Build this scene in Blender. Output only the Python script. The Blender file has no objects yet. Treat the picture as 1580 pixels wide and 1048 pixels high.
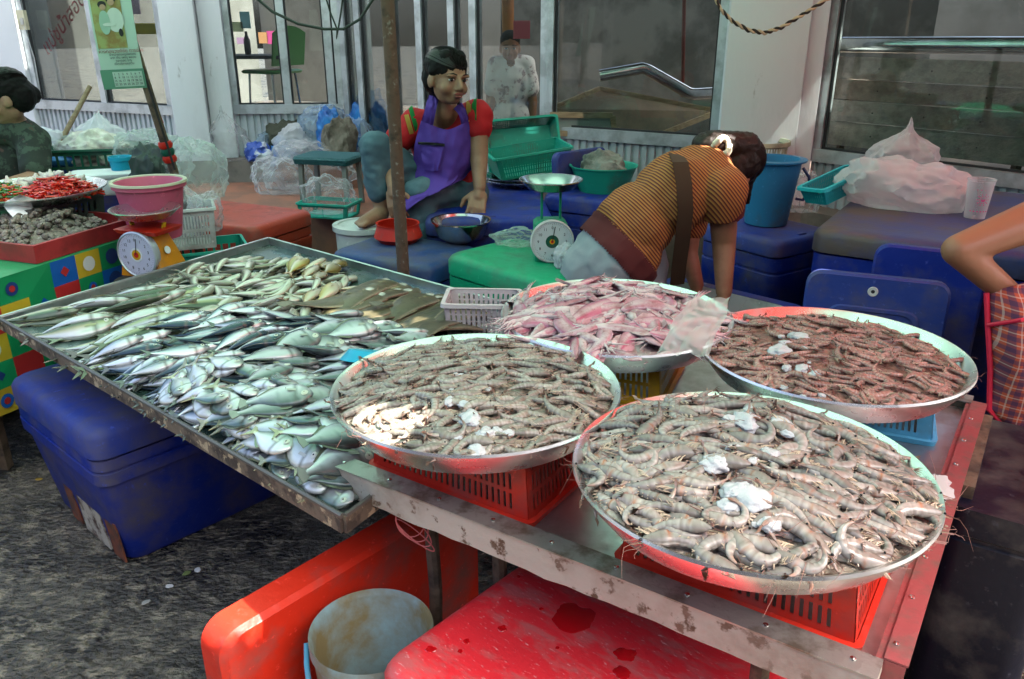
import bpy, math, random
import numpy as np
from mathutils import Vector, Matrix, noise, Quaternion

random.seed(7); np.random.seed(7)
SC = bpy.context.scene
COL = SC.collection
R = math.radians

# ------------------------------------------------------------------ camera
F_PX, PITCH, EYE = 1250.0, R(21.3), 1.62          # photograph 1580 px wide
cd = bpy.data.cameras.new('camera'); cam = bpy.data.objects.new('camera', cd); COL.objects.link(cam)
cd.sensor_width = 36.0; cd.lens = 36.0 * F_PX / 1580.0; cd.clip_start = .05; cd.clip_end = 400
cam.location = (0, 0, EYE); cam.rotation_euler = (R(90) - PITCH, 0, 0)
SC.camera = cam

# ------------------------------------------------------------------ sky, sun, exposure
SUN_TO = Vector((.93, -.37, 0)).normalized() * math.cos(R(57)) + Vector((0, 0, math.sin(R(57))))
w = bpy.data.worlds.new('World'); SC.world = w; w.use_nodes = True
nt = w.node_tree; bg = nt.nodes['Background']
sky = nt.nodes.new('ShaderNodeTexSky'); sky.sky_type = 'NISHITA'; sky.sun_disc = False
sky.sun_elevation = R(57); sky.sun_rotation = math.atan2(SUN_TO.x, SUN_TO.y)
sky.air_density = .75; sky.dust_density = 7.0
nt.links.new(sky.outputs[0], bg.inputs[0]); bg.inputs[1].default_value = .13
sl = bpy.data.lights.new('sun', 'SUN'); sl.energy = 4.2; sl.angle = R(.5); sl.color = (1, .95, .87)
so = bpy.data.objects.new('sun', sl); COL.objects.link(so); so.location = (4, 0, 8)
so.rotation_euler = (-SUN_TO).to_track_quat('-Z', 'Y').to_euler()
SC.view_settings.view_transform = 'Standard'; SC.view_settings.look = 'None'
SC.view_settings.exposure = 2.38; SC.view_settings.gamma = 1.0
SC.cycles.use_denoising = True
SC.cycles.max_bounces = 6; SC.cycles.diffuse_bounces = 1; SC.cycles.glossy_bounces = 3; SC.cycles.transmission_bounces = 4; SC.cycles.transparent_max_bounces = 10
SC.cycles.sample_clamp_indirect = 6.0
SC.cycles.caustics_reflective = False; SC.cycles.caustics_refractive = False

# ------------------------------------------------------------------ from the photograph to the place
def ray(px, py):
    a = (px - 790) / F_PX; b = -(py - 524) / F_PX; c, s = math.cos(PITCH), math.sin(PITCH)
    return Vector((a, c + b * s, -s + b * c))
def at(px, py, z):                       # the point at height z
    d = ray(px, py); return Vector((0, 0, EYE)) + d * ((z - EYE) / d.z)
def aty(px, py, y):                      # the point at distance y
    d = ray(px, py); return Vector((0, 0, EYE)) + d * (y / d.y)

# ------------------------------------------------------------------ materials
def lin(c): return (c[0], c[1], c[2], 1.0)
def M(name, c=(.5, .5, .5), rough=.5, metal=0., c2=None, sc=8., lo=.45, hi=.6, bump=0., bsc=60., bd=.02,
      c3=None, sc3=30., lo3=.6, hi3=.7, vcol=False, rnd=0., spec=.5, trans=0., alpha=1., coat=0., translu=0., rvar=0., stretch=None, sss=0.):
    m = bpy.data.materials.new(name); m.use_nodes = True
    n = m.node_tree.nodes; l = m.node_tree.links
    b = n['Principled BSDF']; out = n['Material Output']
    tc = n.new('ShaderNodeTexCoord'); co = tc.outputs['Object']
    if stretch:
        mp = n.new('ShaderNodeMapping'); mp.inputs['Scale'].default_value = stretch; l.new(co, mp.inputs[0]); co = mp.outputs[0]
    if vcol:
        a = n.new('ShaderNodeAttribute'); a.attribute_name = 'Col'; cur = a.outputs['Color']
    else:
        rgb = n.new('ShaderNodeRGB'); rgb.outputs[0].default_value = lin(c); cur = rgb.outputs[0]
    def layer(cur, col, scale, lo, hi, det=6):
        t = n.new('ShaderNodeTexNoise'); t.inputs['Scale'].default_value = scale; t.inputs['Detail'].default_value = det
        t.inputs['Roughness'].default_value = .62
        l.new(co, t.inputs['Vector'])
        rp = n.new('ShaderNodeMapRange'); rp.inputs[1].default_value = lo; rp.inputs[2].default_value = hi; l.new(t.outputs[0], rp.inputs[0])
        mx = n.new('ShaderNodeMix'); mx.data_type = 'RGBA'; l.new(rp.outputs[0], mx.inputs[0]); l.new(cur, mx.inputs[6])
        mx.inputs[7].default_value = lin(col); return mx.outputs[2], rp.outputs[0]
    fac = None
    if c2: cur, fac = layer(cur, c2, sc, lo, hi)
    if c3: cur, _ = layer(cur, c3, sc3, lo3, hi3)
    if rnd:
        oi = n.new('ShaderNodeObjectInfo'); mr = n.new('ShaderNodeMapRange'); mr.inputs[3].default_value = 1 - rnd; mr.inputs[4].default_value = 1 + rnd
        l.new(oi.outputs['Random'], mr.inputs[0]); h = n.new('ShaderNodeHueSaturation'); l.new(mr.outputs[0], h.inputs['Value']); l.new(cur, h.inputs['Color']); cur = h.outputs[0]
    l.new(cur, b.inputs['Base Color'])
    b.inputs['Roughness'].default_value = rough; b.inputs['Metallic'].default_value = metal
    b.inputs['Specular IOR Level'].default_value = spec
    if rvar and fac:
        mr = n.new('ShaderNodeMapRange'); mr.inputs[3].default_value = rough; mr.inputs[4].default_value = min(1, rough + rvar)
        l.new(fac, mr.inputs[0]); l.new(mr.outputs[0], b.inputs['Roughness'])
    if coat: b.inputs['Coat Weight'].default_value = coat; b.inputs['Coat Roughness'].default_value = .12
    if trans: b.inputs['Transmission Weight'].default_value = trans
    if sss:
        b.inputs['Subsurface Weight'].default_value = sss; b.inputs['Subsurface Radius'].default_value = (.01, .005, .003); b.inputs['Subsurface Scale'].default_value = 1.
    if alpha < 1: b.inputs['Alpha'].default_value = alpha
    if bump:
        t = n.new('ShaderNodeTexNoise'); t.inputs['Scale'].default_value = bsc; t.inputs['Detail'].default_value = 5; l.new(co, t.inputs['Vector'])
        bp = n.new('ShaderNodeBump'); bp.inputs['Strength'].default_value = bump; bp.inputs['Distance'].default_value = bd
        l.new(t.outputs[0], bp.inputs['Height']); l.new(bp.outputs[0], b.inputs['Normal'])
    if translu:
        tr = n.new('ShaderNodeBsdfTranslucent'); l.new(cur, tr.inputs[0]); mx = n.new('ShaderNodeMixShader'); mx.inputs[0].default_value = translu
        l.new(b.outputs[0], mx.inputs[1]); l.new(tr.outputs[0], mx.inputs[2]); l.new(mx.outputs[0], out.inputs[0])
    return m
def film(name, tint=(.85, .88, .88), fac=.35, rough=.2, trl=.5, bump=.6, bsc=25):
    """thin clear or milky plastic film: part see-through, part bright crumpled sheet"""
    m = bpy.data.materials.new(name); m.use_nodes = True; n = m.node_tree.nodes; l = m.node_tree.links
    b = n['Principled BSDF']; out = n['Material Output']; b.inputs['Base Color'].default_value = lin(tint); b.inputs['Roughness'].default_value = rough
    tc = n.new('ShaderNodeTexCoord'); t = n.new('ShaderNodeTexNoise'); t.noise_type = 'RIDGED_MULTIFRACTAL'; t.inputs['Scale'].default_value = bsc; t.inputs['Detail'].default_value = 2; t.inputs['Distortion'].default_value = .6
    l.new(tc.outputs['Object'], t.inputs['Vector']); bp = n.new('ShaderNodeBump'); bp.inputs['Strength'].default_value = bump; bp.inputs['Distance'].default_value = .02
    l.new(t.outputs[0], bp.inputs['Height']); l.new(bp.outputs[0], b.inputs['Normal'])
    tr = n.new('ShaderNodeBsdfTranslucent'); tr.inputs[0].default_value = lin(tint); m1 = n.new('ShaderNodeMixShader'); m1.inputs[0].default_value = trl
    l.new(b.outputs[0], m1.inputs[1]); l.new(tr.outputs[0], m1.inputs[2])
    tp = n.new('ShaderNodeBsdfTransparent'); m2 = n.new('ShaderNodeMixShader')
    lw = n.new('ShaderNodeLayerWeight'); lw.inputs[0].default_value = .45; mr = n.new('ShaderNodeMapRange'); mr.inputs[3].default_value = fac; mr.inputs[4].default_value = min(1, fac + .5)
    l.new(lw.outputs['Facing'], mr.inputs[0]); l.new(mr.outputs[0], m2.inputs[0]); l.new(tp.outputs[0], m2.inputs[1]); l.new(m1.outputs[0], m2.inputs[2]); l.new(m2.outputs[0], out.inputs[0])
    return m
def glass_pane(name, tint=(.84, .9, .88), refl=.7):
    m = bpy.data.materials.new(name); m.use_nodes = True; n = m.node_tree.nodes; l = m.node_tree.links
    n.remove(n['Principled BSDF']); out = n['Material Output']
    tp = n.new('ShaderNodeBsdfTransparent'); tp.inputs[0].default_value = lin(tint); g = n.new('ShaderNodeBsdfGlossy'); g.inputs['Roughness'].default_value = .015
    fr = n.new('ShaderNodeFresnel'); fr.inputs[0].default_value = 1.5; mu = n.new('ShaderNodeMath'); mu.operation = 'MULTIPLY'; mu.inputs[1].default_value = refl
    d = n.new('ShaderNodeBsdfDiffuse'); d.inputs[0].default_value = (.5, .55, .55, 1)
    tc = n.new('ShaderNodeTexCoord'); t = n.new('ShaderNodeTexNoise'); t.inputs['Scale'].default_value = 3; t.inputs['Detail'].default_value = 8
    mr = n.new('ShaderNodeMapRange'); mr.inputs[1].default_value = .4; mr.inputs[2].default_value = .75; mr.inputs[3].default_value = .004; mr.inputs[4].default_value = .02
    l.new(tc.outputs['Object'], t.inputs[0]); l.new(t.outputs[0], mr.inputs[0])
    ms = n.new('ShaderNodeMixShader'); m2 = n.new('ShaderNodeMixShader')
    l.new(fr.outputs[0], mu.inputs[0]); l.new(mu.outputs[0], ms.inputs[0]); l.new(tp.outputs[0], ms.inputs[1]); l.new(g.outputs[0], ms.inputs[2])
    l.new(mr.outputs[0], m2.inputs[0]); l.new(ms.outputs[0], m2.inputs[1]); l.new(d.outputs[0], m2.inputs[2]); l.new(m2.outputs[0], out.inputs[0])
    return m
def wave_mat(name, stops, vec, period, rough=.8):
    """cloth with stripes across the given local direction; stops = [(pos, colour)]"""
    m = bpy.data.materials.new(name); m.use_nodes = True; n = m.node_tree.nodes; l = m.node_tree.links; b = n['Principled BSDF']; b.inputs['Roughness'].default_value = rough
    tc = n.new('ShaderNodeTexCoord'); d = n.new('ShaderNodeVectorMath'); d.operation = 'DOT_PRODUCT'; d.inputs[1].default_value = vec
    l.new(tc.outputs['Object'], d.inputs[0]); q = n.new('ShaderNodeMath'); q.operation = 'DIVIDE'; q.inputs[1].default_value = period; l.new(d.outputs['Value'], q.inputs[0])
    f = n.new('ShaderNodeMath'); f.operation = 'FRACT'; l.new(q.outputs[0], f.inputs[0])
    rp = n.new('ShaderNodeValToRGB'); rp.color_ramp.interpolation = 'CONSTANT'
    while len(rp.color_ramp.elements) < len(stops): rp.color_ramp.elements.new(.5)
    for e, (p, c) in zip(rp.color_ramp.elements, stops): e.position = p; e.color = lin(c)
    l.new(f.outputs[0], rp.inputs[0]); l.new(rp.outputs[0], b.inputs['Base Color']); return m

# ------------------------------------------------------------------ mesh builder
def rrect(hw, hd, r, n=5):
    r = min(r, hw * .999, hd * .999); o = []
    for cx, cy, a0 in ((hw - r, hd - r, 0), (-hw + r, hd - r, 90), (-hw + r, -hd + r, 180), (hw - r, -hd + r, 270)):
        for i in range(n):
            a = R(a0 + 90 * i / (n - 1)); o.append((cx + r * math.cos(a), cy + r * math.sin(a)))
    return o
class MB:
    def __init__(s): s.v = []; s.f = []; s.m = []
    def add(s, vs, fs, m=0):
        k = len(s.v); s.v += [tuple(v) for v in vs]; s.f += [tuple(i + k for i in f) for f in fs]; s.m += [m] * len(fs); return s
    def obox(s, o, a, b, c, m=0):          # a corner and three edge vectors
        o, a, b, c = Vector(o), Vector(a), Vector(b), Vector(c)
        P = [o, o + a, o + a + b, o + b, o + c, o + a + c, o + a + b + c, o + b + c]
        fs = [(0, 3, 2, 1), (4, 5, 6, 7), (0, 1, 5, 4), (1, 2, 6, 5), (2, 3, 7, 6), (3, 0, 4, 7)]
        if a.cross(b).dot(c) < 0: fs = [f[::-1] for f in fs]
        return s.add(P, fs, m)
    def box(s, c, d, rz=0, m=0):
        ca, sa = math.cos(rz), math.sin(rz); u = Vector((ca, sa, 0)); v = Vector((-sa, ca, 0))
        return s.obox(Vector(c) - u * d[0] / 2 - v * d[1] / 2 - Vector((0, 0, d[2] / 2)), u * d[0], v * d[1], (0, 0, d[2]), m)
    def bar(s, p, q, wd, ht, m=0, up=(0, 0, 1)):   # beam from p to q, centred
        p, q = Vector(p), Vector(q); d = q - p; x = d.cross(Vector(up)).normalized(); y = x.cross(d).normalized()
        return s.obox(p - x * wd / 2 - y * ht / 2, d, x * wd, y * ht, m)
    def rings(s, rs, m=0, cap0=True, cap1=True, closed=True):
        n = len(rs[0]); vs = [p for r in rs for p in r]; fs = []
        for i in range(len(rs) - 1):
            for j in range(n if closed else n - 1):
                k = (j + 1) % n; fs.append((i * n + j, i * n + k, (i + 1) * n + k, (i + 1) * n + j))
        if cap0: fs.append(tuple(range(n))[::-1])
        if cap1: fs.append(tuple(range((len(rs) - 1) * n, len(rs) * n)))
        return s.add(vs, fs, m)
    def loft(s, lv, m=0, cap0=True, cap1=True, n=5):   # rounded rectangles (z, half width, half depth, radius)
        return s.rings([[(x, y, z) for x, y in rrect(hw, hd, r, n)] for z, hw, hd, r in lv], m, cap0, cap1)
    def lathe(s, prof, n=48, c=(0, 0, 0), m=0, cap0=False, cap1=False, wob=None):
        rs = []
        for r, z in prof:
            rs.append([(c[0] + r * math.cos(2 * math.pi * j / n), c[1] + r * math.sin(2 * math.pi * j / n), c[2] + z) for j in range(n)])
        return s.rings(rs, m, cap0, cap1)
    def tube(s, pts, r, n=8, m=0, cap=True):
        pts = [Vector(p) for p in pts]; rr = r if isinstance(r, (list, tuple)) else [r] * len(pts); rs = []; x = None
        for i, p in enumerate(pts):
            d = (pts[min(i + 1, len(pts) - 1)] - pts[max(i - 1, 0)]).normalized()
            if x is None: x = d.orthogonal().normalized()
            else: x = (x - d * x.dot(d)).normalized()
            y = d.cross(x); rs.append([p + (x * math.cos(2 * math.pi * j / n) + y * math.sin(2 * math.pi * j / n)) * rr[i] for j in range(n)])
        return s.rings(rs, m, cap, cap)
    def sheet(s, P, m=0):                   # grid of points
        h, w_ = len(P), len(P[0]); return s.add([p for r in P for p in r], [(i * w_ + j, i * w_ + j + 1, (i + 1) * w_ + j + 1, (i + 1) * w_ + j) for i in range(h - 1) for j in range(w_ - 1)], m)
    def slots(s, A, B, C, D, us, vs, holes, th, m=0):   # plate A(0,0) B(1,0) C(1,1) D(0,1) with holes in cells
        A, B, C, D = map(Vector, (A, B, C, D)); nrm = (B - A).cross(D - A).normalized() * th
        P = lambda u, v: (A * (1 - u) + B * u) * (1 - v) + (D * (1 - u) + C * u) * v
        for off, fl in ((nrm * .5, False), (-nrm * .5, True)):
            vv = [P(u, v) + off for v in vs for u in us]; nu = len(us); fs = []
            for j in range(len(vs) - 1):
                for i in range(nu - 1):
                    if not holes(i, j):
                        f = (j * nu + i, j * nu + i + 1, (j + 1) * nu + i + 1, (j + 1) * nu + i); fs.append(f[::-1] if fl else f)
            s.add(vv, fs, m)
        return s
    def mesh(s, name, mats, smooth=40):
        me = bpy.data.meshes.new(name); me.from_pydata(s.v, [], s.f); me.update()
        for mt in (mats if isinstance(mats, (list, tuple)) else [mats]): me.materials.append(mt)
        me.polygons.foreach_set('material_index', s.m)
        if smooth:
            me.polygons.foreach_set('use_smooth', [True] * len(s.f)); me.set_sharp_from_angle(angle=R(smooth))
        return me
    def build(s, name, mats, parent=None, loc=None, rz=0, smooth=40):
        return ob(name, s.mesh(name, mats, smooth), parent, loc, rz)
def ob(name, me, parent=None, loc=None, rz=0):
    o = bpy.data.objects.new(name, me); COL.objects.link(o)
    if loc is not None: o.location = loc
    if rz: o.rotation_euler = (0, 0, rz)
    if parent: o.parent = parent
    return o
def tag(o, label, cat, group=None, kind=None):
    o['label'] = label
    if cat: o['category'] = cat
    if group: o['group'] = group
    if kind: o['kind'] = kind
    return o
def thing(name, label, cat, loc=(0, 0, 0), rz=0, group=None):
    return tag(ob(name, None, None, loc, rz), label, cat, group)
def structure(o): o['kind'] = 'structure'; return o
def eval_mesh(o):
    dg = bpy.context.evaluated_depsgraph_get(); me = bpy.data.meshes.new_from_object(o.evaluated_get(dg)); return me
def text_mesh(s, size, mt, extrude=.0005, shear=0, align='CENTER'):
    c = bpy.data.curves.new('t', 'FONT'); c.body = s; c.size = size; c.extrude = extrude; c.shear = shear; c.align_x = align; c.align_y = 'CENTER'; c.resolution_u = 3
    o = bpy.data.objects.new('t', c); COL.objects.link(o); me = eval_mesh(o); bpy.data.objects.remove(o); bpy.data.curves.remove(c)
    me.materials.clear(); me.materials.append(mt); return me
def vcol(me, cols):
    a = me.color_attributes.new('Col', 'FLOAT_COLOR', 'POINT'); buf = np.ones((len(me.vertices), 4), np.float32); buf[:, :3] = cols; a.data.foreach_set('color', buf.ravel())
def verts(me):
    a = np.empty(len(me.vertices) * 3); me.vertices.foreach_get('co', a); return a.reshape(-1, 3)
def fbm(p, o=3): return noise.fractal(p, 1.0, 2.0, o)
def lerp(a, b, t): return a + (b - a) * t
# ------------------------------------------------------------------ material library
m_ground = M('wet_concrete', (.095, .085, .068), .5, c2=(.024, .021, .018), sc=2.2, lo=.4, hi=.58, c3=(.24, .21, .155), sc3=17, lo3=.49, hi3=.66, bump=1., bsc=45, bd=.03, rvar=-.25, stretch=(1, 1.3, 1))
m_white = M('white_wall_paint', (.74, .78, .8), .7, c2=(.55, .58, .58), sc=2.4, lo=.5, hi=.75, c3=(.2, .19, .16), sc3=9, lo3=.68, hi3=.8, bump=.12, bsc=40, stretch=(1, 1, .35))
m_alu = M('window_aluminium', (.6, .65, .67), .38, .55, c2=(.4, .44, .45), sc=6, bump=.03)
m_seal = M('black_gasket', (.015, .018, .02), .6)
m_glass = glass_pane('window_glass')
m_corr = M('ribbed_aluminium_panel', (.55, .61, .64), .45, .35, c2=(.35, .38, .38), sc=4, lo=.5, hi=.8)
m_step = M('terracotta_step', (.36, .15, .09), .55, c2=(.24, .12, .08), sc=5, bump=.1, bsc=50)
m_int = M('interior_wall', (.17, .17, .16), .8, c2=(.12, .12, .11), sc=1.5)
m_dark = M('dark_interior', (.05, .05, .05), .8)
m_plank = [M('grey_plank_%d' % i, c, .8, c2=tuple(x * .55 for x in c), sc=5, lo=.4, hi=.65, bump=.35, bsc=18, stretch=(.25, 3, 3)) for i, c in enumerate([(.36, .32, .28), (.3, .24, .2), (.33, .29, .26), (.38, .34, .3)])]
m_steel = M('polished_steel', (.66, .68, .68), .18, 1., c2=(.5, .52, .5), sc=6, bump=.02, bsc=20)
m_alum_tray = M('spun_aluminium', (.8, .81, .8), .27, 1., c2=(.6, .61, .6), sc=9, lo=.5, hi=.75, bump=.03, bsc=300, rvar=.2)
m_sheet = M('galvanised_sheet', (.5, .53, .54), .32, .9, c2=(.3, .31, .3), sc=7, lo=.48, hi=.7, bump=.04, bsc=30, rvar=.2)
m_rust = M('rusty_pipe', (.13, .075, .05), .8, c2=(.3, .27, .23), sc=30, lo=.58, hi=.68, c3=(.05, .03, .02), sc3=14, lo3=.55, hi3=.7, bump=.3, bsc=90)
m_flaky = M('flaking_edge_paint', (.17, .13, .09), .75, c2=(.06, .045, .035), sc=20, lo=.48, hi=.6, c3=(.48, .38, .24), sc3=30, lo3=.56, hi3=.62, bump=.5, bsc=70, bd=.004)
m_wood = M('raw_wood', (.42, .3, .18), .75, c2=(.28, .19, .11), sc=6, stretch=(1, 8, 8), bump=.2)
m_oldwood = M('old_dark_wood', (.16, .11, .07), .85, c2=(.07, .05, .035), sc=14, bump=.4, bsc=40)
def plastic(nm, c, dirt=.25, rough=.42, sc=5, **k):
    d = tuple(lerp(x, y, .75) for x, y in zip(c, (.13, .115, .1)))
    k.setdefault('spec', .32); return M(nm, c, rough, c2=d, sc=sc, lo=.56 - dirt * .2, hi=.78 - dirt * .16, c3=tuple(min(1, x * 1.4 + .05) for x in c), sc3=46, lo3=.62, hi3=.74, bump=.1, bsc=30, rvar=.25, **k)
m_blue = plastic('blue_cooler_plastic', (.008, .03, .3), .55)
m_bluelid = plastic('blue_lid_plastic', (.012, .042, .32), .9, .5, 3.5)
m_red = plastic('red_cooler_plastic', (.55, .02, .03), .3)
m_orange = plastic('orange_red_board_plastic', (.68, .03, .012), .2, .35)
m_redback = plastic('faded_red_plastic', (.5, .06, .03), .3, .35)
m_green = plastic('green_cooler_plastic', (.008, .34, .16), .3)
m_redb = plastic('red_basket_plastic', (.62, .03, .015), .1)
m_yel = plastic('yellow_basket_plastic', (.72, .42, .01), .1)
m_skyb = plastic('sky_blue_plastic', (.1, .42, .66), .1)
m_cyan = plastic('cyan_plastic', (.02, .42, .6), .1)
m_teal = plastic('teal_plastic', (.02, .4, .3), .1)
m_pinkw = plastic('pinkish_white_plastic', (.66, .55, .56), .2)
m_cream = plastic('cream_plastic', (.62, .6, .42), .3)
m_whitep = plastic('white_plastic', (.68, .7, .66), .3)
m_pink = plastic('pink_plastic', (.62, .12, .2), .25)
m_dkgreen = plastic('dark_green_plastic', (.01, .1, .06), .3)
m_blackp = plastic('black_plastic', (.02, .02, .022), .3)
m_bluebk = plastic('blue_bucket_plastic', (.05, .28, .55), .2, .3, translu=.25)
m_ltblue = M('stained_light_blue_plastic', (.24, .38, .42), .45, c2=(.2, .16, .07), sc=6, lo=.34, hi=.58, bump=.08, rvar=.2)
m_foam = M('white_foam', (.72, .76, .74), .8, bump=.15, bsc=200)
m_bag = film('clear_plastic_bag', (.86, .88, .9), .1, .1, .35, .8, 9)
m_milk = film('milky_plastic_bag', (.93, .94, .96), .6, .16, .45, .9, 8)
m_bagblue = film('bluish_plastic_bag', (.5, .68, .9), .22, .14, .4, .8, 9)
m_baggreen = film('greenish_plastic_bag', (.75, .86, .8), .18, .14, .5, .8, 9)
m_sheetbag = film('thin_plastic_sheet', (.78, .9, .82), .22, .08, .4, .5, 10)
m_bluetarp = M('bright_blue_tarp', (.02, .2, .55), .45, c2=(.01, .09, .35), sc=9, bump=.4, bsc=20)
m_paper = M('paper', (.8, .82, .8), .8)
m_black = M('black_rubber', (.012, .012, .013), .6)
m_ink = M('black_ink', (.02, .02, .02), .7)
m_redink = M('red_lettering', (.75, .02, .06), .5)
m_cable = M('dark_green_cable', (.02, .035, .025), .6)

# ------------------------------------------------------------------ ground
g = MB(); N = 60
P = [[(lerp(-60, 60, (j / N)), lerp(-60, 60, i / N), 0) for j in range(N + 1)] for i in range(N + 1)]
structure(g.sheet(P).build('ground', m_ground))

# ------------------------------------------------------------------ shop front
SILL = 1.0
def S(px, py): return at(px, py, SILL)
s0, s1, s2 = S(-120, 147), S(55, 156), S(268, 166)
s3, s5 = S(360, 164), S(530, 163)
s8, s9 = at(842, 197, .97), at(1105, 215, .97)
s10, s11 = at(1252, 232, .92), at(1600, 275, .92)
s0, s1, s2, s3, s5, s8, s9, s10, s11 = [Vector((p.x, p.y, 0)) for p in (s0, s1, s2, s3, s5, s8, s9, s10, s11)]
BASE, TOP = .60, 3.05
shop = thing('shop_building', 'white shop front with aluminium framed windows and square pillars behind the stalls', 'building')
def nrm(a, b):
    u = (b - a).normalized(); return u, Vector((u.y, -u.x, 0))      # along, towards the street
def window(a, b, posts, panel=True, sill=SILL, lettering=False):
    u, n = nrm(a, b); Lg = (b - a).length
    wn = ob('window', None, shop)
    fr = MB(); D = .07
    def hb(z0, z1, d=D, off=0): fr.obox(a + Vector((0, 0, z0)) + n * off, u * Lg, -n * d, (0, 0, z1 - z0))
    hb(TOP - .06, TOP)
    if panel: hb(sill - .06, sill + .012, .1, .02)
    else: hb(BASE, BASE + .08)
    lo = sill + .0125 if panel else BASE + .0805
    for t in posts:
        p = a + u * (t * Lg - .03); fr.obox(p + Vector((0, 0, lo)) + n * .003, u * .06, -n * (D + .004), (0, 0, TOP - .061 - lo))
    fr.build('window_frame', m_alu, wn, smooth=0)
    for k in range(len(posts) - 1):
        p, q = a + u * (posts[k] * Lg + .031), a + u * (posts[k + 1] * Lg - .031)
        mb = MB(); mb.obox(p + Vector((0, 0, lo)) - n * .03, q - p, -n * .005, (0, 0, TOP - .07 - lo)); mb.build('pane', m_glass, wn, smooth=0)
        mb = MB()
        for x in (p, q - u * .012): mb.obox(x + Vector((0, 0, lo)) - n * .012, u * .012, -n * .017, (0, 0, TOP - .07 - lo))
        mb.obox(p + u * .0125 + Vector((0, 0, lo)) - n * .012, q - p - u * .025, -n * .016, (0, 0, .012)); mb.build('gasket', m_seal, wn, smooth=0)
    if panel:                                    # ribbed metal below the sill
        nr = int(Lg / .052); pr = []
        for i in range(nr):
            x0 = i * Lg / nr; w_ = Lg / nr
            for f, o in ((0, 0), (.12, .014), (.62, .014), (.74, 0)): pr.append(a + u * (x0 + f * w_) + n * (o - .02))
        pr.append(b - n * .02)
        mb = MB(); mb.sheet([[p + Vector((0, 0, BASE)) for p in pr], [p + Vector((0, 0, sill - .061)) for p in pr]]); mb.build('ribbed_panel', m_corr, wn, smooth=0)
    return wn, u, n, Lg
W1 = window(s1, s2, (.02, .52, .98)); W2 = window(s3, s5, (.02, .5, .9, .985)); W3 = window(s5 + (s8 - s5) * .02, s8, (.0, .09, .27, .42, .58, .68, .99), panel=False)
W4 = window(s8, s9, (.015, .99), sill=.97); W5 = window(s10, s11, (.02, .98), sill=.92)
def pillar(a, b, depth=.35, proud=.1):
    u, n = nrm(a, b); mb = MB()
    hw, hd = (b - a).length / 2, (depth + proud) / 2; c = (a + b) / 2 + n * (proud - hd); rz = math.atan2(u.y, u.x)
    mb.loft([(BASE, hw, hd, .012), (1.5, hw, hd, .012), (TOP + .6, hw, hd, .012)], n=3)
    mb.build('pillar', m_white, shop, c, rz, 30)
pillar(s0, s1 - (s1 - s0).normalized() * .003, .3, .04); pillar(s2 + (s3 - s2) * .02, s3 - (s3 - s2) * .42, .4, .16); pillar(s3 - (s3 - s2) * .41, s3 - (s3 - s2) * .01, .5, .05)
pillar(s9 + (s10 - s9) * .01, s9 + (s10 - s9) * .8, .4, .14); pillar(s9 + (s10 - s9) * .81, s10 - (s10 - s9) * .01, .4, .06)
_e = s11 + (s11 - s10).normalized() * 3.2; pillar(s11 + (s11 - s10).normalized() * .004, _e, .3, .04)
# wall above the windows, floor, ceiling and inner walls of the shop
mb = MB(); line = [s0, s1, s2, s3, s5, s8, s9, s10, s11]
for a, b in zip(line[:-1], line[1:]):
    u, n = nrm(a, b); mb.obox(a + Vector((0, 0, TOP + .001)) - n * .02, b - a, -n * .25, (0, 0, 1.9))
mb.build('upper_wall', m_white, shop, smooth=0)
back = Vector((1.7, 3.4, 0))
inner = [s0 + back * 1.2, s11 + back * 1.2 + Vector((2, 0, 0))]
mb = MB(); fl = [p - Vector((0, 0, 0)) for p in line]
poly = [p + back * .012 for p in line] + [inner[1], inner[0]]
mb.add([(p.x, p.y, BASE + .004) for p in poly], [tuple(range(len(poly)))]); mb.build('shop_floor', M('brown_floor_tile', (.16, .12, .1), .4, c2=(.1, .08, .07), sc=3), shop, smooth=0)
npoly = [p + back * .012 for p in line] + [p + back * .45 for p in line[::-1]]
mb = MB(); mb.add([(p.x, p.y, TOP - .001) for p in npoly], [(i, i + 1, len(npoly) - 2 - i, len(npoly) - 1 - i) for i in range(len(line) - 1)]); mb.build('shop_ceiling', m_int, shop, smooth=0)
mb = MB()
i0, i1 = inner; d = i1 - i0
for f0, f1, z0, z1 in ((0, .33, BASE + .01, TOP - .01), (.33, .47, BASE + .01, 1.28), (.47, 1, BASE + .01, TOP - .01)):     # a bright rear opening
    mb.obox(i0 + d * f0 + Vector((0, 0, z0)), d * (f1 - f0 - .0005), Vector((-.03, .12, 0)), (0, 0, z1 - z0))
mb.obox(s0 + back * .02 + Vector((0, 0, BASE + .01)), back * 1.15, (-.1, 0, 0), (0, 0, TOP - BASE - .02)); mb.obox(s11 + back * .02 + Vector((0, 0, BASE + .01)), back * 1.15 + Vector((2, 0, 0)), (.1, 0, 0), (0, 0, TOP - BASE - .02))
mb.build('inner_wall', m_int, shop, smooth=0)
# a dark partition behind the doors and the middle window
mb = MB(); mb.obox(s5 + back * .62 + Vector((.3, 0, BASE + .01)), (s9 - s5) * 1.25, (.02, .06, 0), (0, 0, TOP - BASE - .02)); mb.build('inner_partition', M('dark_partition', (.16, .165, .155), .7, c2=(.07, .075, .07), sc=2), shop, smooth=0)
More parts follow.
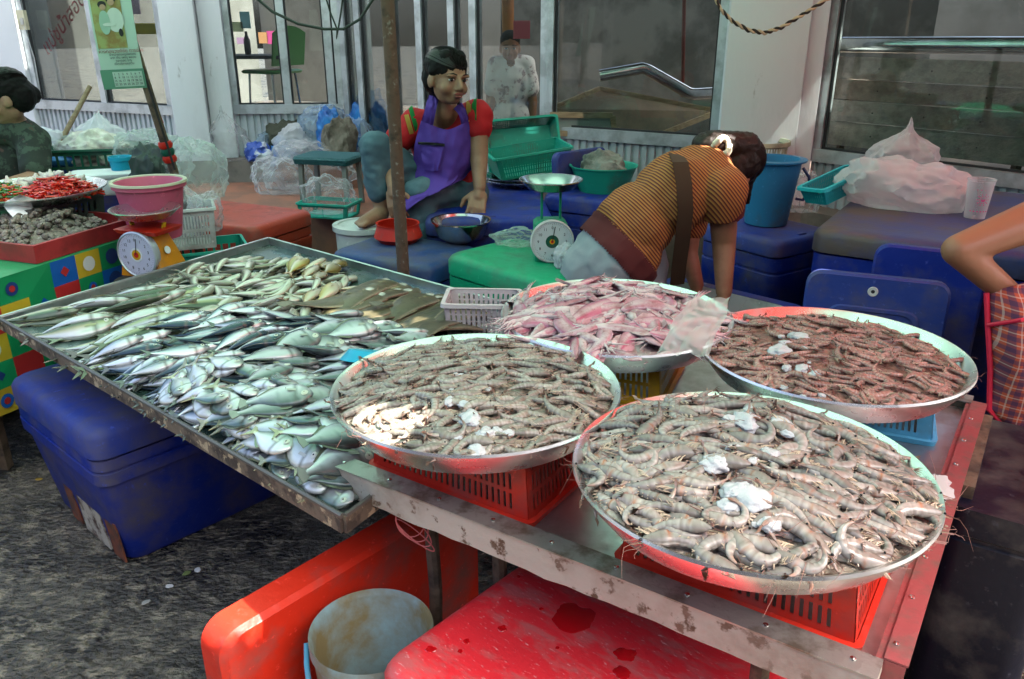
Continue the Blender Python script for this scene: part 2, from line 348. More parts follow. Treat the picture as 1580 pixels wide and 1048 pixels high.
# roof slab and side of the building so it shades what stands before it
# switch box on the left pillar, red lettering on the left pane
u, n = nrm(s0, s1); c = aty(35, 31, s1.y - .1)
mb = MB(); mb.box((0, 0, 0), (.09, .03, .15)); sb = mb.build('switch_box', m_cream, shop, (c.x, c.y, c.z), math.atan2(u.y, u.x), 0)
mb = MB(); mb.box((.012, -.019, -.01), (.03, .008, .05)); mb.build('switch_lever', m_whitep, sb, smooth=0)
mb = MB(); p0 = aty(37, 40, s1.y - .12); mb.tube([p0, p0 + Vector((.03, 0, -.25)), p0 + Vector((.02, 0, -.6))], .004, 6); mb.build('switch_wire', m_alu, shop)
u, n = nrm(s1, s2); tm = text_mesh('แม่ชูน้ำสอด', .155, m_redink, .0012, .25)
p = s1 + u * .39 * 1.0; q = Matrix((u, Vector((0, 0, 1)), n)).transposed().to_4x4()
W1g = aty(97, 38, (s1 + u * .27).y); o = ob('window_lettering', tm, W1[0]); o.matrix_world = Matrix.Translation(W1g + n * .0) @ q @ Matrix.Rotation(R(38), 4, 'Z')
# ------------------------------------------------------------------ entrance steps (terracotta)
def tier(px, py, z0, z1, name, ext=0):
    e = at(px, py, z1); u = (s8 - s2).normalized(); n = Vector((u.y, -u.x, 0)); e = Vector((e.x, e.y, 0))
    a, b = e - u * 1.6, e + u * (2.1 + ext); dd = 4.5
    mb = MB(); mb.obox(a + Vector((0, 0, z0)), b - a, -n * 1.55, (0, 0, z1 - z0)); return mb
steps = thing('entrance_steps', 'terracotta tiled steps leading up to the shop door behind the red cooler', 'steps')
tier(420, 249, .001, .585, '').build('step', m_step, steps, smooth=0)
tier(500, 330, .001, .42, '').build('step', m_step, steps, smooth=0)
tier(490, 360, .001, .25, '').build('step', m_step, steps, smooth=0)
u = (s9 - s1).normalized(); n = Vector((u.y, -u.x, 0))
mb = MB(); mb.add([(p.x, p.y, BASE - .001) for p in [s0 + n * .2, s2 + n * .2, s3 + n * .2, s5 + n * .2, s8 + n * .2, s9 + n * .2, s10 + n * .2, s11 + n * .2]] + [(p.x, p.y, 0) for p in [s0 + n * .2, s2 + n * .2, s3 + n * .2, s5 + n * .2, s8 + n * .2, s9 + n * .2, s10 + n * .2, s11 + n * .2]] + [(p.x, p.y, BASE - .001) for p in [s0 - n, s2 - n, s3 - n, s5 - n, s8 - n, s9 - n, s10 - n, s11 - n]],
       [(i, i + 1, i + 9, i + 8)[::-1] for i in range(7)] + [(i, i + 1, i + 17, i + 16) for i in range(7)])
structure(mb.build('pavement_plinth', M('plinth_concrete', (.24, .2, .17), .8, c2=(.14, .12, .1), sc=4), smooth=0))

# ------------------------------------------------------------------ overhead cloths that shade the stalls (above the picture)
def sunhit(p, z): return p + SUN_TO * ((z - p.z) / SUN_TO.z)
ZC = 2.45
def patch(px, py, z, rx, ry, rot=0):
    h = sunhit(at(px, py, z), ZC); return (h.x, h.y, rx, ry, rot)
HOLES = [patch(578, 668, .945, .105, .05, R(35)), patch(632, 628, .96, .022, .012, 0), patch(375, 925, .45, .085, .045, R(50)),
         patch(560, 452, .78, .11, .022, R(-20)), patch(620, 470, .78, .05, .02, R(10)), patch(660, 465, .78, .02, .035, 0), patch(520, 455, .78, .05, .015, R(-30)), patch(585, 483, .78, .05, .012, R(20))]
def patchy(px, py, y, rx, ry, rot=0):
    h = sunhit(aty(px, py, y), ZC); return (h.x, h.y, rx, ry, rot)
HOLES += [patchy(1138, 265, 3.0, .07, .05, 0), patchy(1112, 222, 3.05, .06, .045, 0), patchy(1256, 424, 2.56, .03, .02, 0)]
def inhole(x, y):  # openings cut in the cloth so sun lands on chosen spots
    for cx, cy, rx, ry, ro in HOLES:
        dx, dy = x - cx, y - cy; a = dx * math.cos(ro) + dy * math.sin(ro); b = -dx * math.sin(ro) + dy * math.cos(ro)
        if (a / rx) ** 2 + (b / ry) ** 2 < 1 + .25 * noise.noise((x * 30, y * 30, 0)): return True
    return False
def cloth_roof(x0, x1, y0, y1, mt, parent, sag):
    st = .022; nx, ny = int((x1 - x0) / st), int((y1 - y0) / st); vs = []; fs = []
    for j in range(ny + 1):
        for i in range(nx + 1):
            fx, fy = i / nx, j / ny; vs.append((x0 + (x1 - x0) * fx, y0 + (y1 - y0) * fy, ZC + sag * (4 * (fx - .5) ** 2 + 4 * (fy - .5) ** 2 - 1) * .5))
    for j in range(ny):
        for i in range(nx):
            x, y = x0 + (x1 - x0) * (i + .5) / nx, y0 + (y1 - y0) * (j + .5) / ny
            if not inhole(x, y): k = j * (nx + 1) + i; fs.append((k, k + 1, k + nx + 2, k + nx + 1))
    mb = MB(); mb.add(vs, fs); return mb.build('awning_cloth', mt, parent)
m_gcloth = M('green_awning_cloth', (.24, .46, .36), .8, translu=.36); m_rcloth = M('red_awning_cloth', (.55, .07, .06), .8, translu=.22)
aw = thing('awning', 'rusty steel pole rising behind the fish tray, holding the green awning overhead', 'awning pole')
cloth_roof(-1.5, .96, .42, 5.0, m_gcloth, aw, .1)
pb = at(622, 414, .68); pt = aty(596, -30, pb.y); dirp = (pt - pb) / (pt.z - pb.z)
mb = MB(); pp = [pb + dirp * (z - pb.z) for z in (0.0, .5, 1.0, 1.5, 2.0, ZC - .06)]
mb.tube(pp, .0255, 14); mb.build('pole', m_rust, aw)
aw2 = thing('awning', 'red awning cloth stretched above the right-hand shrimp trays, outside the picture', 'awning')
cloth_roof(.925, 3.3, .42, 3.87, m_rcloth, aw2, .08).location.z = .03
for x, y in ((3.2, .5), (3.2, 3.2), (1.5, .3)):
    mb = MB(); mb.tube([(x, y, 0), (x, y, ZC + .03)], .022, 10); mb.build('pole', m_rust, aw2)
aw3 = thing('awning', 'added green awning cloth shading the left table, unseen above the view', 'awning')  # added unseen cloth that keeps the sun off the left table
cloth_roof(-3.5, -1.46, 3.1, 5.4, m_gcloth, aw3, .08).location.z = .03
for x, y in ((-3.4, 3.2), (-3.4, 5.3)): mb = MB(); mb.tube([(x, y, 0), (x, y, ZC + .03)], .022, 10); mb.build('pole', m_rust, aw3)
aw4 = thing('awning', 'small added green cloth closing the sun gap beside the pillar, unseen', 'awning'); cloth_roof(.95, 2.25, 3.84, 4.6, m_gcloth, aw4, .05).location.z = .06  # added to block sun slipping between the green and red cloths
mb = MB(); mb.tube([(1.26, 4.55, ZC + .05), (1.4, 4.95, ZC + .12)], .015, 8); mb.build('wall_bracket', m_rust, aw4)
# added pale awning, unseen, shading the steps and whitening light on the front
aw5 = thing('added_steps_awning', 'added pale awning cloth shading the steps and shop front, unseen', 'awning'); mb = MB(); li = [s0, s1, s2, s3, s5, s8, s9]; nn_ = Vector((-.42, -.9, 0))
mb.sheet([[(q.x + nn_.x * .02, q.y + nn_.y * .02, 3.04) for q in li], [(q.x + nn_.x * 1.5, q.y + nn_.y * 1.5, 2.62) for q in li]]); mb.build('awning_cloth', M('pale_awning_cloth', (.6, .68, .74), .8, translu=.4), aw5)
for q in (s1, s5): e0, e1 = Vector((q.x + nn_.x * .03, q.y + nn_.y * .03, 2.6)), Vector((q.x + nn_.x * 1.45, q.y + nn_.y * 1.45, 2.61)); mb = MB(); mb.tube([e0, e1], .015, 8); mb.build('awning_arm', m_alu, aw5)

# ------------------------------------------------------------------ the row of shops across the street, behind the camera (it shades and is mirrored in the glass)
opp = thing('shophouse_row', 'row of plain shophouses across the street, behind the viewer', 'building')
m_opp = M('grey_render', (.3, .29, .27), .85, c2=(.2, .2, .19), sc=1.2); mb = MB(); mb.obox((-16, -6.3, 0), (32, 0, 0), (0, -.3, 0), (0, 0, 5.2)); mb.build('wall', m_opp, opp, smooth=0)
for k in range(8):
    x = -14 + k * 4
    for z0, z1, mt_ in ((.02, 2.6, m_dark), (3.3, 4.5, m_dark)): mb = MB(); mb.obox((x - 1.4, -6.28, z0), (2.8, 0, 0), (0, .03, 0), (0, 0, z1 - z0)); mb.build('shutter' if z0 < 1 else 'upper_window', mt_, opp, smooth=0)
    mb = MB(); mb.obox((x - 1.7, -6.25, 2.75), (3.4, 0, 0), (0, 1.3, -.3), (0, 0, .05)); mb.build('street_awning', [m_white, m_bluetarp, m_redback, m_white][k % 4], opp, smooth=0)
# ------------------------------------------------------------------ builders for the plastic goods
def cooler(name, label, loc, rz, w, d, h, mt, lid=None, taper=.88, group=None, lidh=.09, r=.05, cat='cooler', latch=True):
    """insulated box: tapered body with a rim band, thick lid with rounded edges"""
    t = thing(name, label, cat, loc, rz, group); b = MB(); hb = h - lidh
    a, c = w / 2, d / 2
    b.loft([(0, a * taper - .012, c * taper - .012, r), (.015, a * taper, c * taper, r), (hb * .78, a * (taper + (1 - taper) * .72), c * (taper + (1 - taper) * .72), r), (hb * .785, a * .985, c * .985, r),
            (hb * .88, a * .99, c * .99, r), (hb * .885, a * .965, c * .965, r), (hb * .9, a * .965, c * .965, r), (hb * .905, a * .985, c * .985, r), (hb - .004, a * .985, c * .985, r)])
    b.build('body', mt, t)
    if lid:
        l = MB(); l.loft([(hb, a * .975, c * .975, r), (hb + .006, a, c, r * 1.1), (hb + lidh * .68, a, c, r * 1.1), (hb + lidh * .86, a - .008, c - .008, r * 1.1), (hb + lidh * .95, a - .02, c - .02, r * 1.1), (hb + lidh, a - .05, c - .05, r)])
        L = l.build('lid', lid, t)
        if latch:
            k = MB(); k.loft([(0, .03, .012, .011), (.008, .026, .009, .008)]); q = k.build('handle_grip', mt, L, (0, -c + .04, hb + lidh - .004))
    return t
def slotbasket(name, label, loc, rz, w, d, h, mt, inv=False, cols=(18, 14), rows=3, grow=1.12, cat='basket', group=None, bottom=True, th=.003, gap=.45):
    """plastic basket: four slotted walls, a base and a turned rim (inv: standing upside down)"""
    t = thing(name, label, cat, loc, rz, group); a, c = w / 2, d / 2
    zb, zt = (h, 0) if inv else (0, h)                 # small end is the base
    sm = [(-a / grow, -c / grow), (a / grow, -c / grow), (a / grow, c / grow), (-a / grow, c / grow)]; bg_ = [(-a, -c), (a, -c), (a, c), (-a, c)]
    for k in range(4):
        k2 = (k + 1) % 4; nc = cols[k % 2]; us = [0, .07]; hol = []
        for i in range(nc):
            u0 = .07 + .86 * i / nc; us += [u0 + .86 / nc * gap, u0 + .86 / nc]
        us += [1]; vs = [0, .1]
        for j in range(rows): v0 = .1 + .8 * j / rows; vs += [v0 + .8 / rows * .8, v0 + .8 / rows]
        vs += [1]
        b = MB(); A, B = sm[k] + (zb,), sm[k2] + (zb,); D_, C_ = bg_[k] + (zt,), bg_[k2] + (zt,)
        b.slots(A, B, C_, D_, us, vs, lambda i, j: (i >= 1 and i < 2 * nc + 1 and (i - 1) % 2 == 0 and j >= 1 and j < 2 * rows + 1 and (j - 1) % 2 == 0), th)
        b.build('slotted_wall', mt, t, smooth=0)
    if bottom:
        b = MB(); z = zb + (-.003 if inv else .003); b.loft([(z - .0035, a / grow - .001, c / grow - .001, .01), (z + .0035, a / grow - .001, c / grow - .001, .01)]); b.build('base', mt, t)
    b = MB(); s_ = 1 if not inv else -1
    z0 = zt; prof = [(a - .003, c - .003, 0), (a + .01, c + .01, 0), (a + .012, c + .012, -.012 * s_), (a + .002, c + .002, -.013 * s_), (a - .001, c - .001, -.005 * s_)]
    b.rings([[(x, y, z0 + dz) for x, y in rrect(hw, hd, .018)] for hw, hd, dz in prof + prof[:1]], 0, False, False); b.build('rim', mt, t)
    return t
def lathe_thing(name, label, cat, prof, mt, loc, n=56, rz=0, tilt=None, group=None, cap0=True):
    b = MB(); b.lathe(prof, n, cap0=cap0); o = b.build(name, mt, None, loc, rz); tag(o, label, cat, group)
    if tilt: o.rotation_euler = tilt
    return o

# ------------------------------------------------------------------ the two stall tables
tA, tB, tD = at(0, 490, .70), at(415, 368, .70), at(530, 795, .70); tC = tD + tB - tA
ft = thing('fish_tray_table', 'shallow metal fish display tray with flaking rusty edge on thin legs', 'display tray', (0, 0, 0))
FZ = .672
b = MB(); b.add([(p.x, p.y, FZ) for p in (tA, tD, tC, tB)] + [(p.x, p.y, FZ - .004) for p in (tA, tD, tC, tB)], [(0, 1, 2, 3), (7, 6, 5, 4)]); b.build('tray_floor', M('wet_green_sheet', (.1, .2, .16), .18, .6, c2=(.2, .24, .22), sc=6, rvar=.15), ft, smooth=0)
cen = (tA + tC) / 2
for p, q, mt in ((tA, tD, m_flaky), (tD, tC, m_flaky), (tC, tB, m_sheet), (tB, tA, m_sheet)):
    u = (q - p).normalized(); n = Vector((u.y, -u.x, 0)); b = MB()
    b.obox(Vector((p.x, p.y, FZ - .012)) - u * .002, (q - p) + u * .0, n * .008, (0, 0, .04)); r_ = b.build('tray_rim', mt, ft, smooth=0)
    b = MB(); b.tube([Vector((p.x, p.y, .7)) + n * .004, Vector((q.x, q.y, .7)) + n * .004], .006, 6); b.build('rolled_edge', m_sheet if mt is m_sheet else M('dark_edge', (.16, .15, .13), .5, .4), r_)
for fx, fy in ((.06, .3), (.06, .9), (.9, .9), (.93, .3), (.5, .9)):
    p = tA + (tD - tA) * fx + (tB - tA) * fy; b = MB(); b.tube([(p.x, p.y, 0), (p.x, p.y, FZ - .0045)], .014, 8); b.build('leg', m_oldwood, ft)

T1, T2, T3 = at(515, 705, .74), at(1360, 1030, .74), at(1500, 620, .74); T4 = T1 + T3 - T2
TU, TV = (T2 - T1), (T4 - T1); tu, tv = TU.normalized(), TV.normalized(); TZ = .722
st = thing('shrimp_table', 'low metal-topped stall table with riveted edges under the shrimp trays', 'table')
b = MB(); q4 = [T1, T2, T3, T4]; b.add([(p.x, p.y, TZ) for p in q4] + [(p.x, p.y, TZ - .006) for p in q4], [(0, 1, 2, 3), (7, 6, 5, 4), (0, 4, 5, 1), (1, 5, 6, 2), (2, 6, 7, 3), (3, 7, 4, 0)]); b.build('table_top', m_sheet, st, smooth=0)
m_frontbar = M('whitewashed_wood_edge', (.5, .46, .38), .8, c2=(.12, .07, .04), sc=24, lo=.57, hi=.63, c3=(.33, .26, .2), sc3=7, lo3=.45, hi3=.7, bump=.5, bsc=60, bd=.004)
m_angle = M('worn_metal_angle', (.42, .42, .38), .42, .7, c2=(.2, .17, .13), sc=14, lo=.5, hi=.65, bump=.15)
m_redlit_angle = M('red_lit_angle', (.4, .1, .1), .45, .3, c2=(.22, .13, .11), sc=14, lo=.5, hi=.65, bump=.15)  # metal angle coloured red for the light under the red awning
nu, nv = Vector((tu.y, -tu.x, 0)), Vector((-tv.y, tv.x, 0)) * -1
def edge(p, q, n, m_side, m_top, seed, h=.062):
    u = (q - p).normalized(); b = MB(); K = 26
    rs = []
    for i in range(K + 1):                         # slightly uneven timber with a chewed lower edge
        c = p + (q - p) * (i / K); w1 = .006 * fbm((i * .7, seed, 0)); w2 = .004 * fbm((i * .9, seed, 3))
        rs.append([Vector((c.x, c.y, 0)) + n * (.028 + w2) + Vector((0, 0, .74 - h + w1)), Vector((c.x, c.y, 0)) + n * .03 + Vector((0, 0, .739)), Vector((c.x, c.y, 0)) - n * .012 + Vector((0, 0, .739)), Vector((c.x, c.y, 0)) - n * .01 + Vector((0, 0, .74 - h))])
    b.rings(rs); e = b.build('edge_board', m_side, st, smooth=30)
    b = MB(); b.obox(Vector((p.x, p.y, .7402)) + n * .033, q - p, -n * (.048 if m_top is m_angle else .034), (0, 0, .003)); b.build('edge_strip', m_top, e, smooth=0)
    L = (q - p).length
    for i in range(int(L / .13) + 1):
        c = p + u * (.04 + i * .13) + n * .009
        if (c - p).length > L: break
        b = MB(); b.lathe([(.0052, 0), (.0045, .002), (.002, .0032)], 8, cap1=True); ob('rivet', b.mesh('rivet', m_steel), e, (c.x, c.y, .7433))
edge(T1, T2, nu, m_frontbar, m_angle, 1); edge(T2 + tv * .02, T3, -Vector((-tv.y, tv.x, 0)), m_redlit_angle, m_redlit_angle, 5, .05); edge(T3, T4, -nu, m_oldwood, m_angle, 9); edge(T4, T1 + tv * .03, Vector((-tv.y, tv.x, 0)), m_oldwood, m_angle, 12, .02)
for px, py in ((588, 775), (700, 815), (1170, 985)):
    p = at(px, py, .68) + nu * (-.03 if px > 1000 else -.15); b = MB(); b.tube([(p.x, p.y, TZ - .0065), (p.x + .01, p.y + .005, .35), (p.x, p.y, 0)], .0165, 9); b.build('leg', m_oldwood, st)
for p in (T3 - tu * .06 - tv * .06, T4 + tu * .1 - tv * .08):
    b = MB(); b.tube([(p.x, p.y, TZ - .0065), (p.x, p.y, 0)], .018, 9); b.build('leg', m_oldwood, st)

# baskets turned over as stands, and the round trays on them
rzT = math.atan2(tu.y, tu.x)
def on_table(corner, w, d, side=1):          # near right corner of a basket aligned with the table
    return corner - tu * (w / 2) + tv * (d / 2)
BH = .152
def stand(label, px, py, w, d, mt, rot=0, cols=(24, 16), name='basket'):
    c = on_table(at(px, py, TZ), w, d); return slotbasket(name, label, (c.x, c.y, TZ + .0005), rzT + rot, w, d, BH, mt, True, cols, 3, 1.1, group='baskets turned over as tray stands')
stand('red slotted basket turned upside down under the middle grey shrimp tray', 815, 812, .40, .27, m_redb)
stand('red slotted basket turned upside down under the nearest large shrimp tray', 1316, 1003, .40, .27, m_redb)
stand('yellow slotted basket turned upside down under the squid tray', 992, 636, .30, .30, m_yel, R(12), (18, 18))
stand('sky blue slotted basket turned upside down under the small reddish shrimp tray', 1416, 692, .36, .28, m_skyb, R(10))
TR = .288; TB = TZ + BH + .001; TD = .055
TRAYS = dict(front=(.395, 1.181), mid=(-.073, 1.507), right=(.724, 1.703), squid=(.265, 1.952))
tprof = [(.001, .004), (.246, .004), (.252, .008), (TR - .004, TD), (TR + .004, TD + .004), (TR + .006, TD - .001), (TR + .001, TD - .012), (.256, .001), (.247, 0), (.001, 0)]
TLAB = dict(front='round aluminium tray nearest the camera heaped with large orange-banded shrimp', mid='round aluminium tray of grey shrimp standing on a red basket beside the fish',
            right='round aluminium tray of small reddish shrimp at the right edge', squid='round aluminium tray of pink squid standing on a yellow basket')
for k, (x, y) in TRAYS.items():
    o = lathe_thing('round_tray', TLAB[k], 'tray', tprof, m_alum_tray, (x, y, TB), 96, group='round aluminium trays', cap0=False)

# ------------------------------------------------------------------ sea creatures
def creature(name, rings_, cols, mats, extra=None, m=0):
    """rings_: list of closed rings with a colour per vertex"""
    b = MB(); b.rings(rings_, 0, True, True); C = [c for r in cols for c in r]
    if extra: extra(b, C)
    me = b.mesh(name, mats, 60); vcol(me, np.array(C, np.float32)); return me
def mixc(a, b, t): t = max(0, min(1, t)); return tuple(x + (y - x) * t for x, y in zip(a, b))
def interp(t, xs, ys): return float(np.interp(t, xs, ys))
FS = [0, .03, .08, .16, .3, .48, .66, .8, .92, 1.0]
SH = dict(mack=[.06, .3, .52, .76, .97, 1, .76, .44, .2, .15], bream=[.08, .34, .6, .85, 1, .97, .72, .4, .2, .2], small=[.08, .36, .6, .85, 1, .92, .7, .45, .28, .24])
def fish(name, L, hh, ww, shape, colf, bend=0., tail='fork', fin=.5, mats=None, eye=.085, sag=0.):
    nR, nS = 20, 14; rs = []; cs = []
    def pos(s, y, z):
        return (L * (.5 - s * .84), y + bend * L * ((s - .45) ** 2 - .08), z + sag * L * (.1 - (s - .45) ** 2))
    for i in range(nR):
        s = i / (nR - 1); h = hh * interp(s, FS, SH[shape]); w_ = ww * interp(s, FS, [.08, .36, .6, .85, 1, .95, .7, .4, .18, .12]); r = []; c = []
        for j in range(nS):
            a = 2 * math.pi * j / nS; y = h * math.sin(a); z = w_ * math.copysign(abs(math.cos(a)) ** .85, math.cos(a)); r.append(pos(s, y, z)); c.append(colf(s, math.sin(a)))
        rs.append(r); cs.append(c)
    def extra(b, C):
        hb = hh * interp(1, FS, SH[shape])
        def plate(pts, col, th=.0012):
            n = len(pts); vs = [(x, y, z + th) for x, y, z in pts] + [(x, y, z - th) for x, y, z in pts]
            b.add(vs, [tuple(range(n)), tuple(range(n, 2 * n))[::-1]] + [(i, i + n, (i + 1) % n + n, (i + 1) % n) for i in range(n)]); C.extend([col] * (2 * n))
        tc = colf(1, .3); tc = mixc(tc, (.3, .28, .2), .4); T = lambda dx, y: (pos(1, 0, 0)[0] - dx * L, pos(1, 0, 0)[1] + y, pos(1, 0, 0)[2])
        if tail == 'fork': plate([T(-.015, hb), T(.09, hh * .62), T(.13, hh * .74), T(.055, 0), T(.13, -hh * .74), T(.09, -hh * .62), T(-.015, -hb)], tc)
        else: plate([T(-.015, hb), T(.08, hh * .45), T(.095, 0), T(.08, -hh * .45), T(-.015, -hb)], tc)
        fc = mixc(colf(.5, .9), (.3, .28, .15), .4)
        for sg, s0_, s1_, k in ((1, .3, .78, fin), (-1, .55, .82, fin * .8)):
            top = []; bot = []
            for i in range(6):
                s = lerp(s0_, s1_, i / 5); h = hh * interp(s, FS, SH[shape]); e = [.5, 1, .75, .55, .4, .25][i] * k * hh * .45
                bot.append(pos(s, sg * h * .9, 0)); top.append(pos(s + .03, sg * (h + e), 0))
            pts = bot + top[::-1]; plate(pts if sg < 0 else pts[::-1], fc, .0009)
        for sz in (1, -1):
            s = eye + .045; h = hh * interp(s, FS, SH[shape]); w_ = ww * interp(s, FS, [.08, .36, .6, .85, 1, .95, .7, .4, .18, .12]); re = hh * .23 if shape != 'small' else hh * .27
            ex, ey, ez = pos(s, h * .22, sz * w_ * .985)
            for rr, zz, mm in ((re, .0012, 1), (re * .55, .0026, 2)):
                k = 10; vs = [(ex + rr * math.cos(2 * math.pi * j / k), ey + rr * math.sin(2 * math.pi * j / k), ez + sz * zz * .4) for j in range(k)] + [(ex, ey, ez + sz * (zz + rr * .25))]
                fs = [(j, (j + 1) % k, k) if sz > 0 else ((j + 1) % k, j, k) for j in range(k)]; b.add(vs, fs, mm); C.extend([(.1, .1, .1)] * len(vs))
            # pectoral fin and gill slit
            x0, y0, z0 = pos(.25, -hh * .1, sz * ww * .98); fpt = [(x0, y0 + hh * .12, z0), (x0 - L * .1, y0 + hh * .1, z0 + sz * .004), (x0 - L * .12, y0 - hh * .12, z0 + sz * .003), (x0, y0 - hh * .08, z0)]
            b.add(fpt + fpt, [(0, 1, 2, 3), (7, 6, 5, 4)]); C.extend([mixc(colf(.4, 0), (.4, .35, .2), .4)] * 8)
    return creature(name, rs, cs, mats or [m_fish, m_eyew, m_eyeb], extra)
m_fish = M('fish_skin', vcol=True, rough=.27, metal=.4, rnd=.16, c2=(.1, .11, .1), sc=55, lo=.64, hi=.95, bump=.1, bsc=260, bd=.003, spec=.55, coat=.3)
m_sole = M('sole_skin', vcol=True, rough=.45, rnd=.2, c2=(.05, .04, .025), sc=40, lo=.5, hi=.75, bump=.25, bsc=200, bd=.003, coat=.2)
m_eyew = M('fish_eye_ring', (.62, .6, .5), .2, .3); m_eyeb = M('fish_pupil', (.01, .01, .012), .08)
def c_mack(s, v):
    if v > .2: c = mixc((.02, .045, .065), (.05, .09, .11), (1 - v) * 1.5); c = mixc(c, (.015, .03, .05), .8 if (math.sin(s * 60) > .45 and v > .45) else 0)
    elif v > -.12: c = mixc((.5, .56, .62), (.05, .09, .12), (v + .12) / .32)
    else: c = mixc((.78, .79, .8), (.5, .56, .6), v + .6)
    if abs(s - .24) < .025: c = mixc(c, (.16, .11, .1), .7)
    return mixc(c, (.1, .12, .12), .55) if s < .14 else c
def c_scad(s, v):
    if v > .3: c = (.09, .12, .075)
    elif v > -.05: c = mixc((.5, .5, .26), (.1, .14, .09), (v + .05) / .35)
    else: c = mixc((.7, .72, .68), (.52, .54, .42), v + .75)
    if abs(s - .25) < .025: c = mixc(c, (.14, .13, .1), .75)
    return mixc(c, (.28, .28, .2), .6) if s < .15 else c
def c_small(s, v):
    c = mixc((.66, .63, .52), (.24, .23, .15), (v + .15) / .9)
    return mixc(c, (.3, .26, .16), .4) if s < .12 else c
def c_yel(s, v):
    c = mixc((.68, .6, .45), (.42, .3, .08), (v + .5) / 1.1); return mixc(c, (.55, .2, .06), .6) if abs(v - .25) < .16 else c
def c_bream(s, v):
    c = mixc((.6, .62, .62), (.09, .12, .115), (v + .35) / 1.15)
    c = mixc(c, (.16, .2, .19), .4) if math.sin(s * 26) > .65 and v > -.1 else c
    if abs(s - .27) < .026: c = mixc(c, (.1, .11, .1), .75)
    return mixc(c, (.3, .33, .32), .5) if s < .16 else c
def c_pale(s, v):
    c = mixc((.72, .75, .75), (.1, .17, .15), (v + .2) / 1.0); c = mixc(c, (.5, .45, .1), .5) if s > .93 else c
    c = mixc(c, (.12, .13, .11), .7) if abs(s - .25) < .024 else c
    return mixc(c, (.5, .5, .45), .4) if s < .2 else c
def c_sole(s, v): return mixc((.12, .1, .05), (.09, .07, .035), abs(v)) if abs(v) < .85 else (.3, .2, .14)
KM = [fish('mackerel', .175, .0235, .0135, 'mack', c_mack, b_, 'fork', .35, sag=s_) for b_, s_ in ((.12, 0), (-.15, .15), (.35, .3), (-.35, -.1))]
KS = [fish('scad', .27, .034, .017, 'mack', c_scad, b_, 'fork', .35, sag=s_) for b_, s_ in ((.1, 0), (-.16, .2), (.22, .1))]
KL = [fish('small_fish', .165, .0175, .0125, 'small', c_small, b_, 'fork', .4, sag=s_) for b_, s_ in ((.2, 0), (-.3, .25), (.55, .2), (-.6, .1))]
KY = [fish('yellow_fish', .17, .028, .015, 'bream', c_yel, b_, 'fork', .5) for b_ in (.1, -.15)]
KB = [fish('grey_bream', .185, .042, .0145, 'bream', c_bream, b_, 'fan', .45, sag=s_) for b_, s_ in ((.1, 0), (-.12, .12), (.2, .1))]
KP = [fish('pale_jack', .145, .032, .0115, 'bream', c_pale, b_, 'fork', .4, sag=s_) for b_, s_ in ((.1, 0), (-.2, .15), (.25, .1))]
KO = [fish('sole', .42, .062, .012, 'small', c_sole, b_, 'fan', .15, [m_sole, m_eyew, m_eyeb], sag=s_) for b_, s_ in ((.08, -.1), (-.18, .25), (.3, .2))]

class Pile:
    """heights of a growing heap: each piece comes to rest on what lies below it"""
    def __init__(s, x0, x1, y0, y1, res, f):
        s.x0, s.y0, s.res = x0, y0, res; s.nx, s.ny = int((x1 - x0) / res) + 2, int((y1 - y0) / res) + 2
        X = x0 + np.arange(s.nx) * res; Yv = y0 + np.arange(s.ny) * res
        s.h = np.array([[f(x, y) for x in X] for y in Yv])
    def idx(s, x, y): return np.clip(((y - s.y0) / s.res).astype(int), 0, s.ny - 1), np.clip(((x - s.x0) / s.res).astype(int), 0, s.nx - 1)
    def height(s, x, y): i, j = s.idx(np.array([x]), np.array([y])); return float(s.h[i, j][0])
    def rest(s, V, x, y, yaw, roll=0., maxt=.45, q=.8, sink=0., inside=None, commit=True, tol=.04):
        c, sn = math.cos(yaw), math.sin(yaw); Rr = np.array(Matrix.Rotation(roll, 3, 'X')); V0 = V @ Rr.T
        X = V0[:, 0] * c - V0[:, 1] * sn; Yv = V0[:, 0] * sn + V0[:, 1] * c
        if inside is not None and np.mean([not inside(x + a, y + b_) for a, b_ in zip(X[::3], Yv[::3])]) > tol: return None
        i, j = s.idx(x + X, y + Yv); h = s.h[i, j]
        A = np.c_[np.ones(len(X)), X, Yv]; co = np.linalg.lstsq(A, h, rcond=None)[0]; g = co[1:]; k = np.linalg.norm(g)
        if k > maxt: g = g * maxt / k
        n = Vector((-g[0], -g[1], 1)).normalized(); Q = np.array(Vector((0, 0, 1)).rotation_difference(n).to_matrix())
        Rm = Q @ np.array(Matrix.Rotation(yaw, 3, 'Z')) @ Rr; W = V @ Rm.T
        i, j = s.idx(x + W[:, 0], y + W[:, 1]); z0 = np.quantile(s.h[i, j] - W[:, 2], q) - sink
        if commit:
            for di in (0, 1):
                for dj in (0, 1):
                    np.maximum.at(s.h, (np.clip(i + di, 0, s.ny - 1), np.clip(j + dj, 0, s.nx - 1)), W[:, 2] + z0 - .001)
        return Matrix.Translation((x, y, z0)) @ Matrix(Rm.tolist()).to_4x4()
VC = {}
def vsub(me):
    if me.name not in VC:
        v = verts(me); VC[me.name] = v
    return VC[me.name]
def in_poly(x, y, P):
    c = False; n = len(P)
    for i in range(n):
        x1, y1 = P[i]; x2, y2 = P[(i + 1) % n]
        if (y1 > y) != (y2 > y) and x < (x2 - x1) * (y - y1) / (y2 - y1) + x1: c = not c
    return c
quad = [(p.x, p.y) for p in (tA + (tD - tA) * .012 + (tB - tA) * .012, tD - (tD - tA) * .012 + (tB - tA) * .012, tC - (tD - tA) * .012 - (tB - tA) * .012, tB + (tD - tA) * .012 - (tB - tA) * .012)]
infish = lambda x, y: in_poly(x, y, quad)
fp = Pile(-1.8, .4, 1.3, 3.75, .006, lambda x, y: FZ + .0005)
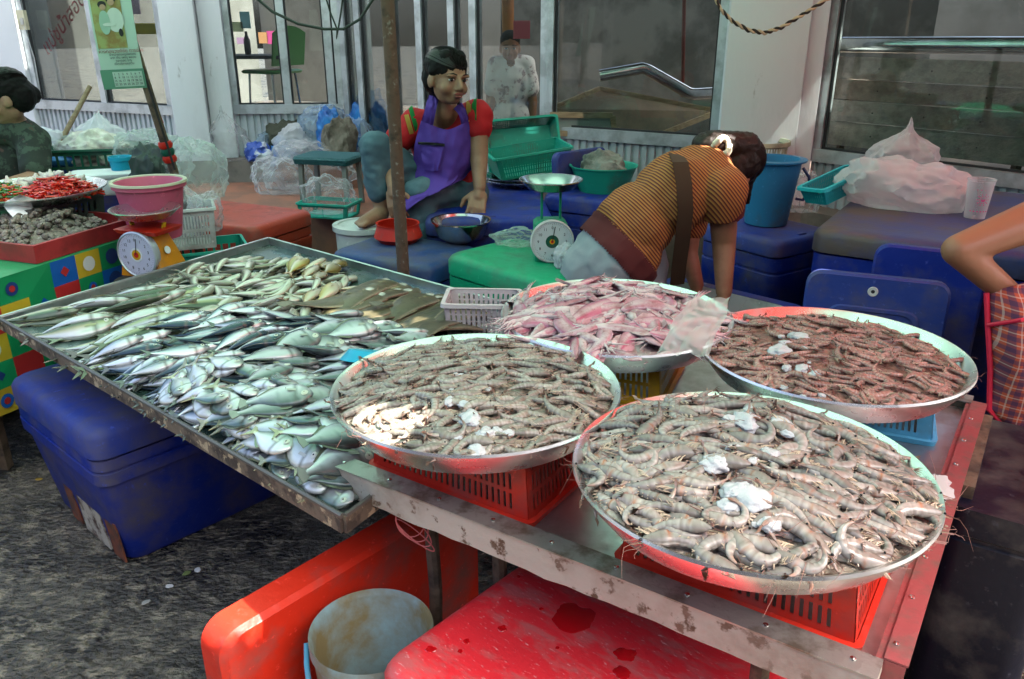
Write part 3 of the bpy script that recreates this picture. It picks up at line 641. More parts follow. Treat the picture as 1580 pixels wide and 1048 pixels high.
def scatter(name, kinds, n, poly, label, cat, group, yaw, yawj, z=.73, q=.75, sink=0., bump=0., rollj=.35, cand=7, pile=fp, inside=infish, sc=.12, pre=None):
    """drop n pieces into the region of the heap, each where the heap is lowest"""
    xs = [p[0] for p in poly]; ys = [p[1] for p in poly]; k = 0; tries = 0
    while k < n and tries < n * 14:
        tries += 1; best = None
        for _ in range(cand):
            px, py = random.uniform(min(xs), max(xs)), random.uniform(min(ys), max(ys))
            if not in_poly(px, py, poly): continue
            p = at(px, py, z); h = pile.height(p.x, p.y) - (bump(px, py) if bump else 0)
            if best is None or h < best[0]: best = (h, p.x, p.y, px, py)
        if not best: continue
        me = random.choice(kinds); a = yaw(best[3], best[4]) if callable(yaw) else yaw
        s_ = 1 + random.uniform(-sc, sc)
        mt = pile.rest(vsub(me) * s_, best[1], best[2], a + random.uniform(-yawj, yawj), random.uniform(-rollj, rollj) + (math.pi if random.random() < .5 else 0), inside=inside, q=q, sink=sink, tol=.13)
        if mt is None: continue
        o = ob(name, me); o.matrix_world = mt @ Matrix.Scale(s_, 4); tag(o, label, cat, group); k += 1
# the picture's regions, as outlines seen from the camera
G = 'fish in the metal display tray'
scatter('scad', KS, 54, [(5, 487), (200, 428), (330, 440), (310, 500), (190, 550), (110, 575), (40, 528)], 'long yellow-green scad laid at the left end of the metal fish tray', 'fish', 'long scad at the left of the fish tray', R(32), .3)
scatter('small_fish', KL, 150, [(215, 428), (340, 385), (480, 390), (550, 425), (480, 480), (330, 505), (250, 470)], 'slim pale beige fish heaped at the back of the metal fish tray', 'fish', 'slim beige fish at the back of the fish tray', R(50), 1.2)
scatter('yellow_fish', KY, 14, [(430, 400), (535, 400), (540, 440), (470, 465)], 'yellow-striped fish beside the slim beige fish in the fish tray', 'fish', 'yellow-striped fish in the fish tray', R(70), .35)
scatter('mackerel', KM, 190, [(75, 555), (200, 520), (330, 480), (440, 490), (520, 515), (430, 590), (330, 620), (245, 650), (150, 605)], 'blue-backed silver mackerel heaped in the middle of the metal fish tray', 'fish', 'blue mackerel in the middle of the fish tray', R(28), .55)
scatter('pale_jack', KP, 110, [(225, 605), (330, 560), (470, 560), (510, 640), (530, 775), (400, 720), (310, 675)], 'deep-bodied pale green jack fish near the front edge of the fish tray', 'fish', 'pale jack fish at the front of the fish tray', R(-20), 1.1)
scatter('grey_bream', KB, 78, [(400, 590), (430, 495), (540, 495), (640, 520), (690, 545), (560, 600), (545, 730), (470, 745), (390, 690)], 'large grey-green bream lying near the round shrimp tray', 'fish', 'grey-green bream in the fish tray', R(25), .5)
scatter('sole', KO, 20, [(490, 450), (570, 422), (690, 425), (730, 470), (690, 515), (580, 495)], 'big flat brown sole at the back right corner of the fish tray', 'fish', 'brown soles in the fish tray', R(55), .35, rollj=.05, sc=.06, q=.7)
# ------------------------------------------------------------------ shrimp and squid
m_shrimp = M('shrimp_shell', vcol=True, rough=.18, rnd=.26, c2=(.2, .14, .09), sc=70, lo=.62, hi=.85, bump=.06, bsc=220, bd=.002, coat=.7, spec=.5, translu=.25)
m_shleg = M('shrimp_legs', (.55, .42, .3), .4, coat=.3, rnd=.2); m_feeler = M('shrimp_feeler', (.3, .14, .11), .4)
m_sheye = M('shrimp_eye', (.008, .008, .01), .1)
def shrimp(name, L, curl, base, band, tipc, hd=.5):
    nR, nS = 34, 12; pts = []; x = y = 0.; ang = 0.; ds = L / (nR - 1)
    for i in range(nR):
        s = i / (nR - 1); pts.append((x, y, ang)); k = 0 if s < .34 else curl * (1.25 if s > .5 else .8)
        ang -= k * ds / (L * .66); x -= math.cos(ang) * ds; y -= math.sin(ang) * ds      # tail curls under (towards -y)
    cx = sum(p[0] for p in pts) / nR; cy = sum(p[1] for p in pts) / nR; rs = []; cs = []
    sd = random.uniform(0, 99); bandk = random.uniform(.45, .95)
    for i, (x, y, a) in enumerate(pts):
        s = i / (nR - 1); r = L * interp(s, [0, .05, .13, .22, .3, .36, .5, .65, .8, .92, 1], [.012, .042, .07, .093, .1, .09, .094, .074, .048, .029, .016])
        seg = (s - .34) / .105 % 1 if s > .34 else .5; r *= 1 + (.09 * (seg - .5) if s > .34 and s < .95 else 0)
        dx, dy = -math.sin(a), math.cos(a); ring = []; col = []
        for j in range(nS):
            t = 2 * math.pi * j / nS; o, z = math.sin(t) * r * 1.16, math.cos(t) * r * .8
            if s > .34 and math.sin(t) < -.5: o *= .74
            ring.append((x - cx + dx * o, y - cy + dy * o, z)); nz = noise.noise((s * 14 + sd, math.sin(t) * 2, math.cos(t) * 2))
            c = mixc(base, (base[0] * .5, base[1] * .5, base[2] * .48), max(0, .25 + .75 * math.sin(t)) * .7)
            c = mixc(c, (.68, .63, .55), max(0, nz) * .8)
            c = mixc(c, (.24, .18, .14), max(0, -nz) * .5)
            if s > .34 and seg < .22: c = mixc(c, (.2, .15, .12), .35)
            if s > .34 and .3 < seg < .6: c = mixc(c, (.66, .62, .54), .25)
            c = mixc(c, band, bandk * math.exp(-((s - .335) / .028) ** 2) * max(0, min(1, .75 - math.sin(t) * 1.1)))
            if s < .29: c = mixc(c, (.2, .16, .12), .35 + .3 * noise.noise((s * 30 + sd, t * 2, 7)))
            if s > .9: c = mixc(c, tipc, .6)
            col.append(c)
        rs.append(ring); cs.append(col)
    P = lambda s: pts[min(nR - 1, int(s * (nR - 1)))]
    def extra(b, C):
        def tb(pp, r, m, n=4): k = len(b.v); b.tube(pp, r, n, m, False); C.extend([(.4, .3, .2)] * (len(b.v) - k))
        hx, hy = -cx, -cy
        tb([(hx - L * .06, hy + L * .05, 0), (hx + L * .04, hy + L * .045, 0), (hx + L * .11, hy + L * .06, 0)], [L * .014, L * .008, L * .001], 0)
        for sz in (1, -1):
            k = len(b.v); b.lathe([(.0001, -.02 * L), (.017 * L, -.008 * L), (.02 * L, 0), (.014 * L, .012 * L), (.0001, .016 * L)], 7, (hx + L * .005, hy + L * .018, sz * L * .035), 2); C.extend([(0, 0, 0)] * (len(b.v) - k))
            a1 = random.uniform(-.5, .7); ln = random.uniform(.2, .45)
            tb([(hx, hy, sz * .01 * L), (hx + L * .2, hy + L * (.02 + .1 * a1), sz * L * .03), (hx + L * ln * .7, hy + L * .4 * a1, sz * L * .05), (hx + L * ln * .8, hy + L * a1 * .9, sz * .01 * L)], [L * .006, L * .005, L * .0035, L * .002], 3, 3)
            for q in range(5):                       # walking legs
                s = .1 + q * .045; x, y, a = P(s); x -= cx; y -= cy; f = random.uniform(-.04, .06)
                tb([(x, y - L * .05, sz * L * .02), (x + L * (.02 + f), y - L * .1, sz * L * .035), (x + L * (.07 + f), y - L * .135, sz * L * .02), (x + L * (.1 + f), y - L * .155, sz * L * .005)], [L * .012, L * .009, L * .006, L * .002], 1, 4)
            for q in range(5):                       # swimmerets
                s = .42 + q * .09; x, y, a = P(s); dx, dy = -math.sin(a), math.cos(a); x -= cx; y -= cy; r = L * .06
                p = Vector((x - dx * r, y - dy * r, sz * L * .02)); tb([p, p + Vector((-dx * L * .045 + math.cos(a) * L * .02, -dy * L * .045 + math.sin(a) * L * .02, sz * .004 * L))], [L * .014, L * .004], 1, 4)
            x, y, a = pts[-1]; x -= cx; y -= cy; ux, uy = -math.cos(a), -math.sin(a)     # tail fan
            for w_ in (.25, .75):
                tip = Vector((x + ux * L * .13 - uy * w_ * sz * L * .02, y + uy * L * .13 + ux * w_ * sz * L * .02, sz * w_ * L * .07)); m1 = Vector((x + ux * L * .06, y + uy * L * .06, sz * w_ * L * .055)); base_ = Vector((x, y, 0)); px = Vector((-uy, ux, 0)) * L * .018
                k = len(b.v); b.add([base_ - px * .5, m1 - px, tip, m1 + px, base_ + px * .5] * 2, [(0, 1, 2, 3, 4), (9, 8, 7, 6, 5)]); C.extend([mixc(base, tipc, .5), mixc(base, tipc, .6), tipc, mixc(base, tipc, .6), base] * 2)
    return creature(name, rs, cs, [m_shrimp, m_shleg, m_sheye, m_feeler], extra)
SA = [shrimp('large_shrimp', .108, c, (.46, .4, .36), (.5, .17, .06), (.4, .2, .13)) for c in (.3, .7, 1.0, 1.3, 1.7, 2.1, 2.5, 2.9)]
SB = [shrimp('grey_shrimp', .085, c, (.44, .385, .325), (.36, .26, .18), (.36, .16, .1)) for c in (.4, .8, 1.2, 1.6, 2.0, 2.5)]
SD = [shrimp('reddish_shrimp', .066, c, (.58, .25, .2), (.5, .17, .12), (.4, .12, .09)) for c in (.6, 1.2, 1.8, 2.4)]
m_squid = M('squid_skin', vcol=True, rough=.2, rnd=.15, c2=(.34, .1, .12), sc=26, lo=.5, hi=.72, c3=(.25, .12, .12), sc3=120, lo3=.6, hi3=.75, bump=.12, bsc=90, bd=.003, coat=.45)
def squid(name, L, bend, pale, openm=False):
    nR, nS = 20, 12; rs = []; cs = []; wh = (.7, .6, .57); pk = (.52, .1, .19) if not pale else (.52, .24, .3)
    def ctr(s): return (L * (.5 - s), bend * L * ((s - .4) ** 2), 0)
    for i in range(nR):
        s = i / (nR - 1); r = L * interp(s, [0, .05, .3, .6, .68, .7, .74, .82, .88, 1], [.012, .055, .11, .125, .118, .075, .08, .08, .055, .04]); c = ctr(s); fl = .45 if s < .7 else .85
        rs.append([(c[0], c[1] + r * math.cos(2 * math.pi * j / nS), r * fl * math.sin(2 * math.pi * j / nS)) for j in range(nS)])
        cs.append([mixc(pk if s < .7 else mixc(wh, pk, .3), wh, .3 + .3 * math.sin(j * 2.1 + s * 5)) for j in range(nS)])
    def extra(b, C):
        for sg in (1, -1):                                   # fins at the pointed end
            pt = [ctr(.03), ctr(.14), ctr(.26), ctr(.38)]; out = [0.02, .13, .12, .05]
            top = [Vector((p[0], p[1] + sg * L * .04, .004)) for p in pt]; ed = [Vector((p[0] - L * .02, p[1] + sg * L * (.04 + o), .001)) for p, o in zip(pt, out)]
            k = len(b.v); q = top + ed; b.add(q + [v - Vector((0, 0, .002)) for v in q], [f if sg < 0 else f[::-1] for i in range(3) for f in ((i, i + 1, i + 5, i + 4), (i + 12, i + 13, i + 9, i + 8))]); C.extend([mixc(pk, wh, .4)] * (len(b.v) - k))
        for t in range(8):
            a = 2 * math.pi * t / 8; c = ctr(.98); l2 = random.uniform(.16, .34); sw = random.uniform(-.2, .2)
            k = len(b.v); b.tube([(c[0], c[1] + .02 * L * math.cos(a), .02 * L * math.sin(a)), (c[0] - L * l2 * .5, c[1] + L * (.05 * math.cos(a) + sw * .3), .015 * L * math.sin(a)), (c[0] - L * l2, c[1] + L * (.1 * math.cos(a) + sw), -.01 * L * 1)], [L * .02, L * .015, L * .005], 5); C.extend([mixc((.7, .6, .58), pk, random.uniform(.1, .5))] * (len(b.v) - k))
        for sg in (1, -1):
            k = len(b.v); c = ctr(.79); b.lathe([(.0001, -.012 * L), (.018 * L, -.006 * L), (.02 * L, 0), (.012 * L, .01 * L), (.0001, .013 * L)], 8, (c[0], c[1] + sg * L * .05, L * .015), 1); C.extend([(.03, .03, .04)] * (len(b.v) - k))
    return creature(name, rs, cs, [m_squid, m_sheye], extra)
SQ = [squid('squid', l, b_, p) for l, b_, p in ((.19, .3, False), (.15, -.6, True), (.17, .6, False), (.13, -.3, False), (.15, .8, True))]

def tray_pile(key, hm, flat=.0):
    cx, cy = TRAYS[key]
    def f(x, y):
        r = math.hypot(x - cx, y - cy)
        if r > TR: return TB + TD + .001
        z = TB + .0045 + max(0, (r - .252) / (TR - .252)) * (TD - .008)
        if r < .277: z = max(z, TB + .034 + (hm - .03) * (1 - (r / .278) ** 2) ** .6 + (.012 * noise.noise((x * 14, y * 14, 3)) if r < .25 else 0))
        return z
    return Pile(cx - .31, cx + .31, cy - .31, cy + .31, .004, f), cx, cy
def mound(key, hm, mt, name, label):
    cx, cy = TRAYS[key]; b = MB(); nr, na = 26, 72; rs = []
    for i in range(nr):
        r = .276 * (1 - i / nr); rs.append([(cx + r * math.cos(2 * math.pi * j / na), cy + r * math.sin(2 * math.pi * j / na), TB + .027 + max(0, r - .255) * .35 + max(0, (hm - .03) * (1 - (r / .278) ** 2) ** .6) + (.008 * noise.noise((r * math.cos(2 * math.pi * j / na) * 40, r * math.sin(2 * math.pi * j / na) * 40, 1)) if r < .25 else 0)) for j in range(na)])
    b.rings(rs, 0, False, True); o = b.build(name, mt); tag(o, label, None, None, 'stuff'); return o
def heap(name, key, kinds, n, hm, label, cat, group, rmax=.266, q=.56, yaw=None, sc=.14, rollj=.5, sink=.002, cand=6, over=.012):
    pl, cx, cy = tray_pile(key, hm); k = 0; tries = 0
    inside = lambda x, y: math.hypot(x - cx, y - cy) < TR + over
    while k < n and tries < n * 10:
        tries += 1; best = None
        for _ in range(cand):
            r = rmax * math.sqrt(random.random()); a = random.uniform(0, 2 * math.pi); x, y = cx + r * math.cos(a), cy + r * math.sin(a)
            h = pl.height(x, y) - (hm - .03) * (1 - (r / .278) ** 2) ** .6
            if best is None or h < best[0]: best = (h, x, y)
        me = random.choice(kinds); s_ = 1 + random.uniform(-sc, sc); fl = math.pi if random.random() < .5 else 0
        ya = random.uniform(0, 6.28) if yaw is None else yaw + random.gauss(0, .5) + (math.pi if random.random() < .35 else 0)
        mt = pl.rest(vsub(me) * s_, best[1], best[2], ya, random.uniform(-rollj, rollj) + fl, .5, q, sink, inside)
        if mt is None: continue
        o = ob(name, me); o.matrix_world = mt @ Matrix.Scale(s_, 4); tag(o, label, cat, group); k += 1
    return pl
m_heapA = M('deep_shrimp', (.4, .33, .26), .35, c2=(.2, .14, .1), sc=60, lo=.45, hi=.6, c3=(.4, .2, .1), sc3=40, lo3=.6, hi3=.7, bump=1, bsc=60, bd=.02, coat=.4)
m_heapD = M('deep_red_shrimp', (.34, .17, .13), .3, c2=(.16, .07, .055), sc=70, lo=.45, hi=.6, bump=1, bsc=80, bd=.015, coat=.4)
m_heapQ = M('deep_squid', (.45, .26, .25), .35, c2=(.55, .45, .42), sc=30, lo=.45, hi=.6, bump=1, bsc=40, bd=.02, coat=.4)
mound('front', .075, m_heapA, 'shrimp_underlayer', 'lower layer of shrimp under the large orange-banded ones')
pF = heap('large_shrimp', 'front', SA, 298, .075, 'large pale shrimp with orange band in the nearest round tray', 'shrimp', 'large shrimp in the nearest tray', yaw=R(-25))
mound('mid', .07, m_heapA, 'shrimp_underlayer', 'lower layer of grey shrimp in the middle tray')
pM = heap('grey_shrimp', 'mid', SB, 298, .07, 'grey shrimp in the round tray beside the fish', 'shrimp', 'grey shrimp in the middle tray', yaw=R(20))
mound('right', .06, m_heapD, 'shrimp_underlayer', 'lower layer of small reddish shrimp in the right tray')
pR = heap('reddish_shrimp', 'right', SD, 298, .06, 'small reddish-brown shrimp in the round tray at the right', 'shrimp', 'small reddish shrimp in the right tray', yaw=R(-30))
mound('squid', .07, m_heapQ, 'squid_underlayer', 'lower layer of squid in the pink squid tray')
pS = heap('squid', 'squid', SQ, 105, .07, 'pink mottled squid with pale tentacles in the squid tray', 'squid', 'squid in the squid tray', q=.6, sc=.2, rollj=.5, over=.04)
# ice
m_ice = M('crushed_ice', (.96, .97, .98), .06, trans=.42, bump=.6, bsc=90, bd=.005, spec=.8); m_ice.node_tree.nodes['Principled BSDF'].inputs['IOR'].default_value = 1.31
def lump(name, r, seed, sq=(1, 1, .6), amp=.35, fr=2.2, sub=3):
    import bmesh
    bm = bmesh.new(); bmesh.ops.create_icosphere(bm, subdivisions=sub, radius=1)
    for v in bm.verts:
        k = 1 + amp * noise.noise(v.co * fr + Vector((seed * 7.1, 0, 0))) + amp * .4 * noise.noise(v.co * fr * 3 + Vector((seed, 5, 0))); v.co = Vector((v.co.x * sq[0] * r * k, v.co.y * sq[1] * r * k, v.co.z * sq[2] * r * k))
    me = bpy.data.meshes.new(name); bm.to_mesh(me); bm.free(); return me
def ice(pl, px, py, r, i, where):
    p = at(px, py, .97); me = lump('ice_chunk', r, i, (1.2, .9, .5), .3, 1.8, 4); me.materials.append(m_ice)
    for f in me.polygons: f.use_smooth = True
    mt = pl.rest(verts(me), p.x, p.y, i * 1.3, 0, .4, .5, .004); o = ob('ice_chunk', me); o.matrix_world = mt
    tag(o, where, 'ice', 'ice lying on the ' + ('front' if pl is pF else 'middle' if pl is pM else 'right') + ' tray')
def scatter_ice(pl, spots, where, s0):
    k = s0
    for px, py, r in spots:
        ice(pl, px, py, r * .72, k, where); k += 1
        for _ in range(3): ice(pl, px + random.uniform(-42, 42), py + random.uniform(-26, 26), r * random.uniform(.25, .45), k, where); k += 1
scatter_ice(pF, ((1105, 715, .028), (1155, 762, .042), (1188, 700, .026), (1190, 795, .02), (1150, 655, .034), (1205, 655, .026)), 'piece of clear ice on the large orange-banded shrimp', 0)
scatter_ice(pM, ((725, 628, .03), (750, 645, .024), (735, 660, .02), (712, 572, .018)), 'piece of clear ice melting on the grey shrimp tray', 40)
scatter_ice(pR, ((1205, 520, .034), (1235, 500, .03), (1240, 545, .02), (1262, 552, .016)), 'piece of ice on the small reddish shrimp', 80)
# things lying on the heaps: cyan dish, pinkish basket, plastic sheet, scrap of film
p = at(574, 545, .79); i_, j_ = fp.idx(np.array([p.x + .07 * math.cos(t) for t in range(7)]), np.array([p.y + .07 * math.sin(t) for t in range(7)])); zd = float(np.quantile(fp.h[i_, j_], .8))
p = at(576, 545, zd + .03); lathe_thing('dish', 'bright cyan plastic dish tucked between bream and grey shrimp tray', 'dish', [(.001, .004), (.06, .004), (.082, .03), (.086, .03), (.064, 0), (.001, 0)], m_cyan, (p.x, p.y, zd), 40, tilt=(R(160), R(6), 0)).location.z = zd + .036
p = at(745, 505, .68); slotbasket('basket', 'pinkish white plastic basket with square holes standing among the soles', (p.x, p.y, FZ + .0008), R(-3), .235, .16, .115, m_pinkw, False, (12, 8), 4, 1.1, gap=.35)
def sheet_obj(name, label, cat, pts, mt, sub=10, amp=.012, fr=9, seed=0, group=None):
    """a loose sheet of film between four corners, crumpled"""
    A, B, C_, D_ = [Vector(q) for q in pts]; b = MB(); rows = []
    for i in range(sub + 1):
        v = i / sub; row = []
        for j in range(sub + 1):
            u = j / sub; p = (A * (1 - u) + B * u) * (1 - v) + (D_ * (1 - u) + C_ * u) * v
            row.append(p + Vector((noise.noise((u * fr + seed, v * fr, 1)), noise.noise((u * fr, v * fr + seed, 5)), 1.2 * abs(noise.noise((u * fr, v * fr, 9 + seed))))) * amp)
        rows.append(row)
    b.sheet(rows); return tag(b.build(name, mt, None, smooth=25), label, cat, group)
sheet_obj('plastic_sheet', 'crumpled clear plastic sheet hanging over the right rim of the squid tray', 'plastic sheet', (at(1012, 548, .955), at(1095, 553, .93), at(1130, 462, .975), at(1060, 465, 1.0)), m_sheetbag, 24, .014, 2.6)
sheet_obj('film_scrap', 'scrap of white film stuck out from the right rim of the nearest tray', 'film scrap', (at(1438, 732, .9), at(1450, 778, .9), at(1474, 768, .885), at(1462, 735, .9)), m_milk, 6, .004, 5, 3)

# ------------------------------------------------------------------ under the tables
n0, n1 = at(150, 688, .47), at(20, 592, .47); e = (n1 - n0); dl = Vector((-e.y, e.x, 0)).normalized() * -1
if dl.y < 0: dl = -dl
wL, wS = .78, e.length; c = (n0 + n1) / 2 + dl * (wL / 2 - .02); ang = math.atan2(dl.y, dl.x)
bc = cooler('cooler', 'scuffed blue cooler with rusty corner patches under the fish tray', (c.x, c.y, 0), ang, wL, wS, .51, m_blue, m_bluelid, .84, lidh=.1, group='blue coolers')
b = MB()
for y0, y1, mt_ in ((-.2, -.14, 0), (-.12, .02, 1), (.045, .1, 0)):
    b2 = MB(); x_ = -wL / 2 * .84; b2.obox((x_ - .008, y0 * wS / .5, .005), (0, (y1 - y0) * wS / .5, 0), (-.012, 0, .15), (.006, 0, .002)); b2.build('corner_patch', M('rust_patch' if mt_ == 0 else 'pale_patch', (.2, .06, .03) if mt_ == 0 else (.5, .46, .38), .8, c2=(.08, .04, .03), sc=20), bc, smooth=0)
# orange-red slab standing on edge
q0, q1 = at(300, 958, .46), at(835, 655, .46); dq = (q1 - q0).normalized(); nq = Vector((dq.y, -dq.x, 0)); Lq = .78; Hq = .455
b = MB(); rs = []
b.loft([(-.047, Lq / 2 - .012, Hq / 2 - .012, .05), (-.035, Lq / 2, Hq / 2, .055), (.035, Lq / 2, Hq / 2, .055), (.047, Lq / 2 - .012, Hq / 2 - .012, .05)], n=7)
bo = b.build('insulated_slab', m_orange); cq = q0 + dq * Lq / 2 + nq * .045
bo.matrix_world = Matrix.Translation((cq.x, cq.y, Hq / 2 + .001)) @ Matrix((dq, Vector((0, 0, 1)), nq)).transposed().to_4x4()
tag(bo, 'thick orange-red cooler lid standing on edge beside the light blue bucket', 'cooler lid')
# red cooler under the shrimp table
k0, k1 = at(592, 1008, .5), at(830, 842, .5); e = k1 - k0; dv_ = e.normalized(); du_ = Vector((dv_.y, -dv_.x, 0))
w_, d_ = .62, .52; c = k0 + du_ * w_ / 2 + dv_ * (d_ / 2 - .03)
rc = cooler('cooler', 'wet scratched red cooler under the front edge of the shrimp table', (c.x, c.y, 0), math.atan2(du_.y, du_.x), w_, d_, .5, m_red, M('wet_red_lid', (.74, .025, .035), .33, c2=(.55, .09, .09), sc=9, lo=.48, hi=.62, c3=(.66, .3, .3), sc3=60, lo3=.6, hi3=.72, bump=.1, rvar=.2, stretch=(1, 2.5, 1)), .9, lidh=.085, latch=False)
m_water = M('water_film', (.5, .004, .008), .04, spec=.6, coat=1.)
for i, (px, py, r, sq) in enumerate(((885, 955, .043, 1.0), (965, 1010, .018, 1.2), (775, 970, .009, 1), (800, 890, .004, 1), (720, 990, .007, 1), (835, 940, .004, 1.3), (960, 1038, .016, 1), (665, 1002, .008, 1.4), (710, 1005, .005, 1), (860, 1000, .004, 1))):
    p = at(px, py, .5); lo_ = rc.matrix_basis.inverted() @ Vector((p.x, p.y, .5)) if False else Vector((p.x, p.y, .5005)); b = MB(); k = 36; ring = []
    for j in range(k):
        a = 2 * math.pi * j / k; rr = r * (1 + .3 * noise.noise((math.cos(a) * 1.3 + i * 3, math.sin(a) * 1.3, 2)) + .1 * noise.noise((math.cos(a) * 4 + i, math.sin(a) * 4, 0))); ring.append((lo_.x + rr * math.cos(a) * sq, lo_.y + rr * math.sin(a), 0))
    b.rings([[(x, y, .5002) for x, y, _ in ring], [(lerp(x, lo_.x, .08), lerp(y, lo_.y, .08), .5012) for x, y, _ in ring]]); tag(b.build('water_puddle', m_water), 'puddle of water on the red cooler lid, ' + ('the largest' if i == 0 else 'one of the smaller drops'), 'puddle', 'water drops on the red lid')
# light blue bucket with its bail
cb = (at(477, 975, .42) + at(668, 965, .42)) / 2; rb = (at(668, 970, .42) - at(477, 970, .42)).length / 2
bk = thing('bucket', 'stained light blue bucket with wire-thin blue handle under the stall', 'bucket', (cb.x, cb.y, 0))
b = MB(); b.lathe([(.001, .006), (rb * .7, .006), (rb * .94, .405), (rb * .96, .41), (rb, .42), (rb, .39), (rb * .96, .388), (rb * .74, 0), (.001, 0)], 56); b.build('bucket_body', m_ltblue, bk)
b = MB(); hp = [(rb * 1.05 * math.cos(t), rb * 1.05 * math.sin(t) * .9 - .01, .39 - .2 * math.sin(t - math.pi) ** 1) for t in np.linspace(math.pi, 2 * math.pi, 18)]; b.tube(hp, .006, 8); b.build('handle', m_skyb, bk)
b = MB()
for k in range(4):
    c = at(632 + k * 2, 778, .7); ph = k * .4; b.tube([(c.x + .03 * math.cos(t + ph) * (1 + .1 * k), c.y, .66 + .04 * math.sin(t) - .012 * k) for t in np.linspace(0, 6.28, 24)], .0013, 5)
tag(b.build('string_loop', M('pink_string', (.5, .12, .12), .6)), 'loop of thin pink string hanging under the shrimp table edge', 'string')
# dark blue box and board at the right end
p = at(1480, 700, .7); c = Vector((T3.x + .18, T3.y - .42, 0))
cb2 = cooler('cooler', 'dark blue cooler with worn wooden edged top beside the shrimp table, right', (1.13, 1.60, 0), rzT, .22, .5, .69, plastic('navy_box', (.004, .005, .016), .2), None, .95, group='blue coolers', lidh=.0)
b = MB()
for a_, b_ in (((.085, -.2), (.085, .2)), ((-.085, -.2), (-.085, .2))):
    z_ = .7 if a_[0] == b_[0] else .7305
    b3 = MB(); b3.bar((a_[0], a_[1], z_), (b_[0], b_[1], z_), .05, .03); b3.build('wooden_edge', m_wood if a_[0] != b_[0] else m_oldwood, cb2, smooth=0)
# loose leaves and litter on the ground
for i, (px, py) in enumerate(((60, 740), (288, 885), (305, 880), (262, 905), (225, 930))):
    p = at(px, py, 0); me = lump('litter', .014, i, (1, .7, .12), .3, sub=2); me.materials.append(M('litter_%d' % i, [(.3, .2, .03), (.12, .16, .05), (.5, .52, .55), (.5, .5, .5), (.3, .3, .28)][i], .7)); o = ob('litter', me, None, (p.x, p.y, .0018), i); tag(o, ['yellow fallen leaf on the wet ground', 'olive leaf scrap on the ground beside white scrap', 'white scrap of shell on the wet ground', 'small pale scrap beside the shell on the ground', 'grey crumb on the wet ground near the orange lid'][i], 'litter')
# ------------------------------------------------------------------ goods behind the stall
def bag(name, label, cat, px, py, z, sx, sy, sz, mt, seed, knot=False, group=None, sub=5, amp=.34, rot=0, loc=None):
    """a crumpled plastic bag resting on z"""
    me = lump(name, 1., seed, (sx / 2, sy / 2, sz * .62), amp * .8, 1.25, sub); v = verts(me)
    for i, q in enumerate(v):                       # creases, flat underside, gathered neck
        d = Vector(q); f = abs(noise.noise(Vector((q[0] / sx * 2.6, q[1] / sy * 2.6, q[2] / sz * 2)) + Vector((seed * 3, 0, 0)))); f2 = abs(noise.noise(Vector((q[0] / sx * 6, q[1] / sy * 6, q[2] / sz * 4.5)) + Vector((seed * 5, 3, 0)))); v[i] *= .95 + .12 * max(0, 1 - f * 2.6) ** 2 + .06 * max(0, 1 - f2 * 2.6) ** 2
        if knot and q[2] > .28 * sz: k = (q[2] / sz - .28) * 1.6; v[i][0] *= max(.25, 1 - k * 1.5); v[i][1] *= max(.25, 1 - k * 1.5); v[i][2] *= 1 + k * .35
    lo_ = -sz * .38; v[:, 2] = np.maximum(v[:, 2], lo_) - max(lo_, v[:, 2].min()); me.vertices.foreach_set('co', v.ravel()); me.update()
    me.materials.append(mt); me.polygons.foreach_set('use_smooth', [True] * len(me.polygons)); me.set_sharp_from_angle(angle=R(42))
    p = at(px, py, z) if loc is None else loc; o = ob(name, me, None, (p[0], p[1], z + .001), rot); return tag(o, label, cat, group)
def corner_box(px, py, z, ux, uy):   # world corner at a pixel, with local axes
    p = at(px, py, z); u = Vector((ux, uy, 0)).normalized(); return p, u, Vector((-u.y, u.x, 0))
def cooler_at(label, px, py, z, ux, uy, w, d, mt, lid, which='FL', **k):
    p, u, v = corner_box(px, py, z, ux, uy); c = p + u * (w / 2 if which == 'FL' else -w / 2) + v * d / 2
    return cooler('cooler', label, (c.x, c.y, 0), math.atan2(u.y, u.x), w, d, z, mt, lid, **k), c, u, v
LB = cooler_at('low blue cooler with dark scuffed lid carrying a red bowl, behind the fish tray', 505, 386, .67, .86, -.5, .56, .42, m_blue, plastic('dark_blue_lid', (.02, .06, .2), .6), group='blue coolers', taper=.96, latch=False)
GC = cooler_at('bright green cooler with the green dial scale on its lid', 683, 390, .74, .7, -.71, .6, .42, m_green, m_green, taper=.94, latch=False)
SEAT = cooler_at('dark blue cooler that the woman in the purple apron sits on', 655, 338, .76, .998, .06, .62, .95, m_blue, m_blue, group='blue coolers', taper=.95)
C5 = cooler_at('navy blue cooler carrying the tall blue bucket', 1201, 374, .75, .82, .57, .42, .45, m_blue, m_bluelid, 'FL', group='blue coolers', taper=.92, lidh=.08)
C5[0].location = Vector((C5[1].x, C5[1].y, 0)) + C5[3] * 0 - C5[2] * 0
C6 = cooler_at('large blue cooler with brown-scuffed lid in front of the plank window', 1252, 352, .93, .84, -.54, .98, 1.2, m_blue, M('scuffed_blue_lid', (.03, .05, .2), .5, c2=(.09, .07, .06), sc=3, lo=.38, hi=.62, bump=.08), group='blue coolers', taper=.93)
b = MB(); p = at(1432, 262, .93)
for i, a in enumerate((0, .05, .085)):
    b.tube([(p.x + a + .012 * math.cos(t) * (.6 if i == 1 else 1), p.y - a * .2 + .02 * math.sin(t), .932) for t in np.linspace(.5, 5.4, 12)], .003, 5)
b.build('painted_mark', m_whitep, None); tag(bpy.data.objects['painted_mark'], 'white painted marks on the large blue cooler lid', 'paint mark')
p0, p1 = at(390, 352, .6), at(475, 326, .6); e = p1 - p0
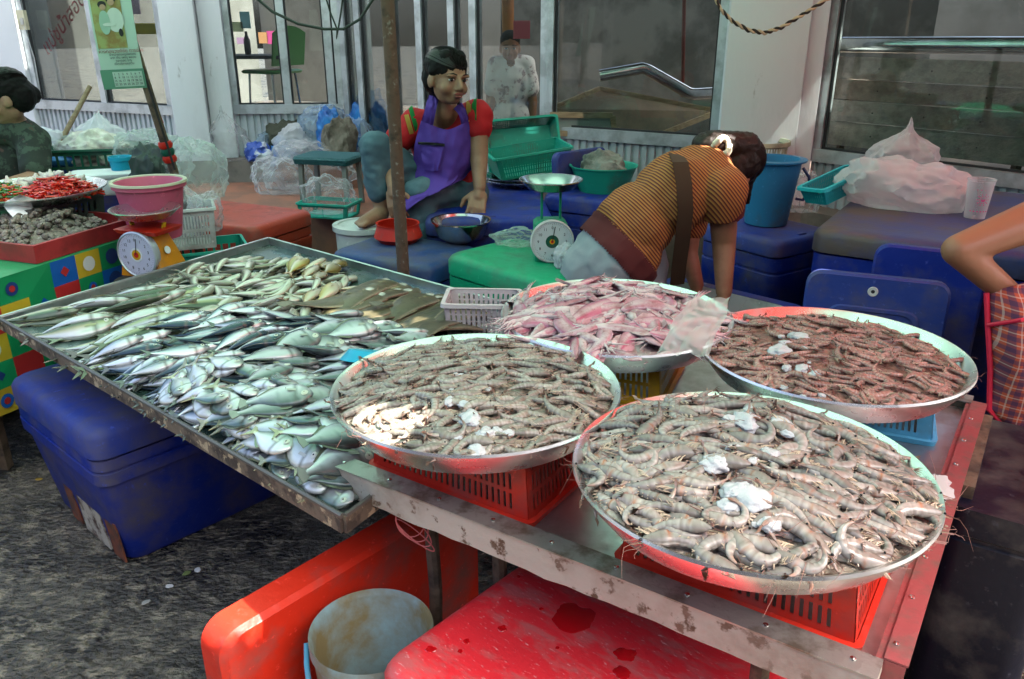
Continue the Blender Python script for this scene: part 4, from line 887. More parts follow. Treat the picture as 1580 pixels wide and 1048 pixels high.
RC = cooler_at('red cooler at the foot of the terracotta steps', 390, 352, .6, e.x, e.y, .52, .78, m_redback, m_redback, taper=.93, latch=False)

# open blue cooler with white lining that the bending woman reaches into
q0, q1 = at(1062, 430, .62), at(1243, 473, .62); u = (q1 - q0).normalized(); v = Vector((-u.y, u.x, 0)); wO = .58; c = q1 - u * (wO / 2) - v * .25
oc = thing('open_cooler', 'open blue cooler with white lining behind the squid tray', 'cooler', (c.x, c.y, 0), math.atan2(u.y, u.x), 'blue coolers')
b = MB(); b.loft([(0, .26, .22, .04), (.6, wO / 2, .25, .04), (.62, wO / 2, .25, .04), (.62, wO / 2 - .05, .2, .03)], cap1=False); b.build('body', m_blue, oc)
b = MB(); b.loft([(.619, wO / 2 - .049, .2, .03), (.15, wO / 2 - .07, .17, .03), (.15, .01, .01, .005)], cap0=False, cap1=True); b.build('lining', m_whitep, oc)
# two blue lids leaning on the large cooler
def leaning(label, ptl, ptr, ytop, h, lean, mt, th=.05, inset=True):
    A, B = aty(*ptl, ytop[0]), aty(*ptr, ytop[1]); u = B - A; w_ = math.hypot(u.x, u.y); u = Vector((u.x, u.y, 0)).normalized(); n = Vector((u.y, -u.x, 0)); zt = max(A.z, B.z)
    t = thing('cooler_lid_board', label, 'cooler lid', (0, 0, 0)); up = (Vector((0, 0, 1)) * math.cos(lean) - n * math.sin(lean)).normalized(); nn = u.cross(up) * 1
    h = zt / up.z; mid = (Vector((A.x, A.y, 0)) + Vector((B.x, B.y, 0))) / 2; c = Vector((mid.x, mid.y, zt)) - up * h / 2
    t.matrix_world = Matrix.Translation(c) @ Matrix((u, up, nn)).transposed().to_4x4()
    b = MB(); b.loft([(-th / 2, w_ / 2 - .008, h / 2 - .008, .04), (-th / 2 + .008, w_ / 2, h / 2, .045), (th / 2 - .008, w_ / 2, h / 2, .045), (th / 2, w_ / 2 - .008, h / 2 - .008, .04)], n=6); b.build('board', mt, t)
    if inset:
        b = MB(); prof = [(w_ / 2 - .075, h / 2 - .1, th / 2 - .001), (w_ / 2 - .08, h / 2 - .105, th / 2 + .006), (w_ / 2 - .09, h / 2 - .115, th / 2 + .006), (w_ / 2 - .095, h / 2 - .12, th / 2 - .001)]
        b.rings([[(x, y, z) for x, y in rrect(hw, hd, .04)] for hw, hd, z in prof], 0, False, False); b.build('raised_rib', mt, t)
        b = MB(); b.lathe([(.006, .001), (.006, .004), (.014, .005), (.016, .001)], 20, (-.01, h / 2 - .05, th / 2 - .001)); b.build('hole_ring', m_whitep, t)
        b = MB(); b.lathe([(.0001, .0025), (.0065, .0025)], 14, (-.01, h / 2 - .05, th / 2 - .001)); b.build('hole', m_black, t)
    return t
leaning('worn blue cooler lid with a round hole leaning behind the reddish shrimp tray', (1247, 414), (1470, 440), (2.56, 2.40), .9, R(6), plastic('worn_blue_lid', (.025, .055, .27), .6, .4))
leaning('plain dark blue cooler lid leaning behind the worn one with the hole', (1352, 377), (1530, 392), (2.68, 2.53), .9, R(5), m_blue, .05, False)
leaning('small blue lid leaning upright behind the green dial scale', (853, 240), (932, 226), (4.3, 4.55), .4, R(8), m_bluelid, .05, False)

# bowls, buckets, baskets
def bowl(label, px, py, z, r, h, mt, name='bowl', rim=.006, base=.55):
    p = at(px, py, z); return lathe_thing(name, label, 'bowl', [(.001, .003), (r * base, .003), (r * (base + .25), h * .3), (r * .98, h), (r + rim, h + .002), (r + rim, h - .004), (r, h - .005), (r * (base + .27), h * .28), (r * base, 0), (.001, 0)], mt, (p.x, p.y, z + .001), 56, cap0=False)
bowl('round red plastic bowl on the low blue cooler beside the rusty pole', 615, 372, .67, .095, .085, m_redb, base=.92)
bowl('stainless steel bowl between the low blue cooler and the green cooler', 712, 372, .67, .135, .10, m_steel)
p = at(718, 355, .72); lathe_thing('broth', 'reddish green water in the stainless steel bowl', 'liquid', [(.001, 0), (.095, 0)], M('dirty_water', (.12, .16, .07), .05, c2=(.3, .06, .04), sc=12), (at(712, 372, .67).x, at(712, 372, .67).y, .725), 40, cap0=False)
def bucket(label, p, r, h, mt, taper=.78, rim=.012, name='bucket', bail=None, lid=None, cat='bucket'):
    t = thing(name, label, cat, p); b = MB(); b.lathe([(.001, .005), (r * taper, .005), (r * .97, h - .005), (r, h), (r + rim, h), (r + rim, h - .02), (r, h - .022), (r * (taper + .01), 0), (.001, 0)], 48); b.build('bucket_body', mt, t)
    if bail: b = MB(); b.tube([(r * 1.02 * math.cos(a), -r * 1.02 * math.sin(a) * .35 + 0, h - .03 - bail * math.sin(a)) for a in np.linspace(0, math.pi, 16)], .005, 7); b.build('handle', mt if lid is None else mt, t)
    if lid: b = MB(); b.lathe([(r + .014, h - .018), (r + .014, h + .006), (r * .9, h + .008), (r * .88, h + .003), (r * .6, h + .003), (.001, h + .004)], 48, cap1=True); b.build('lid', lid, t)
    return t
p = at(560, 343, .70); bucket('lower of two stacked white buckets under the bare foot', (p.x, p.y, 0), .137, .36, m_whitep, .9); bucket('upper of two stacked white buckets with lid, under the bare foot', (p.x, p.y, .362), .137, .325, m_whitep, .93, lid=m_whitep)
p = at(1181, 345, .75); p = Vector((p.x, p.y, .75)); TBk = thing('bucket', 'tall translucent blue bucket with dark handle on the navy cooler', 'bucket', (p.x, p.y, .751))
b = MB(); b.lathe([(.001, .004), (.095, .004), (.128, .285), (.15, .292), (.152, .3), (.12, .302), (.118, .29), (.088, .01), (.001, .008)], 48); b.build('bucket_body', m_bluebk, TBk)
b = MB(); b.tube([(.135, -.02, .26), (.165, -.03, .22), (.172, -.03, .16), (.15, -.03, .115), (.118, -.02, .12)], .007, 8); b.build('handle', M('navy_handle', (.01, .03, .12), .4), TBk)
# cream lattice waste basket behind the blue bucket
p = at(1172, 300, .75); cbx, cby = p.x + .05, p.y + .3; wb = thing('waste_basket', 'cream lattice waste basket behind the tall blue bucket', 'basket', (cbx, cby, 0))
hw = aty(1172, 216, cby).z
b = MB(); b.lathe([(.155, hw - .02), (.165, hw), (.178, hw), (.18, hw - .022), (.168, hw - .03), (.158, hw - .024)], 48); b.build('rim', m_cream, wb)
b = MB()
for s_ in (1, -1):
    for k in range(30):
        b.tube([((.12 + .042 * t) * math.cos(2 * math.pi * k / 30 + s_ * t * .9), (.12 + .042 * t) * math.sin(2 * math.pi * k / 30 + s_ * t * .9), .02 + (hw - .045) * t) for t in np.linspace(0, 1, 9)], .0042, 4)
b.build('lattice', m_cream, wb); b = MB(); b.lathe([(.001, 0), (.125, 0), (.125, .03), (.001, .028)], 32); b.build('base', m_cream, wb)
# green stacking baskets, steel trays and teal basin around the seat cooler
p = at(800, 285, .76)
for i, (dz, tl, lab) in enumerate(((.0, .0, 'lower of two steel trays under the green baskets'), (.026, .05, 'upper of two steel trays under the green baskets'))):
    o = lathe_thing('steel_tray', lab, 'tray', [(.001, .003), (.14, .003), (.185, .035), (.195, .037), (.195, .033), (.187, .031), (.143, 0), (.001, 0)], m_alum_tray, (p.x, p.y, .762 + dz), 48, tilt=(tl * .6, -tl, 0), cap0=False)
g1 = slotbasket('basket', 'green plastic mesh basket lying on the steel trays behind the seated woman', (p.x + .06, p.y + .03, .835), R(14), .44, .3, .13, m_teal, False, (26, 18), 4, 1.15); g1.rotation_euler = (R(2), R(-7), R(14))
g2 = slotbasket('basket', 'green plastic mesh basket tipped up on edge behind the lying one', (p.x + .02, p.y + .28, .80), R(8), .42, .3, .12, m_teal, False, (26, 18), 4, 1.15); g2.rotation_euler = (R(68), R(-4), R(8)); g2.location.z = .92
p = at(930, 292, .8); tb = lathe_thing('basin', 'teal plastic basin with grey rags behind the striped shirt', 'basin', [(.001, .004), (.12, .004), (.17, .13), (.18, .135), (.18, .128), (.172, .125), (.124, 0), (.001, 0)], m_teal, (p.x, p.y, .795), 40, cap0=False)
cooler('cooler', 'blue cooler behind the green dial scale under the teal basin', (p.x, p.y, 0), R(-30), .5, .46, .794, m_blue, m_blue, .95, 'blue coolers', latch=False)
bag('rag_heap', 'grey crumpled rags in the teal basin', 'rags', 0, 0, .80, .26, .22, .2, M('grey_rag', (.3, .31, .28), .9, c2=(.14, .15, .13), sc=10, bump=.4), 41, loc=(p.x, p.y))
# things on the large blue cooler
bag('plastic_bag', 'large milky white plastic bag lying on the blue cooler lid', 'bag', 1388, 318, .93, .46, .3, .19, m_milk, 3, sub=5, rot=R(-20))
bag('plastic_bag', 'peaked top of a white plastic bag behind the large one on the cooler', 'bag', 1392, 268, .93, .3, .2, .2, m_milk, 9, True, rot=R(-15))
bag('plastic_bag', 'small clear bag beside the handle of the tall blue bucket', 'bag', 1243, 318, .75, .16, .14, .2, m_bag, 12, loc=(at(1243, 335, .75).x + .02, at(1243, 335, .75).y + .14))
bag('red_net', 'orange-red crumpled net behind the printed plastic cup', 'net', 1470, 302, .93, .09, .07, .06, M('orange_net', (.85, .09, .02), .6), 15, sub=3)
cy_ = slotbasket('basket', 'cyan oblong plastic basket tilted against the white bag', at(1290, 300, .96), R(30), .3, .12, .075, plastic('cyan_basket', (.02, .5, .58), .05), False, (22, 9), 3, 1.2); cy_.rotation_euler = (R(-4), R(-12), R(33)); cy_.location = Vector((at(1290, 298, .96).x, at(1290, 298, .96).y, .955))
p = at(1503, 336, .93); cup = thing('plastic_cup', 'clear plastic cup with pink printed sun motif on the blue cooler', 'cup', (p.x, p.y, .931))
b = MB(); b.lathe([(.001, .002), (.034, .002), (.046, .145), (.05, .147), (.05, .142), (.047, .14), (.036, 0), (.001, 0)], 36); b.build('cup_body', film('cup_plastic', (.8, .78, .82), .28, .1, .4, .0), cup)
m_print = M('pink_print', (.55, .02, .16), .5)
def wrapdot(mb, a, z, r, asp=1.0):
    rc_ = .0362 + (.046 - .0362) * z / .145 + .0008; mb.add([((rc_) * math.cos(a + r * math.cos(t) / rc_), rc_ * math.sin(a + r * math.cos(t) / rc_), z + r * asp * math.sin(t)) for t in np.linspace(0, 5.5, 8)], [tuple(range(8))])
b = MB(); a0 = -R(95); wrapdot(b, a0, .075, .008)
for k in range(10):
    for rr_ in (.014, .021): wrapdot(b, a0 + rr_ * math.cos(k * .628) / .042, .075 + rr_ * math.sin(k * .628), .0022)
for k in range(7): wrapdot(b, a0 - .9 + k * .3, .112, .0028); wrapdot(b, a0 - .9 + k * .3, .03, .004, .6)
k_ = b.build('printed_motif', m_print, cup, smooth=0); k_['kind'] = 'stuff'
# two weighing scales
def scale(label, px, py, z, face, s, mbody, mdial, mcen, crest, pan_up, hood=False):
    p = at(px, py, z); t = thing('weighing_scale', label, 'scale', (p.x, p.y, z + .001), face); W_ = .16 * s; b = MB()
    if hood: b.loft([(0, .11 * s, .085 * s, .01), (.04 * s, .105 * s, .08 * s, .012), (.165 * s, .06 * s, .055 * s, .012), (.175 * s, .055 * s, .05 * s, .01)])
    else: b.loft([(0, .075 * s, .06 * s, .01), (.17 * s, .075 * s, .06 * s, .012), (.185 * s, .06 * s, .05 * s, .01)])
    b.build('housing', mbody, t); zc = .1 * s; yf = -.088 * s
    d = ob('dial', None, t, (0, yf, zc)); d.rotation_euler = (R(90), 0, 0)
    b = MB(); b.lathe([(.0001, -.03), (.094 * s, -.03), (.1 * s, -.004), (.1 * s, .004), (.094 * s, .007), (.091 * s, .003)], 48); b.build('dial_ring', m_whitep if not hood else m_alu, d)
    b = MB(); b.lathe([(.0001, .0032), (.0915 * s, .0032)], 48); b.build('dial_face', mdial, d)
    b = MB()
    for k in range(60):
        a = 2 * math.pi * k / 60; r0 = (.08 if k % 5 else .075) * s; b.obox((r0 * math.cos(a) - .0004, r0 * math.sin(a), .0036), (.0008, 0, 0), (.007 * s * math.cos(a), .007 * s * math.sin(a), 0), (0, 0, .0003))
    b.build('dial_ticks', m_ink, d, smooth=0)
    for k in range(12 if not hood else 14):
        a = math.pi / 2 - 2 * math.pi * k / (12 if not hood else 14); o = ob('dial_numeral', text_mesh(str(k), .018 * s, m_ink, .0002), d, (.064 * s * math.cos(a), .064 * s * math.sin(a), .0042))
    if crest:                              # small coloured badge at the middle of the dial
        for r_, c_, z_ in ((.03, m_dkgreen if not hood else m_whitep, .0045), (.012 if not hood else .022, m_yel, .0055), (.007 if not hood else .012, m_redb, .0065)):
            b = MB(); b.lathe([(.0001, z_), (r_ * s, z_), (r_ * s, z_ - .002)], 24); b.build('dial_badge', c_ if not (hood and r_ == .03) else m_paper, d)
    b = MB(); b.obox((-.0015, 0, .0075), (.003, 0, 0), (.012 * s, .07 * s, 0), (0, 0, .001)); b.build('pointer', m_ink, d, smooth=0)
    if hood:
        b = MB(); b.lathe([(.0001, 0), (.016, 0), (.016, -.001)], 20); k = b.build('sticker', m_paper, t, (.093 * s, -.01, .11 * s)); k.rotation_euler = (0, R(72), 0)
        b = MB(); b.loft([(.182 * s, .1 * s, .075 * s, .006), (.2 * s, .11 * s, .085 * s, .006), (.204 * s, .085 * s, .06 * s, .006)]); b.build('platform', m_orange, t)
        for x in (-.08, .08): b = MB(); b.bar((x * s, 0, .2 * s), (x * 1.1 * s, 0, (pan_up - .01) * s), .02, .006); b.build('pan_bracket', m_yel, t, smooth=0)
    else:
        for x, y in ((-.04, 0), (.045, .0)): b = MB(); b.tube([(x * s, y, .184 * s), (x * s, y, (pan_up + .012) * s)], .006 * s, 8); b.build('pan_post', m_green, t)
    b = MB(); rp = .14 * s; b.lathe([(.001, .003), (.06 * s, .003), (.1 * s, .014), (rp * .97, .045), (rp + .004, .046), (rp + .004, .042), (rp, .041), (.103 * s, .01), (.06 * s, 0), (.001, 0)], 48, (0, 0, pan_up * s)); b.build('weighing_pan', m_alum_tray if hood else m_steel, t)
    return t
scale('green weighing scale with white numbered dial and steel pan on the green cooler', 848, 398, .74, R(4), .86, m_green, M('pale_dial', (.66, .74, .74), .35), None, True, .315)
_a, _b = at(57, 411, .76), at(205, 365, .76); tE0, tE1 = _a - (_b - _a) * .6, _a + (_b - _a) * 1.55
scale('orange weighing scale with white dial and shallow steel pan on the patchwork table', 240, 420, .66, R(-18), .95, plastic('orange_scale_paint', (.62, .24, .01), .2), M('lilac_dial', (.62, .62, .72), .35), None, True, .235, True)
bag('plastic_bag', 'white bag lying beside the dial scale on the green cooler', 'bag', 795, 378, .74, .2, .13, .07, m_baggreen, 21)
bag('plastic_bag', 'small white packet at the right foot of the green dial scale', 'bag', 872, 412, .74, .09, .1, .09, m_milk, 22)

p = at(240, 420, .66); cooler('cooler', 'small dark box under the orange weighing scale', (p.x, p.y, 0), math.atan2((tE1 - tE0).y, (tE1 - tE0).x), .26, .22, .66, m_blackp, m_blackp, .98, latch=False, lidh=.04, r=.02)
# ------------------------------------------------------------------ left table with the patchwork cloth
eu = (tE1 - tE0).normalized(); en = Vector((eu.y, -eu.x, 0)); LT = (tE1 - tE0).length; DT = 1.5
pt = thing('market_table', 'table covered by a green blue yellow and red patchwork oilcloth', 'table', (0, 0, 0))
O = tE0 - en * .0; b = MB(); b.obox(Vector((O.x, O.y, .73)) - eu * 1.1, eu * (LT + 1.1), -en * DT, (0, 0, .028)); b.build('table_top', m_oldwood, pt, smooth=0)
for a_, d_ in ((.05, .1), (LT - .05, .1), (.05, DT - .1), (LT - .05, DT - .1)):
    p = O + eu * a_ - en * d_; b = MB(); b.bar((p.x, p.y, 0), (p.x, p.y, .729), .04, .04, up=(1, 0, 0)); b.build('leg', m_oldwood, pt, smooth=0)
pm = [M('oilcloth_' + n_, c_, .35, bump=.1, bsc=15) for n_, c_ in (('green', (.01, .28, .1)), ('blue', (.01, .12, .48)), ('yellow', (.6, .42, .03)), ('red', (.5, .03, .03)), ('white', (.7, .72, .7)), ('dark', (.02, .05, .2)))]
cl = ob('tablecloth', None); tag(cl, 'patchwork print oilcloth hanging down the side of the left table', 'tablecloth')
cell = .12; ncx = int((LT + 1.1) / cell); ncz = 5; P2 = lambda i, k: O - eu * 1.1 + eu * (i * cell) + en * (.012 + .012 * math.sin(i * 1.3) * (k / 5) + .01 * noise.noise((i * .6, k, 0))) + Vector((0, 0, .762 - k * .1 - O.z))
patt = [[0, 0, 1, 2, 0, 3, 0, 2, 1, 0], [2, 0, 3, 0, 1, 0, 2, 0, 0, 3], [0, 1, 0, 2, 0, 0, 3, 1, 0, 2], [3, 0, 2, 0, 0, 1, 0, 2, 3, 0], [0, 2, 0, 1, 3, 0, 0, 0, 1, 2]]
random.seed(3)
sub = 4
for k in range(ncz):
    b = MB()
    for i in range(ncx):
        c_ = patt[k][i % 10]; a0_, a1_, b0_, b1_ = P2(i, k), P2(i + 1, k), P2(i, k + 1), P2(i + 1, k + 1); b.add([b0_, b1_, a1_, a0_], [(0, 1, 2, 3)], c_)
        ce = (a0_ + a1_ + b0_ + b1_) / 4 + en * .003; q = random.random(); r_ = cell * random.uniform(.16, .3); kk = 4 if q < .25 else 14; mt_ = random.choice([x for x in (1, 2, 3, 4, 5) if x != c_])
        if q < .85:
            b.add([ce + eu * (r_ * math.cos(2 * math.pi * j / kk)) + Vector((0, 0, r_ * math.sin(2 * math.pi * j / kk))) for j in range(kk)], [tuple(range(kk))], mt_)
            if q > .5: b.add([ce + en * .001 + eu * (r_ * .5 * math.cos(2 * math.pi * j / 10)) + Vector((0, 0, r_ * .5 * math.sin(2 * math.pi * j / 10))) for j in range(10)], [tuple(range(10))], random.choice([2, 3, 4]))
    b.build('cloth_row', pm, cl, smooth=0)
b = MB(); b.obox(Vector((O.x, O.y, .759)) - eu * 1.1 + en * .012, eu * (LT + 1.1), -en * (DT + .02), (0, 0, .004)); b.build('cloth_top', pm[0], cl, smooth=0)
TZL = .764
# tray of cockles
ck = at(57, 408, TZL) - Vector((0, 0, 0)); cw, cdp = .56, .5; ct = thing('cockle_tray', 'shallow red wooden tray heaped with cockles on the patchwork table', 'tray', (ck.x, ck.y, TZL), math.atan2(eu.y, eu.x))
m_rw = M('red_painted_wood', (.42, .03, .03), .5, c2=(.25, .02, .02), sc=6, c3=(.55, .4, .35), sc3=50, lo3=.7, hi3=.75)
b = MB(); b.box((cw / 2, cdp / 2, .006), (cw - .02, cdp - .02, .01)); b.build('tray_bottom', m_rw, ct, smooth=0)
for c_, d_ in (((cw / 2, .008, .036), (cw, .016, .07)), ((cw / 2, cdp - .008, .036), (cw, .016, .07)), ((.0085, cdp / 2, .0355), (.016, cdp - .033, .069)), ((cw - .0085, cdp / 2, .0355), (.016, cdp - .033, .069))):
    b = MB(); b.box(c_, d_); b.build('tray_side', m_rw, ct, smooth=0)
m_cock = M('cockle_shell', (.2, .17, .13), .5, c2=(.09, .075, .06), sc=40, c3=(.45, .42, .36), sc3=30, lo3=.58, hi3=.7, rnd=.35, bump=.5, bsc=120)
def shell():
    b = MB(); prof = [(.0001, -.011), (.009, -.008), (.0145, -.002), (.0155, 0), (.0145, .002), (.009, .008), (.0001, .011)]; b.lathe(prof, 12); me = b.mesh('cockle', m_cock, 180); v = verts(me)
    for i, q in enumerate(v): v[i][0] *= 1.15 if q[0] > 0 else .95
    me.vertices.foreach_set('co', v.ravel()); me.update(); return me
sh = shell(); ctm = Matrix.Translation(ct.location) @ Matrix.Rotation(math.atan2(eu.y, eu.x), 4, 'Z')
cc = ctm @ Vector((cw / 2, cdp / 2, 0)); inv_ = ctm.inverted()
def hm_ck(x, y):
    l = inv_ @ Vector((x, y, 0)); 
    if not (.02 < l.x < cw - .02 and .02 < l.y < cdp - .02): return TZL + .07
    return TZL + .012 + .1 * max(0, 1 - ((l.x - cw * .42) / .27) ** 2 - ((l.y - cdp / 2) / .27) ** 2)
ckp = Pile(cc.x - .45, cc.x + .45, cc.y - .45, cc.y + .45, .006, hm_ck)
ck_in = lambda x, y: (lambda l: .016 < l.x < cw - .016 and .016 < l.y < cdp - .016)(inv_ @ Vector((x, y, 0)))
b = MB(); b.sheet([[ctm @ Vector((.02 + (cw - .04) * i / 16, .02 + (cdp - .04) * j / 16, 0)) for i in range(17)] for j in range(17)]); b.v = [(x, y, max(TZL + .0115, hm_ck(x, y) - .004) if ck_in(x, y) else TZL + .0115) for x, y, z in b.v]; tag(b.build('cockle_underlayer', m_cock), 'lower layer of cockles in the red tray', None, None, 'stuff')
n_ = 0
for k in range(900):
    if n_ >= 280: break
    r_ = math.sqrt(random.random()); a = random.uniform(0, 6.28); l = Vector((cw * .45 + .27 * r_ * math.cos(a), cdp / 2 + .24 * r_ * math.sin(a), 0)); w3 = ctm @ l
    if not ck_in(w3.x, w3.y): continue
    s_ = random.uniform(.8, 1.15); mt_ = ckp.rest(verts(sh) * s_, w3.x, w3.y, random.uniform(0, 6.28), random.uniform(-.7, .7), .5, .6, .001, ck_in)
    if mt_ is None: continue
    o = ob('cockle', sh); o.matrix_world = mt_ @ Matrix.Scale(s_, 4); tag(o, 'small grey-brown cockle in the red wooden tray', 'cockle', 'cockles in the red tray'); n_ += 1
# round tray of chillies and garlic on a dark crate
p = at(48, 296, .93); slotbasket('crate', 'dark crate holding up the tray of chillies', (p.x, p.y, TZL), math.atan2(eu.y, eu.x), .4, .4, .14, m_blackp, False, (10, 10), 2, 1.05)
lathe_thing('round_tray', 'round metal tray of red and green chillies and garlic', 'tray', [(.001, .004), (.25, .004), (.3, .04), (.306, .042), (.306, .037), (.25, 0), (.001, 0)], m_alum_tray, (p.x, p.y, .906), 64, cap0=False)
chc = Vector((p.x, p.y, .912))
def chillies(name, label, cx, cy, n, rad, cols, hgt):
    mm = [M('chilli_%s_%d' % (name, i), c_, .25, coat=.5) for i, c_ in enumerate(cols)]; b = MB()
    for k in range(n):
        r_ = rad * math.sqrt(random.random()); a = random.uniform(0, 6.28); x, y = cx + r_ * math.cos(a), cy + r_ * math.sin(a); z = chc.z + .006 + hgt * (1 - (r_ / rad) ** 2) * random.uniform(.75, 1.05); t = random.uniform(0, 6.28); l_ = random.uniform(.03, .045); bd = random.uniform(-.01, .01)
        b.tube([(x - l_ * math.cos(t), y - l_ * math.sin(t), z + random.uniform(-.004, .008)), (x + bd, y + bd, z + .004), (x + l_ * math.cos(t), y + l_ * math.sin(t), z + random.uniform(-.008, .012))], [.0045, .0045, .001], 5, random.randrange(len(cols)))
    return tag(b.build(name, mm), label, None, None, 'stuff')
chillies('red_chillies', 'heap of red chillies at the right of the round metal tray', chc.x + .14, chc.y - .02, 420, .14, [(.62, .015, .01), (.5, .02, .01), (.7, .04, .01)], .075)
chillies('green_chillies', 'mixed green and red chillies at the left of the round metal tray', chc.x - .12, chc.y - .09, 420, .16, [(.06, .2, .02), (.04, .14, .02), (.55, .03, .01), (.5, .12, .02)], .06)
m_garlic = M('garlic_skin', (.66, .64, .54), .5, c2=(.5, .44, .38), sc=20, bump=.2, rnd=.1)
b = MB(); b.lathe([(.0001, 0), (.014, .001), (.021, .011), (.019, .022), (.008, .032), (.004, .045), (.0001, .046)], 14); gm = b.mesh('garlic_bulb', m_garlic, 180)
gp = Pile(chc.x - .35, chc.x + .35, chc.y - .3, chc.y + .3, .006, lambda x, y: chc.z + .0 + .05 * max(0, 1 - ((x - chc.x + .02) / .2) ** 2 - ((y - chc.y - .15) / .1) ** 2))
for k in range(52):
    r_ = math.sqrt(random.random()); a = random.uniform(0, 6.28); x, y = chc.x - .02 + .19 * r_ * math.cos(a), chc.y + .15 + .09 * r_ * math.sin(a)
    mt_ = gp.rest(verts(gm), x, y, random.uniform(0, 6), random.uniform(-1.2, 1.2), .5, .6, .002); o = ob('garlic_bulb', gm); o.matrix_world = mt_; tag(o, 'white garlic bulb at the back of the chilli tray', 'garlic', 'garlic on the chilli tray')
q0 = [at(2, 312, .95), at(30, 343, .86), at(62, 312, .93), at(36, 306, .96)]; sheet_obj('paper_sign', 'folded white paper sign stuck before the chillies', 'paper sign', (at(2, 315, .93), at(28, 345, .87), at(62, 310, .92), at(30, 300, .97)), m_paper, 5, .002)
# the other goods on the left table
p = at(229, 280, 1.0); bucket('pink plastic pail with pale rim behind the orange scale', (p.x, p.y, TZL + .001), .136, .235, m_pink, .74, .012); t_ = bpy.data.objects[-1] if False else None
b = MB(); b.lathe([(.135, .228), (.138, .24), (.152, .241), (.154, .232)], 48); o = b.build('pail_rim', m_cream, [x for x in bpy.data.objects if x.get('label', '').startswith('pink plastic pail')][0])
p = at(150, 305, TZL); c_ = cooler('foam_box', 'white foam box behind the cockle tray', (p.x, p.y + .12, TZL + .001), R(20), .34, .2, .12, m_foam, m_foam, .95, cat='foam box', lidh=.03, r=.015, latch=False)
p = at(108, 268, .85); slotbasket('crate', 'dark green plastic crate of garlic behind the chillies', (p.x, p.y + .35, TZL + .001), R(12), .5, .34, .19, m_dkgreen, False, (10, 8), 2, 1.04, gap=.7)
bag('garlic_heap', 'pale heap of garlic showing above the dark green crate', 'garlic heap', 0, 0, TZL + .08, .42, .26, .19, m_garlic, 31, loc=(p.x, p.y + .35))
p = at(180, 262, .9); bucket('small cyan cup beside the pink pail', (p.x - .02, p.y + .1, TZL + .001), .055, .19, m_cyan, .75, .005, 'cup', cat='cup')
p = at(155, 235, .9); cooler('cooler', 'blue box with a clear lid tray behind the green crate', (p.x - .1, p.y, 0), R(10), .62, .4, .9, m_blue, M('clear_blue_lid', (.05, .2, .5), .3), .96, 'blue coolers', lidh=.05, latch=False)
zb = .902; pp = (p.x - .1, p.y)
bag('plastic_bag', 'white plastic bag peaked on the blue box at the left', 'bag', 172, 200, zb, .26, .2, .2, m_milk, 51, True, loc=(pp[0] + .1, pp[1] + .05))
bag('plastic_bag', 'pinkish white bag beside the wooden stick at the left', 'bag', 100, 205, zb, .3, .22, .13, m_milk, 52, loc=(pp[0] - .2, pp[1] - .02))
b = MB(); s0_, s1_ = Vector((pp[0] - .12, pp[1] - .08, zb + .02)), aty(139, 133, pp[1] + .1); b.tube([s0_, s1_], [.016, .014], 10); tag(b.build('wooden_stick', m_wood), 'pale round wooden stick standing among bags at the left', 'stick')
bag('plastic_bag', 'greenish clear bag standing behind the pink pail', 'bag', 175, 230, TZL, .42, .26, .3, m_baggreen, 53, loc=(at(175, 265, .9).x, at(175, 265, .9).y + .45))
bag('plastic_bag', 'dull green sack with ropes at the foot of the calendar pole', 'bag', 300, 280, TZL, .3, .26, .3, m_baggreen, 54, loc=(at(292, 270, .9).x, at(292, 270, .9).y + .1))
bag('striped_bag', 'dark striped bag behind the pink pail', 'bag', 208, 250, TZL, .2, .14, .28, M('dark_striped', (.03, .05, .04), .5, c2=(.4, .45, .4), sc=6, lo=.55, hi=.6), 55, loc=(at(208, 262, .95).x, at(208, 262, .95).y + .2))
p = at(318, 372, .6); slotbasket('crate', 'lower green plastic crate standing behind the fish tray corner', (p.x, p.y, 0), R(25), .36, .3, .3, m_dkgreen, False, (8, 6), 2, 1.03, gap=.7); slotbasket('crate', 'upper green plastic crate with lattice sides behind the fish tray corner', (p.x, p.y, .303), R(25), .36, .3, .28, m_teal, False, (8, 6), 3, 1.03, gap=.7)
slotbasket('basket', 'white plastic basket with bags in it beside the orange scale', (p.x - .08, p.y - .02, .586), R(22), .27, .22, .2, m_whitep, False, (16, 12), 2, 1.08, gap=.5)
bag('plastic_bag', 'clear knotted bag in the white basket beside the orange scale', 'bag', 0, 0, .64, .24, .19, .26, m_bag, 56, True, loc=(p.x - .1, p.y - .02)); bag('plastic_bag', 'second clear bag at the right of the white basket', 'bag', 0, 0, .66, .16, .15, .18, m_bag, 57, loc=(p.x + .02, p.y + .0))
p = at(25, 652, 0); slotbasket('crate', 'dark slotted crate on the ground below the patchwork cloth', (p.x - .25, p.y + .12, .001), math.atan2(eu.y, eu.x), .5, .36, .27, m_blackp, False, (16, 12), 2, 1.06)

